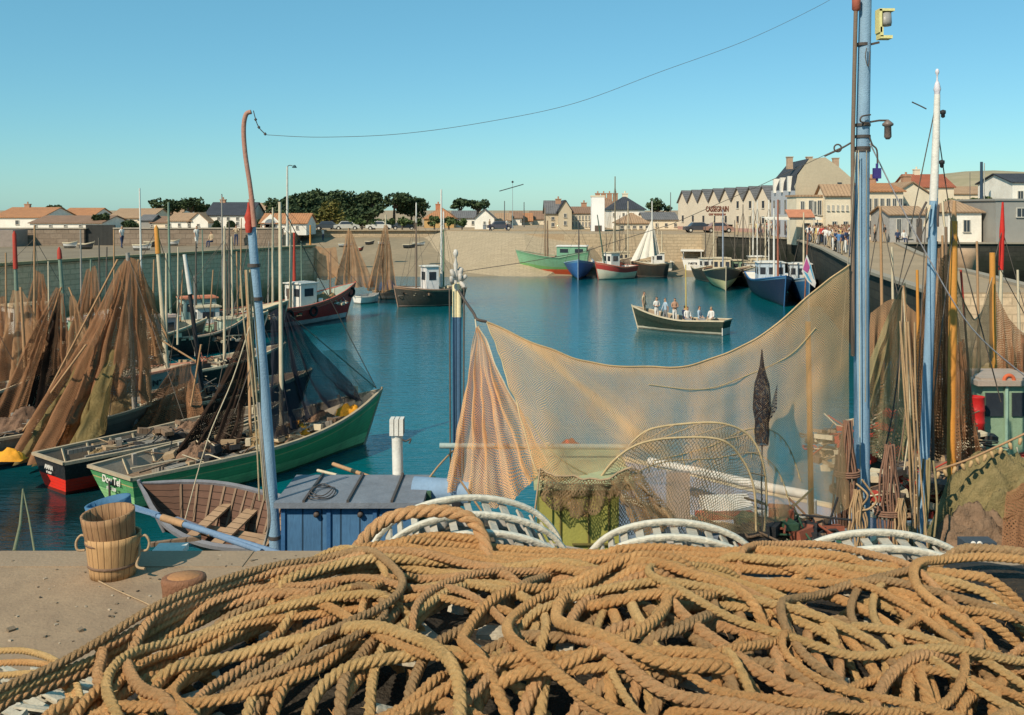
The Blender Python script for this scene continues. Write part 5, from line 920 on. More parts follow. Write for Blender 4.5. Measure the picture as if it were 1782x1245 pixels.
# ---- the boat with white rails, right of centre
R1=Boat('fishing_boat','grey-blue boat with thick white rails seen through the big golden net',(6.3,17.2),(1.2,21.6),2.5,2.35,2.3,2.7,hullpaint('slate_hull',[(0,(.2,.25,.32))],(.05,.05,.06),.3),tr=.8,rake=.5,deckdrop=.8,inner=dirt((.24,.28,.36)),deckmat=dirt((.2,.23,.3)))
m=MB(); m.tube(spline(pxs([(1130,803,20.5),(1220,822,19.6),(1320,845,18.6),(1408,862,17.8)],19),5),.085,10); m.build('rail',M_white,R1.t); m=MB(); m.tube(spline(pxs([(1215,893,17.5),(1330,895,17),(1445,906,16.5)],17),5),.07,10); m.build('rail',M_white,R1.t)
m=MB(); c=P(1180,868,17.3); m.box(c,(.4,.12,.95)); m.build('sternboard',dirt((.42,.33,.28)),R1.t); m=MB(); c=P(1265,882,16.9); m.box(c,(.85,.5,.14),.1,M=Matrix.Rotation(R(20),4,'X')); m.build('hatch_cover',M_white,R1.t); m=MB(); c=P(1262,896,16.6); m.box(c,(.95,.3,.08),.1); m.build('hatch_coaming',O_redw,R1.t)
m=MB(); m.tube([P(1413,870,16.9),P(1413,905,16.9)],.08,10); m.build('bollard',M_white,R1.t)
clutter('dark nets with rusty red rags piled beside the foot of the big blue mast',P(1360,950,14.6),(.75,.4),60,mats=[M_black,dirt((.3,.09,.05)),M_black,WOODD,M_dgreen],seed=21,h=.5)
NT_sh=netmat('shadow_mesh',(.05,.035,.035),(.03,.022,.022),.028,.21,.1)
t=thing('net_shadow','lamp-shaped shadow on the great golden net, shaped in dark mesh','shadow shape',P(1326,765,14.1))  # soft cast shadow on the net, modelled as a dark see-through mesh
m=MB(); m.lathe([(r_*14/F,(700-y_)*14/F) for r_,y_ in [(11,775),(13,755),(12,735),(16,712),(15,690),(13,668),(8,652),(4,636),(2,618),(1,608)]],P(1326,700,14.1),18); m.build('netting',NT_sh,t)  # body of the modelled shadow, in dark see-through mesh
m=MB(); m.grid([[P(1334+k*6,742-k*10,14.1),P(1338+k*5,700+(2-k)*10-8*k,14.12)] for k in range(4)],[[(k*.05,0),(k*.05,.2)] for k in range(4)]); m.build('shadow_fin',NT_sh,t)
m=MB(); m.tube([P(1326,775,14.1),P(1325,850,14.0),P(1327,925,13.8)],.012,5); m.build('cord',M_line,t)  # thin line added below the modelled shadow
wpole(R1.t,[P(1406,560,15.6),P(1412,905,15.6)],.045,O_or,'spar')
# ---- great golden net
GN=thing('fishing_net','great golden net slung from the twin poles to the big blue mast','fishing net',P(1150,640,14.6))
top=pxs([(847,560,13.4),(900,582,13.5),(960,606,13.6),(1030,629,13.8),(1100,640,14),(1180,638,14.3),(1250,620,14.6),(1330,580,15),(1400,522,15.4),(1478,460,16)],14)
bot=pxs([(948,855,12.6),(1000,890,12.55),(1090,905,13),(1180,915,13.4),(1270,925,13.8),(1360,920,14.4),(1430,905,15),(1478,880,15.6)],14)
def gdens(u,v):
    q=.28*math.exp(-(v/.05)**2); 
    a=abs((u-(.10+.34*v*1.35))); q+=.34*math.exp(-(a/.03)**2)*max(0,min(1,(.66-v)*8))+.1*math.exp(-((a-.06)/.02)**2)*(v<.5)
    a=abs(v-(.52-.25*(u-.45))); q+=.13*math.exp(-(a/.03)**2)*(u>.42)
    q+=.13*max(0,(u-.62)/.38)*(1-.3*v)+.05*max(0,math.sin(u*31+v*3))*(u>.7); q+=.16*math.exp(-((u)/.03)**2)
    q-=.09*min(1,max(0,(v-.5)*6)); return q
m,rows=net('',top,bot,NT_gold,nu=90,nv=50,amp=.055,fr=5,ph=.3,dens=gdens,rough=.035,build=False); m.build('netting',NT_gold,GN)
m=MB(); m.tube(rows[0],.014,5); m.build('head_rope',dirt((.6,.4,.2)),GN)
m=MB(); m.tube([r[0] for r in rows],.01,5); m.build('edge_rope',dirt((.6,.45,.25)),GN)
def on(u,v):
    a=u*90; b=v*50; i=min(89,int(a)); j=min(49,int(b)); return rows[j][i].lerp(rows[j][i+1],a-i).lerp(rows[j+1][i].lerp(rows[j+1][i+1],a-i),b-j)+V((0,-.012,0))
for nm,uv_ in (('cork_line',[(.36,.12),(.5,.16),(.62,.17),(.76,.2),(.86,.16)]),('foot_rope',[(.33,.62),(.42,.56),(.5,.5),(.6,.46),(.68,.5),(.74,.62),(.78,.8)]),('foot_rope',[(.2,.86),(.28,.7),(.36,.62),(.5,.58),(.62,.6),(.7,.72),(.74,.95)]),('cork_line',[(.02,.55),(.08,.7),(.2,.8),(.3,.72)])):
    q=spline([on(a,b) for a,b in uv_],10); m=MB(); m.tube(q,.008,5)
    if nm=='foot_rope':
        for k in range(0,len(q)-1,3): m.tube([q[k],q[k]+V((.01,-.01,-.08))],.007,4)
    m.build(nm,dirt((.5,.36,.18),(.3,.22,.1)),GN)
m2_,rows2=net('',pxs([(829,570,13.3),(832,568,13.3)],13.3),pxs([(778,842,12.9),(830,872,12.6),(875,880,12.6),(915,850,12.7),(948,812,12.8)],12.7),NT_gold,nu=46,nv=40,amp=.13,fr=5,ph=1.4,dens=lambda u,v:.07+.12*math.exp(-((u-.02)/.04)**2)+.1*math.exp(-((u-.35)/.05)**2)+.14*math.exp(-((u-.97)/.06)**2),build=False)
t=thing('fishing_net','narrow golden net hanging in a tall tent beside the great net','fishing net',P(830,570,13.3)); m2_.build('netting',NT_gold,t); m=MB(); m.tube([r[-1] for r in rows2],.01,5); m.build('edge_rope',M_cream,t); m=MB(); m.tube([P(829,572,13.3),P(827,556,13.35)],.01,5); m.build('hanging_line',M_cream,t)
m=MB(); m.tube(spline([P(798,505,13.9),P(810,525,13.8),P(824,545,13.5),P(830,556,13.4),P(847,560,13.4)],5),.02,6); one(m,'tackle',M_iron,'dark hooked tackle joining the twin poles to the great golden net','tackle')
# swag of net over the wheelhouse
net('brown mesh swagged over the front of the yellow-green wheelhouse',pxs([(935,818,12.45),(985,828,12.4),(1045,835,12.4),(1100,812,12.5)],12.4),pxs([(940,868,12.35),(985,895,12.3),(1040,892,12.3),(1085,850,12.4)],12.4),netmat('brown_mesh',(.3,.2,.11),(.2,.13,.07),.035,.16,.3),amp=.07,fr=4,dens=lambda u,v:.08,edges=['t'],nu=40,nv=16)
net('bunched brown mesh trailing from the wheelhouse roof to the right',pxs([(1060,838,12.3),(1105,815,12.6)],12.4),pxs([(1110,935,12.2),(1150,925,12.3),(1180,905,12.5)],12.3),netmat('brown_mesh_dense',(.42,.27,.14),(.26,.17,.09),.035,.2,.3),amp=.1,fr=3,dens=lambda u,v:.1)
m=MB(); [m.tube(q_,.012,5) for q_ in (spline(pxs([(940,815,12.4),(932,880,12.3),(925,930,12.3)],12.4),5),)]; one(m,'rope_end',M_rope,'thin rope falling along the left edge of the yellow-green wheelhouse','rope')
m=MB(); m.tube(spline(pxs([(800,835,12.5),(845,900,12.4),(870,940,12.3)],12.4),5),.014,5); one(m,'cord',O_tan,'brown cord running down below the tall tent of golden net','cord')
m=MB(); m.tube([P(790,475,14),P(905,458,14.3),P(1010,440,14.6),P(1170,390,15.3),P(1325,322,15.8),P(1440,268,16.2),P(1485,247,16.4)],.005,5); one(m,'stay_wire',M_line,'long stay wire running from the big blue mast down to the twin poles','wire')
# ---- big right mast
t=thing('mast','big light-blue mast with two lanterns, iron bands and tackle at the right','mast',P(1500,960,16.2)); dM=16.2
m=MB(); m.tube([P(1501,1030,dM),P(1500,850,dM),P(1499,500,dM),P(1502,200,dM),P(1506,0,dM),P(1508,-60,dM)],[.128,.128,.124,.108,.098,.094],18); m.build('shaft',BM,t)
m=MB(); m.tube([P(1484,620,dM-.1),P(1484,250,dM-.1),P(1489,30,dM-.1),P(1491,-40,dM-.1)],.035,8); m.build('pole_beside',dirt((.2,.14,.1),(.12,.09,.07)),t)
m=MB(); m.lathe([(.03,-.1),(.07,-.06),(.07,.12),(.03,.16)],P(1490,10,dM-.1),10); m.build('block',dirt((.35,.1,.06)),t)
for y_ in (78,218,238,258,262): m=MB(); m.tube([P(1501,y_-2.5,dM),P(1501,y_+2.5,dM)],.128 if y_>100 else .112,16); m.build('band',M_iron,t)
c=P(1537,78,dM); m=MB(); m.bar(P(1505,80,dM),P(1530,74,dM),.035); m.build('bracket',M_iron,t)
lt=MB(); YL=dirt((.75,.68,.3),(.6,.5,.2)); lt.box(P(1540,19,dM),(.25,.2,.04)); lt.box(P(1529,38,dM),(.045,.2,.38)); lt.box(P(1531,57,dM),(.05,.2,.16)); lt.box(P(1539,66,dM),(.2,.2,.05)); la=lt.build('lantern_housing',YL,t)
m=MB(); m.lathe([(0,-.11),(.09,-.11),(.1,-.06),(.09,.1),(0,.1)],P(1541,34,dM),14); m.build('lantern',dirt((.3,.29,.27),(.16,.15,.14),rough=.3),la)
m=MB(); m.tube(spline([P(1508,84,dM-.15),P(1506,100,dM-.2),P(1511,116,dM-.2),P(1514,90,dM-.15)],5),.008,5); m.build('cable',M_line,t)
m=MB(); m.tube([P(1500,215,dM),P(1530,210,dM),P(1546,210,dM)],.018,6); m.build('arm',M_iron,t); m=MB(); m.tube(spline([P(1515,200,dM-.15),P(1500,203,dM-.2),P(1498,212,dM-.2),P(1512,214,dM-.15)],5),.014,6); m.build('hook',M_iron,t)
m=MB(); m.lathe([(.02,.16),(.09,.1),(.09,.07),(.055,.05),(.06,-.12),(.03,-.16),(0,-.16)],P(1545,226,dM),12); m.build('lantern',dirt((.16,.13,.12),(.3,.2,.15),rough=.35),t)
m=MB(); m.tube(spline([P(1513,238,dM-.15),P(1518,252,dM-.15),P(1526,262,dM-.15),P(1527,290,dM-.15)],4),.014,6); m.build('tackle_line',M_iron,t); m=MB(); m.box(P(1526,302,dM-.15),(.12,.07,.17)); m.tube([P(1526,285,dM-.15),P(1526,316,dM-.15)],.02,6); m.build('block',dirt((.05,.04,.2)),t)
m=MB(); q=spline([P(1484,247,dM-.1),P(1465,258,dM-.1),P(1448,266,dM-.1),P(1435,272,dM-.1)],4); m.tube(q,.016,6); c=P(1458,258,dM-.1); m.tube([c+V((.06*math.cos(a),0,.06*math.sin(a))) for a in [i*PI/7 for i in range(14)]],.014,5,closed=True); m.build('shackle',M_iron,t)
for i,(x0,y0,x1,y1) in enumerate([(1494,262,1497,855),(1508,262,1506,700),(1490,262,1462,640),(1512,250,1600,470),(1486,250,1340,330)]):
    if i<3: m=MB(); m.tube([P(x0,y0,dM-.22),P(x1,y1,dM-.22)],.009,5); m.build('halyard',dirt((.35,.3,.22)) if i else M_cream,t)
m=MB(); m.tube(spline([P(1514,250,16.1),P(1600,420,16.6),P(1690,570,17.2),P(1790,660,18)],6),.012,5); one(m,'stay_wire',dirt((.55,.5,.5)),'pale stay wire slanting down to the right edge across the blue masts','wire')
# right basin masts and boats
E1=Boat('fishing_boat','cluttered green boat heaped with olive nets at the right edge',(6.4,17.2),(14.5,17.8),3.4,2.0,2.0,2.5,GREEN_H,tr=.8,rake=.7,deckdrop=.35,inner=dirt((.2,.24,.14)),deckmat=M_dgreen,cap=dirt((.4,.42,.42)))
mc=thing('mast','slim mast, white above and light blue below, with a turned white finial','mast',P(1603,955,17)); m=MB(); m.tube([P(1601,1010,17),P(1603,950,17),P(1618,560,17),P(1625,345,17)],[.088,.088,.08,.07],14); m.build('shaft',BM,mc); m=MB(); m.tube([P(1624.5,350,17),P(1629,240,17),P(1631,165,17)],[.072,.062,.05],14); m.build('upper_shaft',M_white,mc)
m=MB(); m.lathe([(.045,0),(.05,.06),(.062,.1),(.04,.2),(.015,.26),(.013,.34),(.03,.38),(.035,.41),(.02,.45),(0,.46)],P(1631,166,17),12); m.build('finial',dirt((.72,.68,.72)),mc)
for (x_,y_) in ((1641,198),(1639,285)): m=MB(); m.lathe([(0,-.08),(.035,-.06),(.035,-.01),(.05,0),(.05,.05),(0,.07)],P(x_,y_,17),8); m.build('insulator',M_black,mc)
m=MB(); m.tube([P(1587,178,17),P(1600,184,17),P(1612,190,17)],.012,5); m.build('spreader',M_iron,mc)
for k in range(5): m=MB(); m.tube([P(1612+k*7,352+6*(k%2),16.9),P(1602+k*10,372+8*(k%3),16.8),P(1596+k*12,395,16.8)],.02,6); m.build('block',[M_iron,M_cream,M_lb][k%3],mc)
lines(mc,[(P(1626,195,17),P(1563,500,17.3)),(P(1627,350,17),P(1560,520,17.3)),(P(1634,240,17),P(1660,420,17.6)),(P(1612,360,16.8),P(1585,950,15.8))],.01)
def mst(label,pts,r,mat,parent=None,top=None):
    t=thing('mast',label,'mast',pts[0]); m=MB(); m.tube(pts,r,10); m.build('shaft',mat,t)
    if top: m=MB(); m.tube(top[0],top[1],8); m.build('mast_top',top[2],t)
    return t
mst('thick orange-brown mast between the brown nets at the right',[P(1657,860,19.5),P(1656,795,19.5),P(1658,560,19.5),P(1660,385,19.5)],[.09,.088,.082,.07],O_or,top=([P(1660,385,19.5),P(1661,350,19.5)],[.06,.03],O_tan))
mst('short orange mast right of the U-shaped net',[P(1728,640,23),P(1727,440,23)],[.08,.065],O_or); mst('white pole with a red top near the right edge',[P(1740,590,30),P(1742,470,30)],.06,M_cream,top=([P(1742,470,30),P(1744,400,30),P(1745,352,30)],[.075,.08,.03],dirt((.6,.03,.02))))
for i,(x0,y0,x1,y1,d) in enumerate([(1640,410,1645,780,20.5),(1630,420,1610,800,20),(1650,430,1690,760,20.5),(1672,470,1690,700,22)]): m=MB(); m.tube([P(x0,y0,d),P(x1,y1,d)],.025,6); one(m,'spar',[O_tan,M_iron,O_tan,O_redw][i],['brown','black','tan','reddish'][i]+' thin spar standing among the nets by the orange-brown mast','spar')
net('tan-green net hanging in a peak between the two blue masts',pxs([(1566,500),(1576,492)],17.6),pxs([(1508,640,17.8),(1510,780,17.8),(1545,800,17.7),(1590,790,17.6)],17.7),netmat('tan_green_net',(.45,.36,.19),(.3,.27,.14),.05,.2,.35),nu=40,nv=26,amp=.1,fr=3,ph=.5,dens=lambda u,v:.08)
for i in range(5): hank(['dark rope','tan rope','brown rope','pale rope','tarred rope'][i]+' dangling down the front of the peaked net between the blue masts',pxs([(1573,497),(1566+4*i,600),(1552+11*i,720),(1535+13*i,800+6*i)],17.3),.014,1,.02,[M_iron,M_rope,WOODD,M_cream,O_tan][i],name='hanging_rope',seed=i)
net('brown net looped in a deep U between the two orange masts',pxs([(1662,478,19.6),(1676,520,20),(1696,556,21),(1712,530,22),(1727,482,22.8)],21),pxs([(1664,780,19.6),(1680,720,20),(1690,660,21),(1712,640,22),(1728,620,22.8)],21),NT_br2,nu=50,nv=28,amp=.1,fr=4,ph=.2,dens=lambda u,v:.06+.1*math.exp(-(v/.05)**2),edges=['t'])
net('dark brown net bundled left of the orange-brown mast',pxs([(1636,450),(1652,440)],20.2),pxs([(1612,790),(1632,800),(1652,790)],20),NT_br,amp=.15,fr=3,dens=lambda u,v:.18)
net('coarse brown net with cords down to the deck beside the slim mast',pxs([(1612,480),(1622,470)],18.3),pxs([(1570,760),(1595,790),(1618,780)],18.3),NT_br,amp=.12,fr=3,dens=lambda u,v:.12)
# coils on the masts
CR=dirt((.26,.14,.09),(.14,.08,.06),sc_=6,fine=50); CR2=dirt((.45,.3,.16),(.28,.18,.1),sc_=6,fine=50)
def coil(label,px,y0,y1,wpx,d,n,mat,seed,tie=None,group=None):
    rs=random.Random(seed); t=thing('rope_coil',label,'rope coil',P(px,y1,d),group); a=P(px,y0,d); H_=(y1-y0)*d/F; Wd=wpx*d/F
    for i in range(n):
        u=(i+.5)/n; x=(u-.5)*Wd*.9; dep=.06*math.sin(PI*u); q=[]
        for j in range(15):
            v=j/14; fl=.35+.75*min(1,v*1.8)-.25*max(0,v-.75)*4*.5
            q.append(a+V((x*fl+.012*math.sin(j*1.1+i),-dep-.05+.02*math.sin(i*2.1+j*.5),-H_*v*(1+.05*math.sin(i*1.7)))))
        m=MB(); m.tube(q,.017,6); m.build('loop',mat,t)
    if tie:
        for k in range(3): z=a.z-H_*tie-.035*k; m=MB(); m.tube([(a.x+Wd*.55*math.cos(b),a.y-.06+.1*math.sin(b),z+.02*math.sin(b)) for b in [i*PI/9 for i in range(18)]],.016,6,closed=True); m.build('lashing',mat,t)
    return t
coil('brown rope hank hung high on the left of the big blue mast',1472,730,925,40,15.7,9,CR,1,.45); coil('dark rope hank bound with turns at its waist, half behind the high brown hank',1456,790,930,24,15.9,5,dirt((.12,.07,.055)),2,.4)
coil('brown rope hank right of the big blue mast with a horizontal lashing',1545,772,955,46,15.7,9,CR,3,.62); coil('tan rope loops hung low across the foot of the big blue mast',1490,850,965,38,15.5,8,CR2,4); coil('tan rope hank at the bottom between the brown hank and the slim mast',1565,865,965,30,15.6,6,CR2,6)
m=MB(); m.tube(spline(pxs([(1500,835,15.4),(1515,855,15.4),(1525,872,15.4),(1512,886,15.4),(1492,892,15.4),(1495,915,15.4),(1510,930,15.4)],15.4),6),.017,6); m.tube(spline(pxs([(1490,842,15.4),(1510,862,15.3),(1500,880,15.4)],15.4),6),.017,6); one(m,'rope_end',CR2,'tan rope end curling out across the foot of the big blue mast','rope')
hank('long tan strands hanging beside the lower slim mast',pxs([(1580,560),(1588,700),(1595,830),(1600,950)],16.2),.018,6,.09,CR2,name='rope_strands',seed=9); hank('greenish-tan strands lashed in front of the slim mast foot',pxs([(1612,800),(1610,870),(1606,930)],16.4),.02,7,.1,dirt((.33,.26,.13)),name='rope_strands',seed=10)
# heap on the right boat
netheap('great mound of olive and tan netting on the cluttered green boat',V((10.4,17.7,1.9)),(2.9,1.2),1.6,M_mesh_ol,seed=2,n=80); netheap('brown bunch of netting on the near side of the cluttered green boat',V((8.1,16.9,1.9)),(.9,.5),.75,M_mesh_br,seed=7,n=44)
m=MB(); q=spline(pxs([(1625,820,17),(1680,802,17.2),(1730,780,17.4),(1790,752,17.6)],17),12); m.tube(q,.02,6)
one(m,'cork_line',O_tan,'cork line strung above the olive nets at the right edge','rope')
for i in range(2,len(q)-1,3):
    m=MB(); m.lathe([(0,-.07),(.03,-.05),(.035,.05),(0,.07)],q[i]+V((0,-.02,-.09)),8,M=Matrix.Rotation(.4*math.sin(i),4,'Y')); one(m,'cork_float',dirt((.5,.33,.16)),'small cork hanging from the cork line at the right edge','float',group='corks on the line at the right edge')
clutter('planks, cords and rusty iron under the olive nets on the cluttered green boat',V((9.0,16.3,2.0)),(1.9,.35),60,mats=[O_tan,M_iron,WOODG,dirt((.4,.28,.08))],seed=31,h=.35)
t=thing('crate','dark blue-grey box with two white marks on the near gunwale of the cluttered green boat','crate',P(1700,962,15.9)); m=MB(); m.box(P(1700,950,15.9),(.5,.3,.2)); m.build('box',dirt((.06,.08,.1)),t)
for dx in (-6,5): m=MB(); m.lathe([(0,-.01),(.045,-.01),(.045,.01),(0,.01)],P(1700+dx,947,15.74),10,M=Matrix.Rotation(PI/2,4,'X')); m.build('mark',M_white,t)
K=Boat('fishing_boat','green boat with a mint wheelhouse and a red drum at the right edge',(9.6,26.3),(18.2,28.3),3.2,1.5,1.5,2.2,GREEN_H,tr=.8,rake=.6,deckdrop=.3,cap=M_mint)
wh=wbox(K.t,12.45,14.0,26.0,27.6,1.3,3.35,M_mint,'wheelhouse'); m=MB(); m.box((13.2,26.8,3.42),(1.9,1.9,.13)); m.box((13.2,26.8,3.5),(1.6,1.6,.08)); m.build('roof',dirt((.42,.33,.26)),wh)
for x0 in (12.72,13.42): m=MB(); m.box((x0+.02,25.98,2.85),(.46,.06,.62)); w_=m.build('window',M_pane,wh)
m=MB(); m.box((13.05,25.95,2.5),(.07,.05,1.7)); m.build('door_post',dirt((.35,.52,.4)),wh)
t=thing('oil_drum','red ribbed oil drum in front of the mint wheelhouse','oil drum',P(1700,757,25.6)); m=MB(); a=P(1700,757,25.6); m.lathe([(0,0),(.19,0),(.19,.3),(.205,.33),(.19,.36),(.19,.62),(.205,.65),(.19,.68),(.19,.98),(.2,1.0),(.18,1.0),(.17,.97),(0,.97)],a,18); m.build('drum',dirt((.5,.02,.02),(.3,.03,.02),rough=.4),t); m=MB(); m.box(a+V((0,0,-.12)),(.6,.4,.24)); m.build('stand',M_black,t)
t=thing('lifebuoy','orange-red lifebuoy on the roof of the mint wheelhouse','lifebuoy',P(1756,665,26)); m=MB(); a=P(1756,662,26); m.tube([a+V((.13*math.cos(b),0,.13*math.sin(b))) for b in [i*PI/9 for i in range(18)]],.05,8,closed=True); m.build('ring',dirt((.6,.13,.05)),t)
O1=Boat('fishing_boat','brown and orange boat beyond the mint wheelhouse at the right edge',(14.6,33.8),(22.5,35.8),3,1.9,1.9,2.6,BLK_H,tr=.8,rake=.6,deckdrop=.4,cap=O_or,deckmat=dirt((.4,.18,.1))); O1.cabin(.6,1.6,1.8,1.9,dirt((.5,.2,.12)),M_cream,2); clutter('orange planks and rusty gear on the brown and orange boat',O1.W(.35,0,O1.dz(.35)),(1.5,.9),50,mats=[dirt((.55,.2,.1)),M_iron,O_tan,M_cream],seed=41,h=1.0)
O2=Boat('fishing_boat','small boat with a blue and white cabin seen between the two blue masts',(12.4,28.8),(13.2,33.6),2.4,1.5,1.5,2.2,DARK_H,tr=.8,rake=.4,deckdrop=.5); O2.cabin(.5,1.6,1.6,1.9,M_white,M_blue,2); clutter('cream crates and floats on the small boat between the blue masts',O2.W(.2,0,O2.dz(.2)),(.9,.8),40,mats=[M_cream,M_white,WOODD],seed=42,h=1.1)
O3=Boat('fishing_boat','old brown boat lying by the pier head behind the right-hand nets',(13.6,24),(8.6,24.8),2.6,1.6,1.6,2.2,BLK_H,tr=.8,rake=.4,deckdrop=.5); clutter('brown crates, barrels and rope behind the right-hand nets',O3.W(.4,0,O3.dz(.4)),(1.6,.8),60,mats=[WOODD,M_iron,O_redw,M_cream],seed=43,h=1.1)
# objects on the pier
a=PZ(1680,470,4.8); t=thing('mooring_bollard','squat brown stone bollard on the pier edge behind the U-shaped net','bollard',a); m=MB(); m.lathe([(0,0),(.55,0),(.5,.5),(.62,.7),(.62,1.0),(.5,1.15),(0,1.15)],a,14); m.build('stone',dirt((.4,.27,.17)),t)

# dense gear and nets between and behind the right-hand masts
NR='brown nets hung close together at the right'
net('tall brown net filling the gap right of the slim mast',pxs([(1612,440),(1640,430)],24),pxs([(1590,740),(1625,760),(1665,740)],24),NT_br2,amp=.25,fr=4,ph=.8,dens=lambda u,v:.16,group=NR)
net('wide tan net behind the peaked one, in front of the pier head',pxs([(1515,545),(1560,520),(1610,560)],26),pxs([(1500,760),(1560,790),(1640,770)],26),NT_br2,amp=.4,fr=5,ph=1.8,dens=lambda u,v:.2,sag=.3,group=NR)
net('brown net draped from the short orange mast to the right edge',pxs([(1730,500),(1760,560),(1800,590)],28),pxs([(1720,660),(1760,680),(1800,690)],28),NT_br,amp=.3,fr=4,ph=2.8,dens=lambda u,v:.12,group=NR)
net('rust-brown net bundle hanging beside the orange-brown mast foot',pxs([(1664,600),(1678,590)],19.2),pxs([(1662,800),(1690,810),(1705,780)],19.2),NT_br,amp=.12,fr=3,ph=.3,dens=lambda u,v:.15,group=NR)
for i,(px,y0,y1,d,r,mt,lb) in enumerate([(1532,360,620,27,.05,O_tan,'thin tan mast right of the big blue mast'),(1552,430,640,27,.045,M_cream,'thin cream mast behind the peaked net'),(1596,470,700,25,.05,O_or,'orange spar left of the slim mast'),(1618,500,820,18.5,.05,M_iron,'black spar hard right of the slim mast'),(1646,395,800,21,.045,WOODD,'dark wooden spar just left of the orange-brown mast'),(1700,420,640,31,.05,O_tan,'tan mast between the two orange ones'),(1771,470,640,29,.05,M_cream,'cream mast near the right edge')]):
    m=MB(); m.tube([P(px+4,y1,d),P(px,y0,d)],[r,r*.7],7); one(m,'spar',mt,lb,'spar',loc=P(px+4,y1,d))
for i,(c_,r_,lb) in enumerate([(V((9.6,24.4,1.7)),(2.2,.7),'brown crates and net bundles on the old brown boat by the pier head'),(V((11.6,22.0,1.2)),(1.6,.5),'crates and oil-stained rope behind the dark nets at the right'),(V((13.6,27.5,1.6)),(2.6,.6),'orange crates and cordage around the mint wheelhouse'),(V((8.4,21.2,1.2)),(1.2,.6),'pile of crates between the two blue masts')]):
    clutter(lb,c_,r_,150,mats=[WOODD,M_rope,M_iron,O_redw,M_cream],seed=70+i,h=1.5)
O4=Boat('fishing_boat','dark brown boat squeezed between the slim mast and the mint wheelhouse',(7.6,21.4),(12.8,22.6),2.4,1.3,1.3,2.0,BLK_H,tr=.75,rake=.5,deckdrop=.4,cap=O_tan,deckmat=WOODD)
netheap('brown net heap on the boat squeezed behind the slim mast',O4.W(.5,0,O4.dz(.5)),(1.6,.8),1.1,M_mesh_br,seed=12,n=30)
lines(O1.t,[(P(1744,400,30),P(1790,560,30)),(P(1744,400,30),P(1690,620,28)),(P(1728,445,23),P(1790,560,24)),(P(1660,390,19.5),P(1742,700,19.8)),(P(1660,390,19.5),P(1610,820,18.5)),(P(1532,365,27),P(1500,560,27)),(P(1532,365,27),P(1580,600,26))],.013)

net('sheet of olive netting thrown over the great mound at the right edge',[V((8.6,17.1,3.1)),V((9.4,17.4,3.5)),V((10.4,17.5,3.7)),V((12.5,17.4,3.6))],[V((8.0,16.1,2.2)),V((8.8,15.9,2.4)),V((10.4,15.8,2.3)),V((12.5,15.9,2.4))],NT_br,amp=.16,fr=9,ph=.6,rough=.1,nu=60,nv=30,dens=lambda u,v:.08+.1*v)

# a second rank of nets and spars thickening the raft on the left
NG2='small brown nets hung among the masts of the left raft'
for i,(tp,bt,d,mt,am) in enumerate([([(150,470),(166,462)],[(96,650),(140,662),(186,640)],42,NT_br,.3),([(262,470),(276,462)],[(250,600),(300,625),(345,590)],43,NT_br2,.3),([(60,470),(76,478)],[(30,620),(70,640),(104,610)],44,NT_br,.3),([(330,500),(346,492)],[(300,600),(345,620),(392,588)],52,NT_br,.35),([(-10,520),(8,515)],[(-60,700),(-10,710),(40,680)],40,NT_br,.3),([(388,470),(400,462)],[(360,560),(400,572),(430,548)],58,NT_br2,.3),([(300,640),(330,632)],[(230,740),(290,752),(352,720)],35,NT_br,.3),([(500,440),(512,436)],[(470,520),(505,535),(560,510)],74,NT_br2,.35)]):
    if i in (1,3,5,7): continue
    net('brown net '+['over the cabin left of the big gathered one','behind the white mast with the orange top','between the red-topped and the green-and-red masts','by the slanting black mast','cut off by the left edge','beside the cream masts of the black-hulled boat','spread low over the old brown boat','aft of the red boat wheelhouse'][i],pxs(tp,d),pxs(bt,d-1),mt,nu=30,nv=18,amp=am,fr=4,ph=i*1.3,dens=lambda u,v:.06,group=NG2)
for i,(px,y0,y1,d,r) in enumerate([(60,430,640,43,.06),(84,455,640,42,.05),(140,400,620,50,.06),(158,452,640,42,.06),(186,430,600,46,.05),(268,452,620,43,.06),(310,430,600,52,.06),(338,480,620,52,.05),(352,400,560,60,.06),(394,455,580,58,.06),(420,380,520,68,.06),(447,400,540,70,.06),(468,420,560,68,.06),(524,420,520,74,.06),(508,430,530,74,.06),(10,440,620,44,.06)]):
    m=MB(); m.tube([P(px+3*math.sin(i),y1,d),P(px,y0,d)],[r,r*.6],7); one(m,'mast',[O_tan,M_cream,O_grey,O_gp,M_line][i%5],['tan','cream','grey','green','black'][i%5]+' mast '+['left of the green-and-red one','right of the narrow nets','rising before the long low shed','over the cabin by the big net','left of the grey mast','behind the white mast with orange top','left of the slanting black one','holding a small net by the slanting black one','over the orange-roofed cabin','beside the cream masts','just left of the light-blue mast','just right of the light-blue mast','forward of the red boat wheelhouse','aft of the red boat wheelhouse','holding the net aft of the red boat wheelhouse','at the left edge of the raft'][i],'mast',loc=P(px,y1,d))

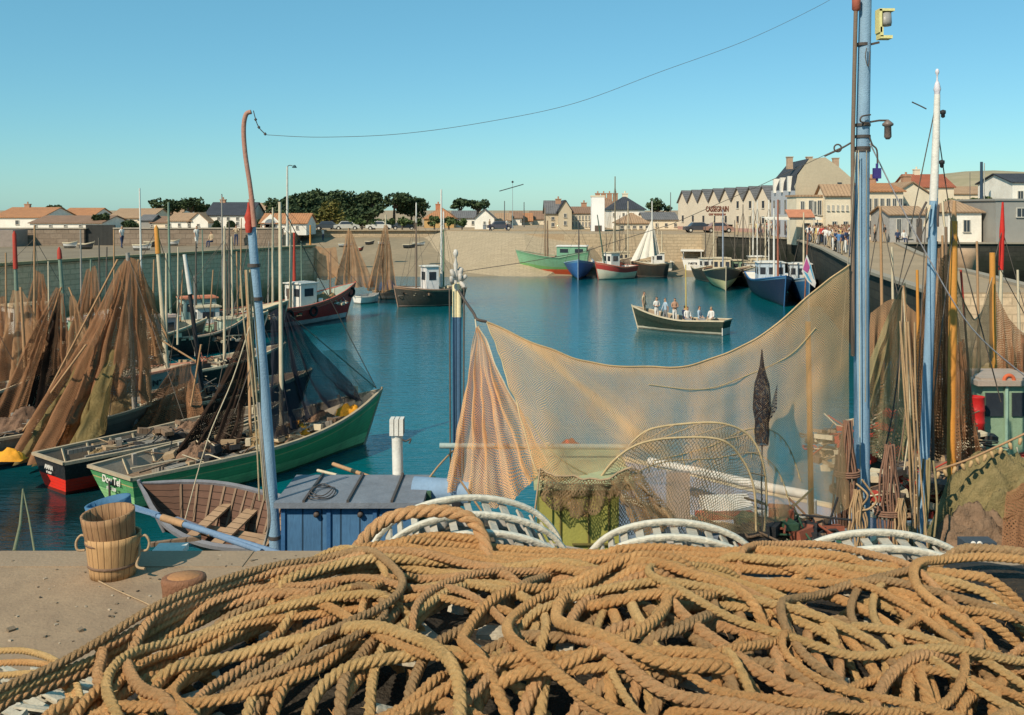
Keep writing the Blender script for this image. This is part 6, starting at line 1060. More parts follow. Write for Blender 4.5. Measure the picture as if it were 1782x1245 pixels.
# big hooped mesh trap whose arch shows in front of the foot of the great net
t=thing('hoop_trap','large arched trap of cream hoops and dark mesh below the great golden net','fish trap',P(1215,925,13.0))
o_=spline(pxs([(1098,772,13.1),(1130,748,13.1),(1190,738,13.1),(1255,737,13.1),(1302,757,13.2),(1326,800,13.2),(1334,860,13.3),(1330,925,13.3)],13),8); i_=spline(pxs([(1040,838,12.9),(1070,800,12.9),(1115,772,12.9),(1180,762,12.9),(1255,766,12.9),(1292,800,13),(1312,850,13),(1316,925,13)],13),8)
for q_ in (o_,i_): m=MB(); m.tube(q_,.016,6); m.build('hoop',dirt((.5,.37,.2),(.3,.22,.12)),t)
m_,_r=net('',o_[::8],i_[::8],netmat('trap_mesh',(.10,.085,.06),(.2,.16,.09),.05,.09,.2),nu=40,nv=6,amp=.01,fr=3,build=False,rough=.01); m_.build('mesh',m_ and bpy.data.materials['trap_mesh'],t)
base_=[V((p.x,p.y-.02,P(0,925,13).z)) for p in i_[::8]]
m_,_r=net('',i_[::8],base_,bpy.data.materials['trap_mesh'],nu=40,nv=16,amp=.02,fr=3,build=False,rough=.02); m_.build('mesh',bpy.data.materials['trap_mesh'],t)
for k in range(2,len(o_)-2,6): m=MB(); m.tube([o_[k],i_[min(k,len(i_)-1)]],.008,5); m.build('lashing',M_rope,t)
# ================================================================ THINGS ON THE NEAR QUAY
TUBW=planks((.55,.33,.15),(.36,.2,.09),.062,0,grime=.7,gap=.1)
def tub(label,c,rb,rt,h,Mx=None,handles=True,mat=TUBW,hoops=(.3,)):
    t=thing('wooden_tub',label,'tub',c); c=V(c); m=MB(); Mx=Mx or Matrix()
    rad=lambda z:lerp(rb,rt,z/h)
    m.lathe([(0,0),(rb,0)]+[(rad(h*k/6),h*k/6) for k in range(1,7)]+[(rt-.022,h),(rt-.03,h*.6),(rb-.02,.03),(0,.03)],c,28,M=Mx); b=m.build('staves',mat,t)
    for z in hoops: z*=h; m=MB(); m.lathe([(rad(z)+.001,z-.012),(rad(z)+.007,z-.01),(rad(z)+.007,z+.01),(rad(z)+.001,z+.012)],c,28,M=Mx); m.build('hoop',dirt((.22,.13,.08),(.1,.06,.04)),t)
    if handles:
        for sg in (-1,1):
            m=MB(); q=[V((sg*(rt+.0),0,h*.93)),V((sg*(rt+.05),0,h*.95)),V((sg*(rt+.085),-.01,h*.8)),V((sg*(rt+.07),-.02,h*.62)),V((sg*(rt+.01),-.01,h*.6))]; m.tube([c+Mx@p for p in spline(q,5)],.011,6); m.build('handle',M_rope,t)
    return t
cT=PZ(197,1000,4.8)
tub('wooden tub standing on the quay with rope handles, another tub nested in it',cT,.19,.235,.36)
tub('stained wooden tub nested in the top of the rope-handled one',cT+V((-.01,0,.2)),.195,.225,.36,Matrix.Rotation(R(-4),4,'Y')@Matrix.Rotation(R(5),4,'X'),False,planks((.42,.25,.12),(.2,.1,.05),.062,0,grime=.95),(.35,))
tub('blue-painted tub lying behind the two nested wooden ones',cT+V((-.13,.35,.25)),.17,.2,.3,Matrix.Rotation(R(-12),4,'Y'),False,dirt((.06,.16,.28)),(.3,))
m=MB(); m.tube(spline(pxs([(240,935,8.7),(243,960,8.6),(238,985,8.55),(252,990,8.5)],8.6),6),.012,6); one(m,'rope_end',M_rope,'short frayed rope hanging beside the rope-handled tub','rope')
a=PZ(320,1066,4.8); t=thing('mooring_bollard','rusty-brown oval bollard on the quay near the rope pile','bollard',a); m=MB(Matrix.Translation(a)@Matrix.Rotation(R(20),4,'Z')@Matrix.Scale(.8,4,V((0,1,0))))
m.lathe([(.15,-.02),(.155,.05),(.165,.2),(.175,.26),(.168,.285),(.14,.29),(.05,.285),(0,.285)],(0,0,0),24); m.build('post',dirt((.26,.12,.06),(.13,.06,.035),sc_=9,bump=.02,fine=60),t); m=MB(Matrix.Translation(a)@Matrix.Rotation(R(20),4,'Z')@Matrix.Scale(.8,4,V((0,1,0)))); m.lathe([(.13,.287),(.12,.296),(0,.296)],(0,0,0),24); m.build('cap',dirt((.42,.2,.08),(.26,.12,.06),sc_=9),t)
m=MB(); m.tube(spline([PZ(165,1008,4.81),PZ(205,1028,4.812),PZ(250,1048,4.81),PZ(290,1068,4.81)],6),.007,5); one(m,'cord',M_rope,'thin cord lying on the quay from the tubs to the rusty bollard','cord')
def oar(label,a,b,rl=.03,bl=.7,mats=None):
    a=V(a);b=V(b); t=thing('oar',label,'oar',b); m=MB(); m.tube([a.lerp(b,bl/(b-a).length*.9),a.lerp(b,.5),b],[rl*.8,rl,rl],8); m.build('loom',mats[0],t)
    d=(b-a).normalized(); m=MB(); s=d.cross(V((0,0,1))).normalized(); p=a; q=a+d*bl; m.add([p-s*.06,p+s*.06,q+s*.03,q-s*.03,p-s*.06+V((0,0,.02)),p+s*.06+V((0,0,.02)),q+s*.03+V((0,0,.03)),q-s*.03+V((0,0,.03))],[(0,3,2,1),(4,5,6,7),(0,1,5,4),(1,2,6,5),(2,3,7,6),(3,0,4,7)]); m.build('blade',mats[1],t)
    m=MB(); k=a.lerp(b,.33); m.tube([k,a.lerp(b,.46)],rl*1.22,8); m.build('leather',O_tan,t); return t
OB=dirt((.17,.26,.38),(.1,.15,.24),sc_=6,streak=True)
oar('long blue-grey oar laid from the quay edge out over the rowing boat',P(192,873,10.6),P(492,966,9.35),.032,.75,(OB,OB)); oar('second blue-grey oar lying crossed under the long one',P(300,905,10.2),P(455,960,9.4),.026,.5,(OB,dirt((.2,.21,.26))))
m=MB(); m.bar(P(262,962,9.35),P(455,978,9.0),.03); one(m,'iron_bar',M_black,'dark iron bar lying along the quay edge','bar'); m=MB(); m.box(P(296,958,9.3),(.28,.25,.06),.05); one(m,'white_board',M_white,'small white board at the quay edge by the dark iron bar','board')
m=MB(); m.bar(P(262,948,10.0),P(350,936,10.2),.05,.04); one(m,'plank',WOODD,'short brown plank resting between the tubs and the oars','plank')
m=MB(); m.tube([P(25,960,9.4),P(35,915,12),P(40,852,20)],.02,5); m.tube([P(60,960,9.4),P(50,900,13),P(40,852,20)],.012,5); one(m,'mooring_rope',dirt((.2,.2,.1)),'weedy mooring lines rising from the quay edge at the far left','rope')
# ================================================================ THE ROPE PILE ON THE TRAPS
ROPEC=[]
def ropemat(name,c1,c2,c3):
    t=NT(name); o=coord(t); u=t.n('ShaderNodeUVMap').outputs[0]; a=t.noise(o,3.2,4,.6); b=t.noise(t.map(u,(14,18,1)),5,4,.75); e=t.noise(o,140,3,.7)
    c=t.mix(t.step(a,.35,.65),c1,c2); c=t.mix(t.math('MULTIPLY',t.step(b,.45,.75),.5),c,c3); c=t.mix(t.math('MULTIPLY',t.step(e,.48,.75),.4),c,tuple(q*.45 for q in c3))
    t.bsdf(c,.9,t.bump(t.math('ADD',t.math('MULTIPLY',b,1.5),e),.008,1.),0,.1); return t.m
RM=[ropemat('hemp_rope',(.99,.57,.24),(.90,.47,.19),(.50,.23,.08)),ropemat('pink_brown_rope',(.95,.54,.26),(.84,.46,.21),(.46,.23,.09)),ropemat('pale_rope',(.98,.64,.29),(.88,.54,.22),(.56,.32,.13))]
RM.append(ropemat('weathered_rope',(.74,.46,.23),(.58,.35,.17),(.3,.17,.07)))
GX0,GY0,GS=-2.6,1.5,.012; GW,GH=int(5.2/GS),int(2.9/GS)
def backY(x): return backY0(x)+.16
def backY0(x):      # rear silhouette of the pile: distance for a given column
    pts=[(-1.75,2.15),(-1.5,2.45),(-1.2,2.8),(-.85,3.25),(-.56,3.8),(0,3.9),(.9,3.85),(1.4,3.7),(1.9,3.6),(3,3.6)]
    if x<=pts[0][0]: return pts[0][1]-(pts[0][0]-x)*3
    for (a,b),(c,d) in zip(pts,pts[1:]):
        if x<=c: return lerp(b,d,(x-a)/(c-a))
    return pts[-1][1]
def base(x,y):
    e=backY(x)-y; z=6.735+.06*math.sin(x*2.1+1)*math.cos(y*2.3)
    if e<.2: z-=(.2-e)*.2
    if e<-.08: z-=min(1.2,(-.08-e)*6)
    return max(z,4.85)
HM=[[base(GX0+i*GS,GY0+j*GS) for i in range(GW)] for j in range(GH)]
def hget(x,y):
    i=int((x-GX0)/GS); j=int((y-GY0)/GS)
    if 0<=i<GW and 0<=j<GH: return HM[j][i]
    return base(x,y)
rope_t=thing('rope_pile','huge tangle of thick twisted tan rope heaped over white traps in the foreground','rope',(0,2.8,4.8))
nrope=0
def lay(px,rad=.0255,zref=6.765,mat=0,pts=None,press=.62):
    rad*=.63
    """drop a rope along image-guide points onto the height map, then record it"""
    global nrope
    if pts is None:
        pts=[]
        for a in px: p=PZ(a[0],a[1],zref); pts.append(V((p.x,p.y,0)))
    q=resample(spline(pts,10),max(8,int(sum((a-b).length for a,b in zip(pts,pts[1:]))/.02)))
    zs=[]
    for i,p in enumerate(q):
        t=(q[min(i+1,len(q)-1)]-q[max(i-1,0)]).normalized(); n=V((-t.y,t.x,0))
        zs.append(max(hget(p.x+n.x*k*rad*.7,p.y+n.y*k*rad*.7) for k in (-1,0,1)))
    for w_,it in ((2,'max'),(3,'avg'),(3,'avg'),(2,'avg')):
        zs=[(max if it=='max' else (lambda s:sum(s)/len(s)))(zs[max(0,i-w_):i+w_+1]) for i in range(len(zs))]
    for i in range(len(zs)):      # rope ends duck under the tangle
        e_=min(i,len(zs)-1-i)*.02
        if e_<.16: zs[i]-=.13*(1-e_/.16)**1.6
    rs=random.Random(nrope); pts3=[V((p.x,p.y,zs[i]+rad*press)) for i,p in enumerate(q)]
    for p in pts3:
        k=int(rad/GS)+1; i0=int((p.x-GX0)/GS); j0=int((p.y-GY0)/GS)
        for dj in range(-k,k+1):
            for di in range(-k,k+1):
                r2=(di*GS)**2+(dj*GS)**2
                if r2<rad*rad and 0<=i0+di<GW and 0<=j0+dj<GH:
                    h=p.z+math.sqrt(rad*rad-r2)*.75
                    if h>HM[j0+dj][i0+di]: HM[j0+dj][i0+di]=h
    # three helical strands
    m=MB(); L=0; N=len(pts3); dense=[]; 
    fine=resample(pts3,max(12,int(N*2.1))); ph=rs.uniform(0,6); pitch=rad*3.9; up=V((0,0,1)); rows=[[],[],[]]
    for i,p in enumerate(fine):
        if i: L+=(p-fine[i-1]).length
        t=(fine[min(i+1,len(fine)-1)]-fine[max(i-1,0)]).normalized(); a=t.cross(up).normalized(); b=a.cross(t)
        for k in range(3):
            th=ph+2*PI*(L/pitch+k/3); rows[k].append(p+(a*math.cos(th)+b*math.sin(th))*rad*.53)
    for k in range(3): m.tube(rows[k],rad*.545,7)
    nf=len(fine)      # loose fibres standing out of the lay
    for _ in range(int(nf*.9)):
        p=rows[rs.randrange(3)][rs.randrange(2,nf-2)]; d=V((rs.gauss(0,1),rs.gauss(0,1),rs.gauss(0,1)+.3)).normalized(); s_=d.orthogonal().normalized()*.0009; q_=p+d*(rad*.5); e_=q_+(d+V((rs.gauss(0,.8),rs.gauss(0,.8),rs.gauss(0,.8))))*rs.uniform(.003,.011)
        m.add([q_-s_,q_+s_,e_],[(0,1,2)])
    m.build('rope_length',RM[mat],rope_t); nrope+=1
random.seed(11)
traced=[
[(150,1260),(165,1180),(200,1125),(300,1070),(420,1025),(560,985),(640,955),(760,945),(900,950),(1050,955),(1200,975),(1400,985),(1600,1000),(1810,1020)],
[(180,1260),(200,1180),(260,1120),(380,1070),(500,1030),(620,990),(760,965),(900,960),(1100,975),(1300,1005),(1450,1030),(1560,1080),(1610,1150),(1640,1260)],
[(215,1260),(260,1170),(340,1110),(460,1065),(580,1040),(660,1020),(680,985),(650,960)],
[(280,1260),(420,1160),(560,1100),(700,1060),(860,1000),(1000,985),(1150,1000),(1240,1060),(1230,1130),(1180,1200),(1100,1260)],
[(330,1260),(350,1180),(430,1130),(560,1070),(640,1050),(730,1045)],
[(390,1260),(480,1180),(600,1130),(700,1090),(830,1020),(900,1000)],
[(500,1000),(700,985),(860,1010),(920,1060),(930,1120),(870,1180),(800,1260)],
[(1300,1010),(1420,1070),(1480,1110),(1530,1180),(1530,1260)],
[(560,1260),(620,1180),(680,1130),(760,1060),(830,1015)],
[(1500,995),(1600,1040),(1700,1080),(1800,1110)],
[(640,1260),(660,1150),(740,1080),(830,1030),(900,1040),(960,1060)],
[(1200,1260),(1290,1190),(1300,1120),(1270,1050),(1220,1010),(1150,990)],
[(900,1000),(1010,1010),(1130,1040),(1165,1075),(1120,1110),(1070,1130),(1060,1190),(960,1250)],
[(740,1260),(790,1180),(900,1140),(1000,1130),(1090,1050)],
[(1450,1010),(1600,1060),(1800,1150)],
[(1380,1260),(1390,1170),(1350,1100),(1270,1050),(1200,1020)],
[(450,1260),(500,1180),(560,1150),(640,1120),(700,1110)],
[(1560,1020),(1640,1080),(1660,1160),(1700,1260)],
[(820,1260),(850,1190),(900,1160),(950,1180),(930,1260)],
[(1000,1250),(1060,1210),(1200,1200),(1330,1180),(1400,1200),(1500,1250)],
[(1480,1260),(1430,1160),(1405,1110),(1425,1090),(1455,1110),(1460,1180),(1450,1260)],
[(1620,1060),(1700,1130),(1800,1190)],
[(960,1070),(1060,1050),(1150,1050),(1168,1080),(1110,1115),(1070,1150),(1075,1180)],
[(1240,1260),(1260,1180),(1330,1100),(1340,1050),(1300,1010)],
[(1640,1260),(1700,1190),(1760,1170),(1810,1200)],
[(250,1230),(300,1160),(380,1120),(470,1090),(560,1030),(700,1000)],
[(420,1260),(440,1200),(520,1120),(640,1080),(720,1040)],
[(700,1260),(720,1190),(760,1130),(860,1080),(960,1000),(1060,980)],
[(1080,1260),(1130,1180),(1140,1120),(1200,1080),(1260,1090)],
[(1560,1260),(1580,1190),(1540,1130),(1480,1080),(1400,1040)],
[(330,1170),(340,1230),(330,1270)],
[(960,1100),(1010,1080),(1060,1095),(1075,1150),(1060,1210),(1080,1260)],
[(600,960),(700,950),(820,965),(960,975),(1100,968),(1300,975),(1500,1010),(1700,1050),(1810,1060)],
[(1350,985),(1460,1000),(1560,1045),(1600,1110),(1580,1200),(1590,1260)],
[(1200,960),(1350,985),(1500,985),(1650,1005),(1810,1040)],
[(310,1085),(420,1050),(560,1005),(690,975),(800,985),(900,1010)],
[(880,1260),(940,1210),(1000,1180),(1100,1140),(1230,1120),(1340,1150),(1360,1230)],
[(560,1040),(640,1030),(690,1060),(650,1120),(600,1190),(590,1260)],
[(500,1260),(560,1200),(650,1170),(780,1160),(840,1200),(960,1215)],
[(1660,1260),(1600,1180),(1650,1120),(1720,1110),(1800,1130)],
[(1740,1260),(1730,1200),(1760,1140),(1810,1100)],
]
for i,l in enumerate(traced): lay(l,rad=random.uniform(.0235,.0275),mat=[0,3,2,0,1,0,2,3][(i*5)%8])
for l in ([(60,1270),(80,1235),(120,1200),(190,1165),(280,1125),(370,1090)],[(95,1270),(120,1225),(170,1180),(260,1130),(380,1080),(480,1040)],[(130,1270),(170,1215),(240,1160),(340,1110)],[(20,1280),(60,1235),(130,1195),(200,1165)],[(260,1270),(250,1210),(290,1150),(400,1090),(520,1050)],[(640,960),(800,935),(1000,940),(1250,955),(1500,975),(1800,1000)],[(420,1030),(600,960),(760,935),(900,935)],[(1000,950),(1200,945),(1400,965),(1560,985)]): lay(l,rad=random.uniform(.025,.028),mat=0)
for i in range(62):
    cx=random.uniform(-1.0,1.8); cy=random.uniform(2.2,3.2); rx=random.uniform(.25,.7); ry=random.uniform(.25,.55); a0=random.uniform(0,6); sp=random.uniform(2.5,4.5)
    q=[V((cx+rx*math.cos(a0+sp*k/9),min(cy+ry*math.sin(a0+sp*k/9),backY(cx+rx*math.cos(a0+sp*k/9))-.12),0)) for k in range(10)]
    lay(None,rad=random.uniform(.018,.028),mat=[0,1,0,2,3,0,1,2][i%8],pts=q)
# front skirt so the pile has a body towards the camera
# dark bed under the ropes: wooden traps, corks and old netting
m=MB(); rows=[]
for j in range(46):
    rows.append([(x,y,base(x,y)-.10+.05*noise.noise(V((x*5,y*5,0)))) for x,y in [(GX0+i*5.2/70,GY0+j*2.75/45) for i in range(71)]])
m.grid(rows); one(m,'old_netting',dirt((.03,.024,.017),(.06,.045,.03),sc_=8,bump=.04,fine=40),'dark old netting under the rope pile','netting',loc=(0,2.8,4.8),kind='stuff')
WSL=dirt((.52,.46,.35),(.28,.24,.18),sc_=6,fine=40)
rs=random.Random(5); m=MB()
for i in range(150):
    x=rs.uniform(-1.5,2.3); y=rs.uniform(1.9,backY(x)-.2); z=base(x,y)-.03
    if rs.random()<.55: m.box((x,y,z),(rs.uniform(.06,.3),rs.uniform(.025,.07),.014),rs.uniform(-1,1),M=Matrix.Rotation(rs.uniform(-.4,.4),4,'Y'))
    else: m.box((x,y,z),(rs.uniform(.02,.05),rs.uniform(.02,.04),.03),rs.uniform(0,3),M=Matrix.Rotation(rs.uniform(-.5,.5),4,'X'))
one(m,'trap_slats',WSL,'broken white slats and chips of traps showing through the rope pile','slats',loc=(0,2.8,4.8),kind='stuff')
# bentwood traps standing behind the pile
HW=dirt((.72,.66,.53),(.5,.45,.35),sc_=7,fine=50); SLT=dirt((.50,.45,.36),(.3,.27,.22),sc_=9,fine=50); GRC=dirt((.36,.33,.29),(.25,.23,.2),sc_=8)
def trap(label,px,ytop,wpx,d,n=3,gap=.24,seed=1,hr=.75,tilt=0):
    """round bentwood lobster trap: parallel hoops joined by flat slats"""
    rs=random.Random(seed); c=P(px,ytop,d); t=thing('lobster_trap',label,'lobster trap',(c.x,c.y,6.2)); r=wpx*d/F/2; rh=r*hr; zc=c.z-rh; Mx=Matrix.Translation((c.x,c.y,zc))@Matrix.Rotation(tilt,4,'Z')
    for k in range(n):
        y=-k*gap; m=MB(Mx); w_=.017
        pts=[(math.cos(a)*(r+.002*math.sin(a*9+k)),y+.008*math.sin(a*3+k),math.sin(a)*rh) for a in [PI*i/30-.1 for i in range(33)]]
        rows=[]
        for i,p in enumerate(pts):
            a=PI*i/30-.1; n_=V((math.cos(a),0,math.sin(a))); p=V(p); rows.append([p+n_*.011+V((0,-w_,0)),p+n_*.015+V((0,0,0)),p+n_*.011+V((0,w_,0)),p-n_*.009+V((0,w_,0)),p-n_*.009+V((0,-w_,0)),p+n_*.011+V((0,-w_,0))])
        m.grid(rows); m.build('hoop',HW,t)
    ns=15
    for i in range(ns):
        a=PI*(i+.5)/ns; 
        if a<.35 or a>PI-.35: continue
        m=MB(Mx); rr=r-.025; p=V((math.cos(a)*rr,-gap*(n-1)/2,math.sin(a)*(rh-.025))); m.box(p,(.034+rs.uniform(-.008,.01),gap*(n-1)+rs.uniform(-.02,.05),.01),M=Matrix.Rotation(PI/2-a+rs.uniform(-.08,.08),4,'Y')); m.build('slat',SLT,t)
        if i%2:
            for k in range(n-1): m=MB(Mx); m.lathe([(0,-.03),(.045,-.028),(.055,0),(.045,.028),(0,.03)],(math.cos(a)*(rr-.05),-gap*(k+.45),math.sin(a)*(rh-.08)),12,M=Matrix.Rotation(rs.uniform(-.6,.6),4,'X')@Matrix.Rotation(PI/2-a,4,'Y')); m.build('cork_float',GRC,t)
    m=MB(Mx)
    rows=[[(math.cos(a)*(r-.075)*k_,-gap*(n-1)*v,math.sin(a)*(rh-.075)*k_) for a in [PI*i/16 for i in range(17)]] for v,k_ in ((0,.02),(0,1),(.5,1),(1,1),(1,.02))]
    m.grid(rows,[[(i*.05,v) for i in range(17)] for v in (0,.2,.3,.6,.8)]); m.build('inner_netting',dirt((.16,.125,.085),(.06,.045,.03),sc_=14,bump=.02,fine=70),t); return t
trap('left of the three white bentwood traps, behind the pile with rope looped across it',812,866,330,4.25,3,.24,1,.62,R(8)); trap('middle one of the three white bentwood traps behind the pile',1172,908,310,4.2,3,.2,2,.6,R(-4)); trap('right one of the three white bentwood traps behind the pile',1535,926,325,4.05,3,.2,3,.55,R(-6))
trap('half-buried fourth bentwood trap cut by the right edge',1880,990,260,4.0,2,.22,4,.5)
# rope thrown across the left trap
def strand_rope(pts,rad,mat,parent,name='rope_length',pitch=5.2):
    fine=resample(spline(pts,12),int(sum((V(a)-V(b)).length for a,b in zip(pts,pts[1:]))/.011)); L=0; rows=[[],[],[]]
    for i,p in enumerate(fine):
        if i: L+=(p-fine[i-1]).length
        t=(fine[min(i+1,len(fine)-1)]-fine[max(i-1,0)]).normalized(); a=t.cross(V((0,.3,1))).normalized(); b=a.cross(t)
        for k in range(3): th=2*PI*(L/(rad*pitch)+k/3); rows[k].append(p+(a*math.cos(th)+b*math.sin(th))*rad*.5)
    m=MB(); [m.tube(r,rad*.56,6) for r in rows]; return m.build(name,mat,parent)
t=thing('rope','pinkish rope looped over the front of the left bentwood trap','rope',P(740,930,3.75)); strand_rope(pxs([(600,985,3.6),(650,920,3.72),(700,895,3.74),(770,890,3.74),(820,905,3.72),(842,940,3.68),(850,980,3.6)],3.7),.025,RM[1],t)
# thinner ropes and flat traps at bottom left
t=thing('rope','triple run of thinner rope curving in from the left edge','rope',P(80,1160,4.6))
for k in range(4): strand_rope([p+V((0,0,0)) for p in pxs([(-30,1135+k*22,4.9-.1*k),(40,1133+k*20,4.8-.1*k),(95,1150+k*12,4.6-.1*k),(130-4*k,1185+k*6,4.4),(150-9*k,1260,4.1)],4.5)],.016,RM[0] if k%2 else RM[2],t)
rs=random.Random(9); zz=5.55
m=MB(); m.box((-3.3,4.5,5.05),(2.3,2.0,.5)); one(m,'trap_base',M_black,'dark crate body under the flat white slats at the lower left','crate')
m=MB()
for i in range(110):
    p=PZ(rs.uniform(-30,190),rs.uniform(1150,1270),zz); 
    if p.x>-1.9 : continue
    m.box((p.x,p.y,zz-.08+rs.uniform(-.05,.06)),(rs.uniform(.12,.4),rs.uniform(.02,.05),.012),rs.uniform(-.7,-.2),M=Matrix.Rotation(rs.uniform(-.2,.2),4,'X'))
one(m,'trap_slats',WSL,'loose pale slats of flat traps at the lower left corner','slats',kind='stuff')
# ================================================================ PEOPLE
def skin_body(joints,edges,cls):
    me=bpy.data.meshes.new('b'); me.from_pydata([j[0] for j in joints],edges,[]); o=bpy.data.objects.new('b',me); col.objects.link(o)
    md=o.modifiers.new('s','SKIN'); md.use_smooth_shade=True; sb=o.modifiers.new('u','SUBSURF'); sb.levels=1; sb.render_levels=1
    for i,j in enumerate(joints): r=j[1]; me.skin_vertices[0].data[i].radius=(r if isinstance(r,tuple) else (r,r)); me.skin_vertices[0].data[i].use_root=(i==0)
    dg=bpy.context.evaluated_depsgraph_get(); ev=bpy.data.meshes.new_from_object(o.evaluated_get(dg)); bpy.data.objects.remove(o)
    return ev
def person_mesh(pose):
    """joints in metres, facing -Y. returns a mesh whose faces carry slots: 0 skin 1 shirt 2 trousers 3 hair 4 shoes"""
    sit=pose=='sit'; dz=-.45 if sit else 0
    J=[((0,0,.95+dz),(.15,.11)),((0,0,1.12+dz),(.135,.10)),((0,0,1.33+dz),(.175,.115)),((0,0,1.45+dz),(.10,.085)),((0,0,1.53+dz),.055),((0,-.01,1.60+dz),(.075,.085)),((0,-.01,1.68+dz),(.08,.095)),((0,0,1.76+dz),(.06,.07))]
    E=[(0,1),(1,2),(2,3),(3,4),(4,5),(5,6),(6,7)]
    J.append(((0,-.115,1.64+dz),.016)); E.append((5,8))
    for s in (-1,1):
        b=len(J); sh=(s*.18,0,1.41+dz)
        arms={'stand':[(s*.21,.02,1.14),(s*.22,-.06,.90),(s*.22,-.08,.82)],'walk':[(s*.21,s*.10,1.15),(s*.21,s*.14-.05,.93),(s*.21,s*.16-.07,.85)],'hips':[(s*.33,.06,1.17),(s*.2,-.06,1.02),(s*.15,-.08,1.0)],'fold':[(s*.22,-.04,1.16),(s*.02,-.2,1.16),(-s*.05,-.21,1.18)],'sit':[(s*.22,-.05,1.15+dz),(s*.16,-.24,1.0+dz),(s*.13,-.3,.98+dz)],'lift':[(s*.26,-.12,1.2),(s*.18,-.3,1.3),(s*.15,-.34,1.34)]}[pose]
        J+= [(sh,.065),(arms[0],.045),(arms[1],.034),(arms[2],.04)]; E+=[(3,b),(b,b+1),(b+1,b+2),(b+2,b+3)]
        k=len(J)
        if sit: leg=[((s*.1,-.04,.90+dz),.09),((s*.11,-.42,.90+dz),.065),((s*.11,-.44,.52+dz),.05),((s*.11,-.44,.48+dz),.045),((s*.11,-.56,.46+dz),.035)]
        else:
            w_=.16*s if pose=='walk' else .02*s; leg=[((s*.09,0,.88),.088),((s*.10,w_*.6-.02,.5),.06),((s*.10,w_*1.2+(.05 if w_>.1 else 0),.12),.043),((s*.10,w_*1.2,.05),.042),((s*.11,w_*1.2-.15,.035),.035)]
        J+=leg; E+=[(0,k),(k,k+1),(k+1,k+2),(k+2,k+3),(k+3,k+4)]
    me=skin_body(J,E,None); me.name='body'
    for f in me.polygons:
        c=f.center; z=c.z-dz; i=1
        if z>1.49: i=3 if (z>1.70 or (z>1.58 and c.y>.015)) else 0
        elif abs(c.x)>.19 and z<1.24 and pose!='sit': i=0
        elif pose in('fold','lift','sit') and c.y<-.13 and z>1.0: i=0
        elif pose=='hips' and abs(c.x)>.17 and z<1.2: i=0
        elif (not sit and z<.98) or (sit and z<.98): i=2
        if (not sit and z<.09) or (sit and z<.50): i=4
        if pose!='sit' and abs(c.x)>.19 and z<.95: i=0
        f.material_index=i; f.use_smooth=True
    for _ in range(5): me.materials.append(None)
    return me
PM={k:person_mesh(k) for k in ('stand','walk','hips','fold','sit','lift')}
SKN=[dirt((.48,.27,.17),bump=0),dirt((.40,.21,.13),bump=0)]; HAIR=[dirt((.04,.025,.018),bump=0),dirt((.12,.07,.035),bump=0),dirt((.3,.22,.12),bump=0)]
COL={'white':dirt((.75,.72,.66),bump=0),'navy':dirt((.03,.05,.11),bump=0),'black':dirt((.02,.02,.022),bump=0),'red':dirt((.5,.06,.05),bump=0),'blue':dirt((.1,.22,.42),bump=0),'tan':dirt((.5,.38,.24),bump=0),'grey':dirt((.25,.25,.25),bump=0),'yellow':dirt((.65,.5,.15),bump=0),'pink':dirt((.65,.32,.28),bump=0),'pale blue':dirt((.4,.5,.58),bump=0)}
def person(label,loc,rz,pose,top,bot,hair=0,sk=0,scale=1,group=None,bare=False):
    t=thing('person',label,'person',loc,group); t.rotation_euler=(0,0,rz); t.scale=(scale,)*3
    o=bpy.data.objects.new('body',PM[pose]); col.objects.link(o); o.parent=t
    for i,mt in enumerate((SKN[sk],SKN[sk] if bare else COL[top],COL[bot],HAIR[hair],COL['black'])): o.material_slots[i].link='OBJECT'; o.material_slots[i].material=mt
    return t
# eight people on the launch
def onS(t,y,z): return S.W(t,y,z)
h0=math.atan2(S.M[1][0],S.M[0][0])
for (t_,y,z,rz,ps,tp,bt,hr,lb,bare) in [(.94,0,.75,1.0,'stand','tan','tan',0,'person in tan standing at the bow of the launch',False),(.78,.1,.45,.4,'fold','white','white',1,'person in a white dress with folded arms left of the launch mast',False),(.66,.3,.42,-1.3,'walk','pale blue','grey',1,'person in pale blue standing beside the launch mast',False),(.58,-.1,.42,.2,'fold','tan','white',0,'bare-chested person in white shorts standing right of the launch mast',True),
    (.48,-.35,.6,2.2,'sit','navy','navy',0,'person in dark clothes crouching amidships in the launch',False),(.42,.1,.6,.3,'sit','white','grey',0,'person in a white top sitting low amidships in the launch',False),(.29,.0,.66,1.0,'sit','pale blue','grey',0,'person in pale blue with dark hair sitting aft in the launch',False),(.16,-.1,.66,-.8,'sit','white','tan',2,'person in a white shirt sitting at the very stern of the launch',False)]:
    tt=t_; z=z if ps!='sit' else z-.22
    person(lb,onS(tt,y,z),rz,ps,tp,bt,hr,0,1.0,'people aboard the launch',bare)
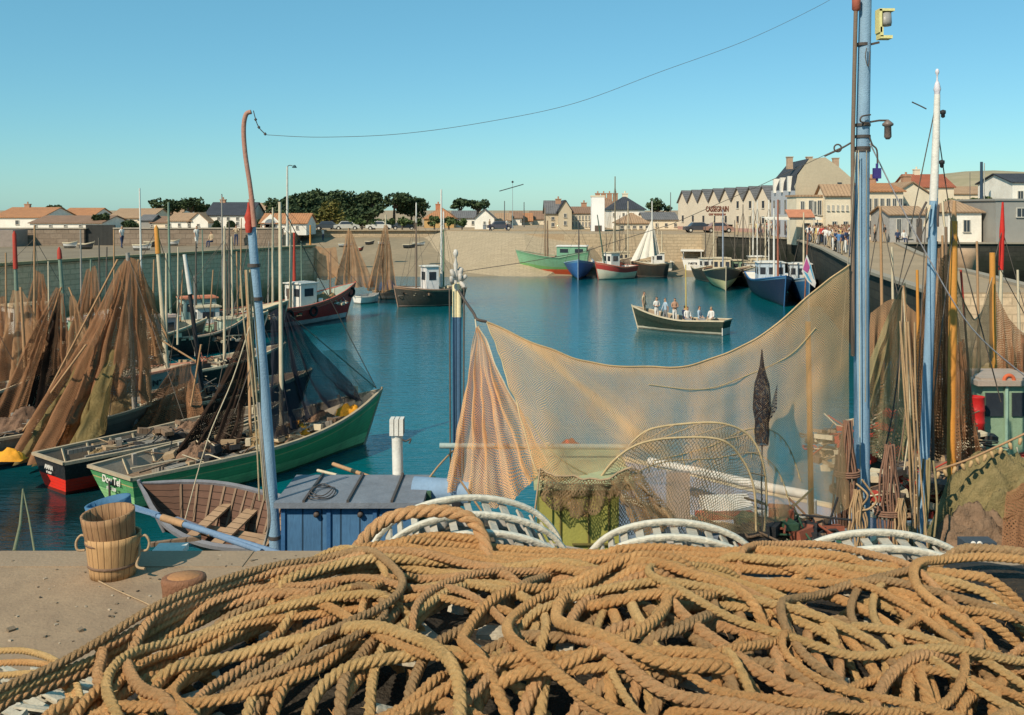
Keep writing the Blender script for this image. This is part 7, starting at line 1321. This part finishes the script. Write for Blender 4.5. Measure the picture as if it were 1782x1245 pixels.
# crowd on the right-hand quay and pier
rs=random.Random(21); cg='people crowding the right-hand quay'; tops=['white','navy','black','red','blue','tan','grey','yellow','pink','white','white','black','navy']; n_=0
def leftedge(y): 
    pe=[(16.1,38),(18.2,50),(21,62),(25.3,80),(30.5,106)]
    if y>106: return lerp(30.5,25.2,(y-106)/12)
    for (a,b),(c,d) in zip(pe,pe[1:]):
        if b<=y<=d: return lerp(a,c,(y-b)/(d-b))
    return 40
crowd=[]
while n_<150:
    y=rs.uniform(64,114) if n_<80 else rs.uniform(84,106); le=leftedge(y)+.5; xr=(1484-CX)/F*y
    if xr<le+.4: continue
    x=lerp(le,xr,rs.random()**(1.1)); 
    if any((x-a)**2+(y-b)**2<.35 for a,b in crowd): continue
    crowd.append((x,y)); tp=rs.choice(tops); bt=rs.choice(['navy','black','grey','tan','white']); ps=rs.choice(['stand','walk','hips','fold','stand'])
    where='near the pier edge' if x<le+2 else ('deep in the quay crowd' if y>85 else 'in the quay crowd before the shops')
    person('person in a %s top and %s trousers %s'%(tp,bt,where),(x,y,4.8),rs.uniform(0,6.3),ps,tp,bt,rs.randrange(3),rs.randrange(2),rs.uniform(.93,1.04),cg); n_+=1
for i in range(16):
    y=rs.uniform(94,110); x=(rs.uniform(1290,1345)-CX)/F*y if i<8 else (rs.uniform(1512,1550)-CX)/F*y
    if i<8: y=rs.uniform(116,124); x=(rs.uniform(1275,1345)-CX)/F*y; x=max(x,26)
    tp=rs.choice(tops); bt=rs.choice(['navy','black','grey','tan']); person('person in a %s top and %s trousers %s'%(tp,bt,'in front of the cannery end' if i<8 else 'by the banded-window house'),(x,y,4.8),rs.uniform(0,6.3),'walk' if i%2 else 'stand',tp,bt,i%3,0,1,cg)
for px,py,ps,tp,bt,lb in [(1573,424,'sit','white','navy','person in white sitting on the pier near the kiosk'),(1562,423,'sit','navy','black','person in dark clothes sitting on the pier near the kiosk'),(1580,420,'walk','blue','grey','person in blue bending beside the two seated on the pier'),(1760,413,'stand','pink','tan','person in pink standing before the grey warehouse'),(1772,413,'walk','black','navy','person in black walking before the grey warehouse'),(1779,413,'stand','white','tan','person in white at the right edge before the grey warehouse')]:
    p=PZ(px,py,4.8); person(lb,p,rs.uniform(-1,1),ps,tp,bt,rs.randrange(3))
for px,py,ps,tp,bt,lb in [(212,432,'walk','white','navy','person in a white shirt striding along the left jetty'),(342,432,'walk','white','white','person in a white skirt walking along the left jetty'),(411,428,'lift','tan','navy','person with raised arms on the left jetty'),(455,426,'stand','black','black','person in black at the end of the left jetty'),(461,427,'stand','red','black','person in red at the end of the left jetty'),(368,430,'sit','tan','navy','person sitting on the jetty right of the one in the white skirt')]:
    p=PZ(px,py,4.8); person(lb,p,rs.uniform(-1,1),ps,tp,bt,rs.randrange(3),0,1.05)
for px,lb in [(562,'person in white sitting on the sand left'),(882,'person on the quay by the row of far houses'),(852,'person on the quay by the small gabled house'),(1028,'person in dark clothes left of the white tower')]:
    p=PX(px,146 if px<600 else 149,4.8); p.z=4.8 if px>600 else 3.4; person(lb,p,1,'stand',['tan','navy','white','black'][px%4],'navy')
# parked cars along the far quay
def car(label,px,d,c,rz=0,group=None):
    p=PX(px,d,4.8); t=thing('parked_car',label,'car',p,group); M=Matrix.Translation(p)@Matrix.Rotation(rz,4,'Z'); m=MB(M)
    prof=[(-2,.35),(-2,.8),(-1.3,.92),(-.85,1.4),(.7,1.42),(1.25,.95),(1.95,.8),(2,.35)]; n=len(prof); w_=[.78]*n; w_[3]=w_[4]=.62
    m.add([(x,-w_[i],z) for i,(x,z) in enumerate(prof)]+[(x,w_[i],z) for i,(x,z) in enumerate(prof)],[tuple(range(n)),tuple(range(n,2*n))[::-1]]+[(i,n+i,n+(i+1)%n,(i+1)%n) for i in range(n)]); m.build('body',dirt(c,tuple(q*.7 for q in c),rough=.3,bump=0,spec=.5),t)
    for sg in (-1,1): m=MB(M); m.add([(-1.1,sg*.80,.95),(-.78,sg*.67,1.34),(.62,sg*.67,1.36),(1.05,sg*.80,.97)],[(0,1,2,3)]); m.build('side_window',M_pane,t)
    for x in (-1.25,1.25):
        for y in (-.78,.78): m=MB(M); m.tube([(x,y-.08,.33),(x,y+.08,.33)],.33,12); wl=m.build('wheel',M_tyre,t); m=MB(M); m.tube([(x,y-.09,.33),(x,y+.09,.33)],.17,10); m.build('rim',M_frame,wl)
for px,d,c,lb in [(570,152,(.05,.06,.07),'dark car parked under the olive-green conifer'),(604,152,(.5,.48,.42),'pale car parked under the small round trees'),(660,152,(.6,.57,.5),'cream car parked before the gap in the wood'),(702,153,(.06,.07,.08),'dark car parked left of the ochre house'),(870,152,(.08,.08,.1),'dark car parked before the cream far house'),(1215,137,(.06,.06,.07),'dark car parked at the left end of the cannery'),(1250,136,(.35,.2,.15),'reddish car parked before the cannery name')]:
    car(lb,px,d,c,random.uniform(-.15,.15),'cars parked along the far quay')
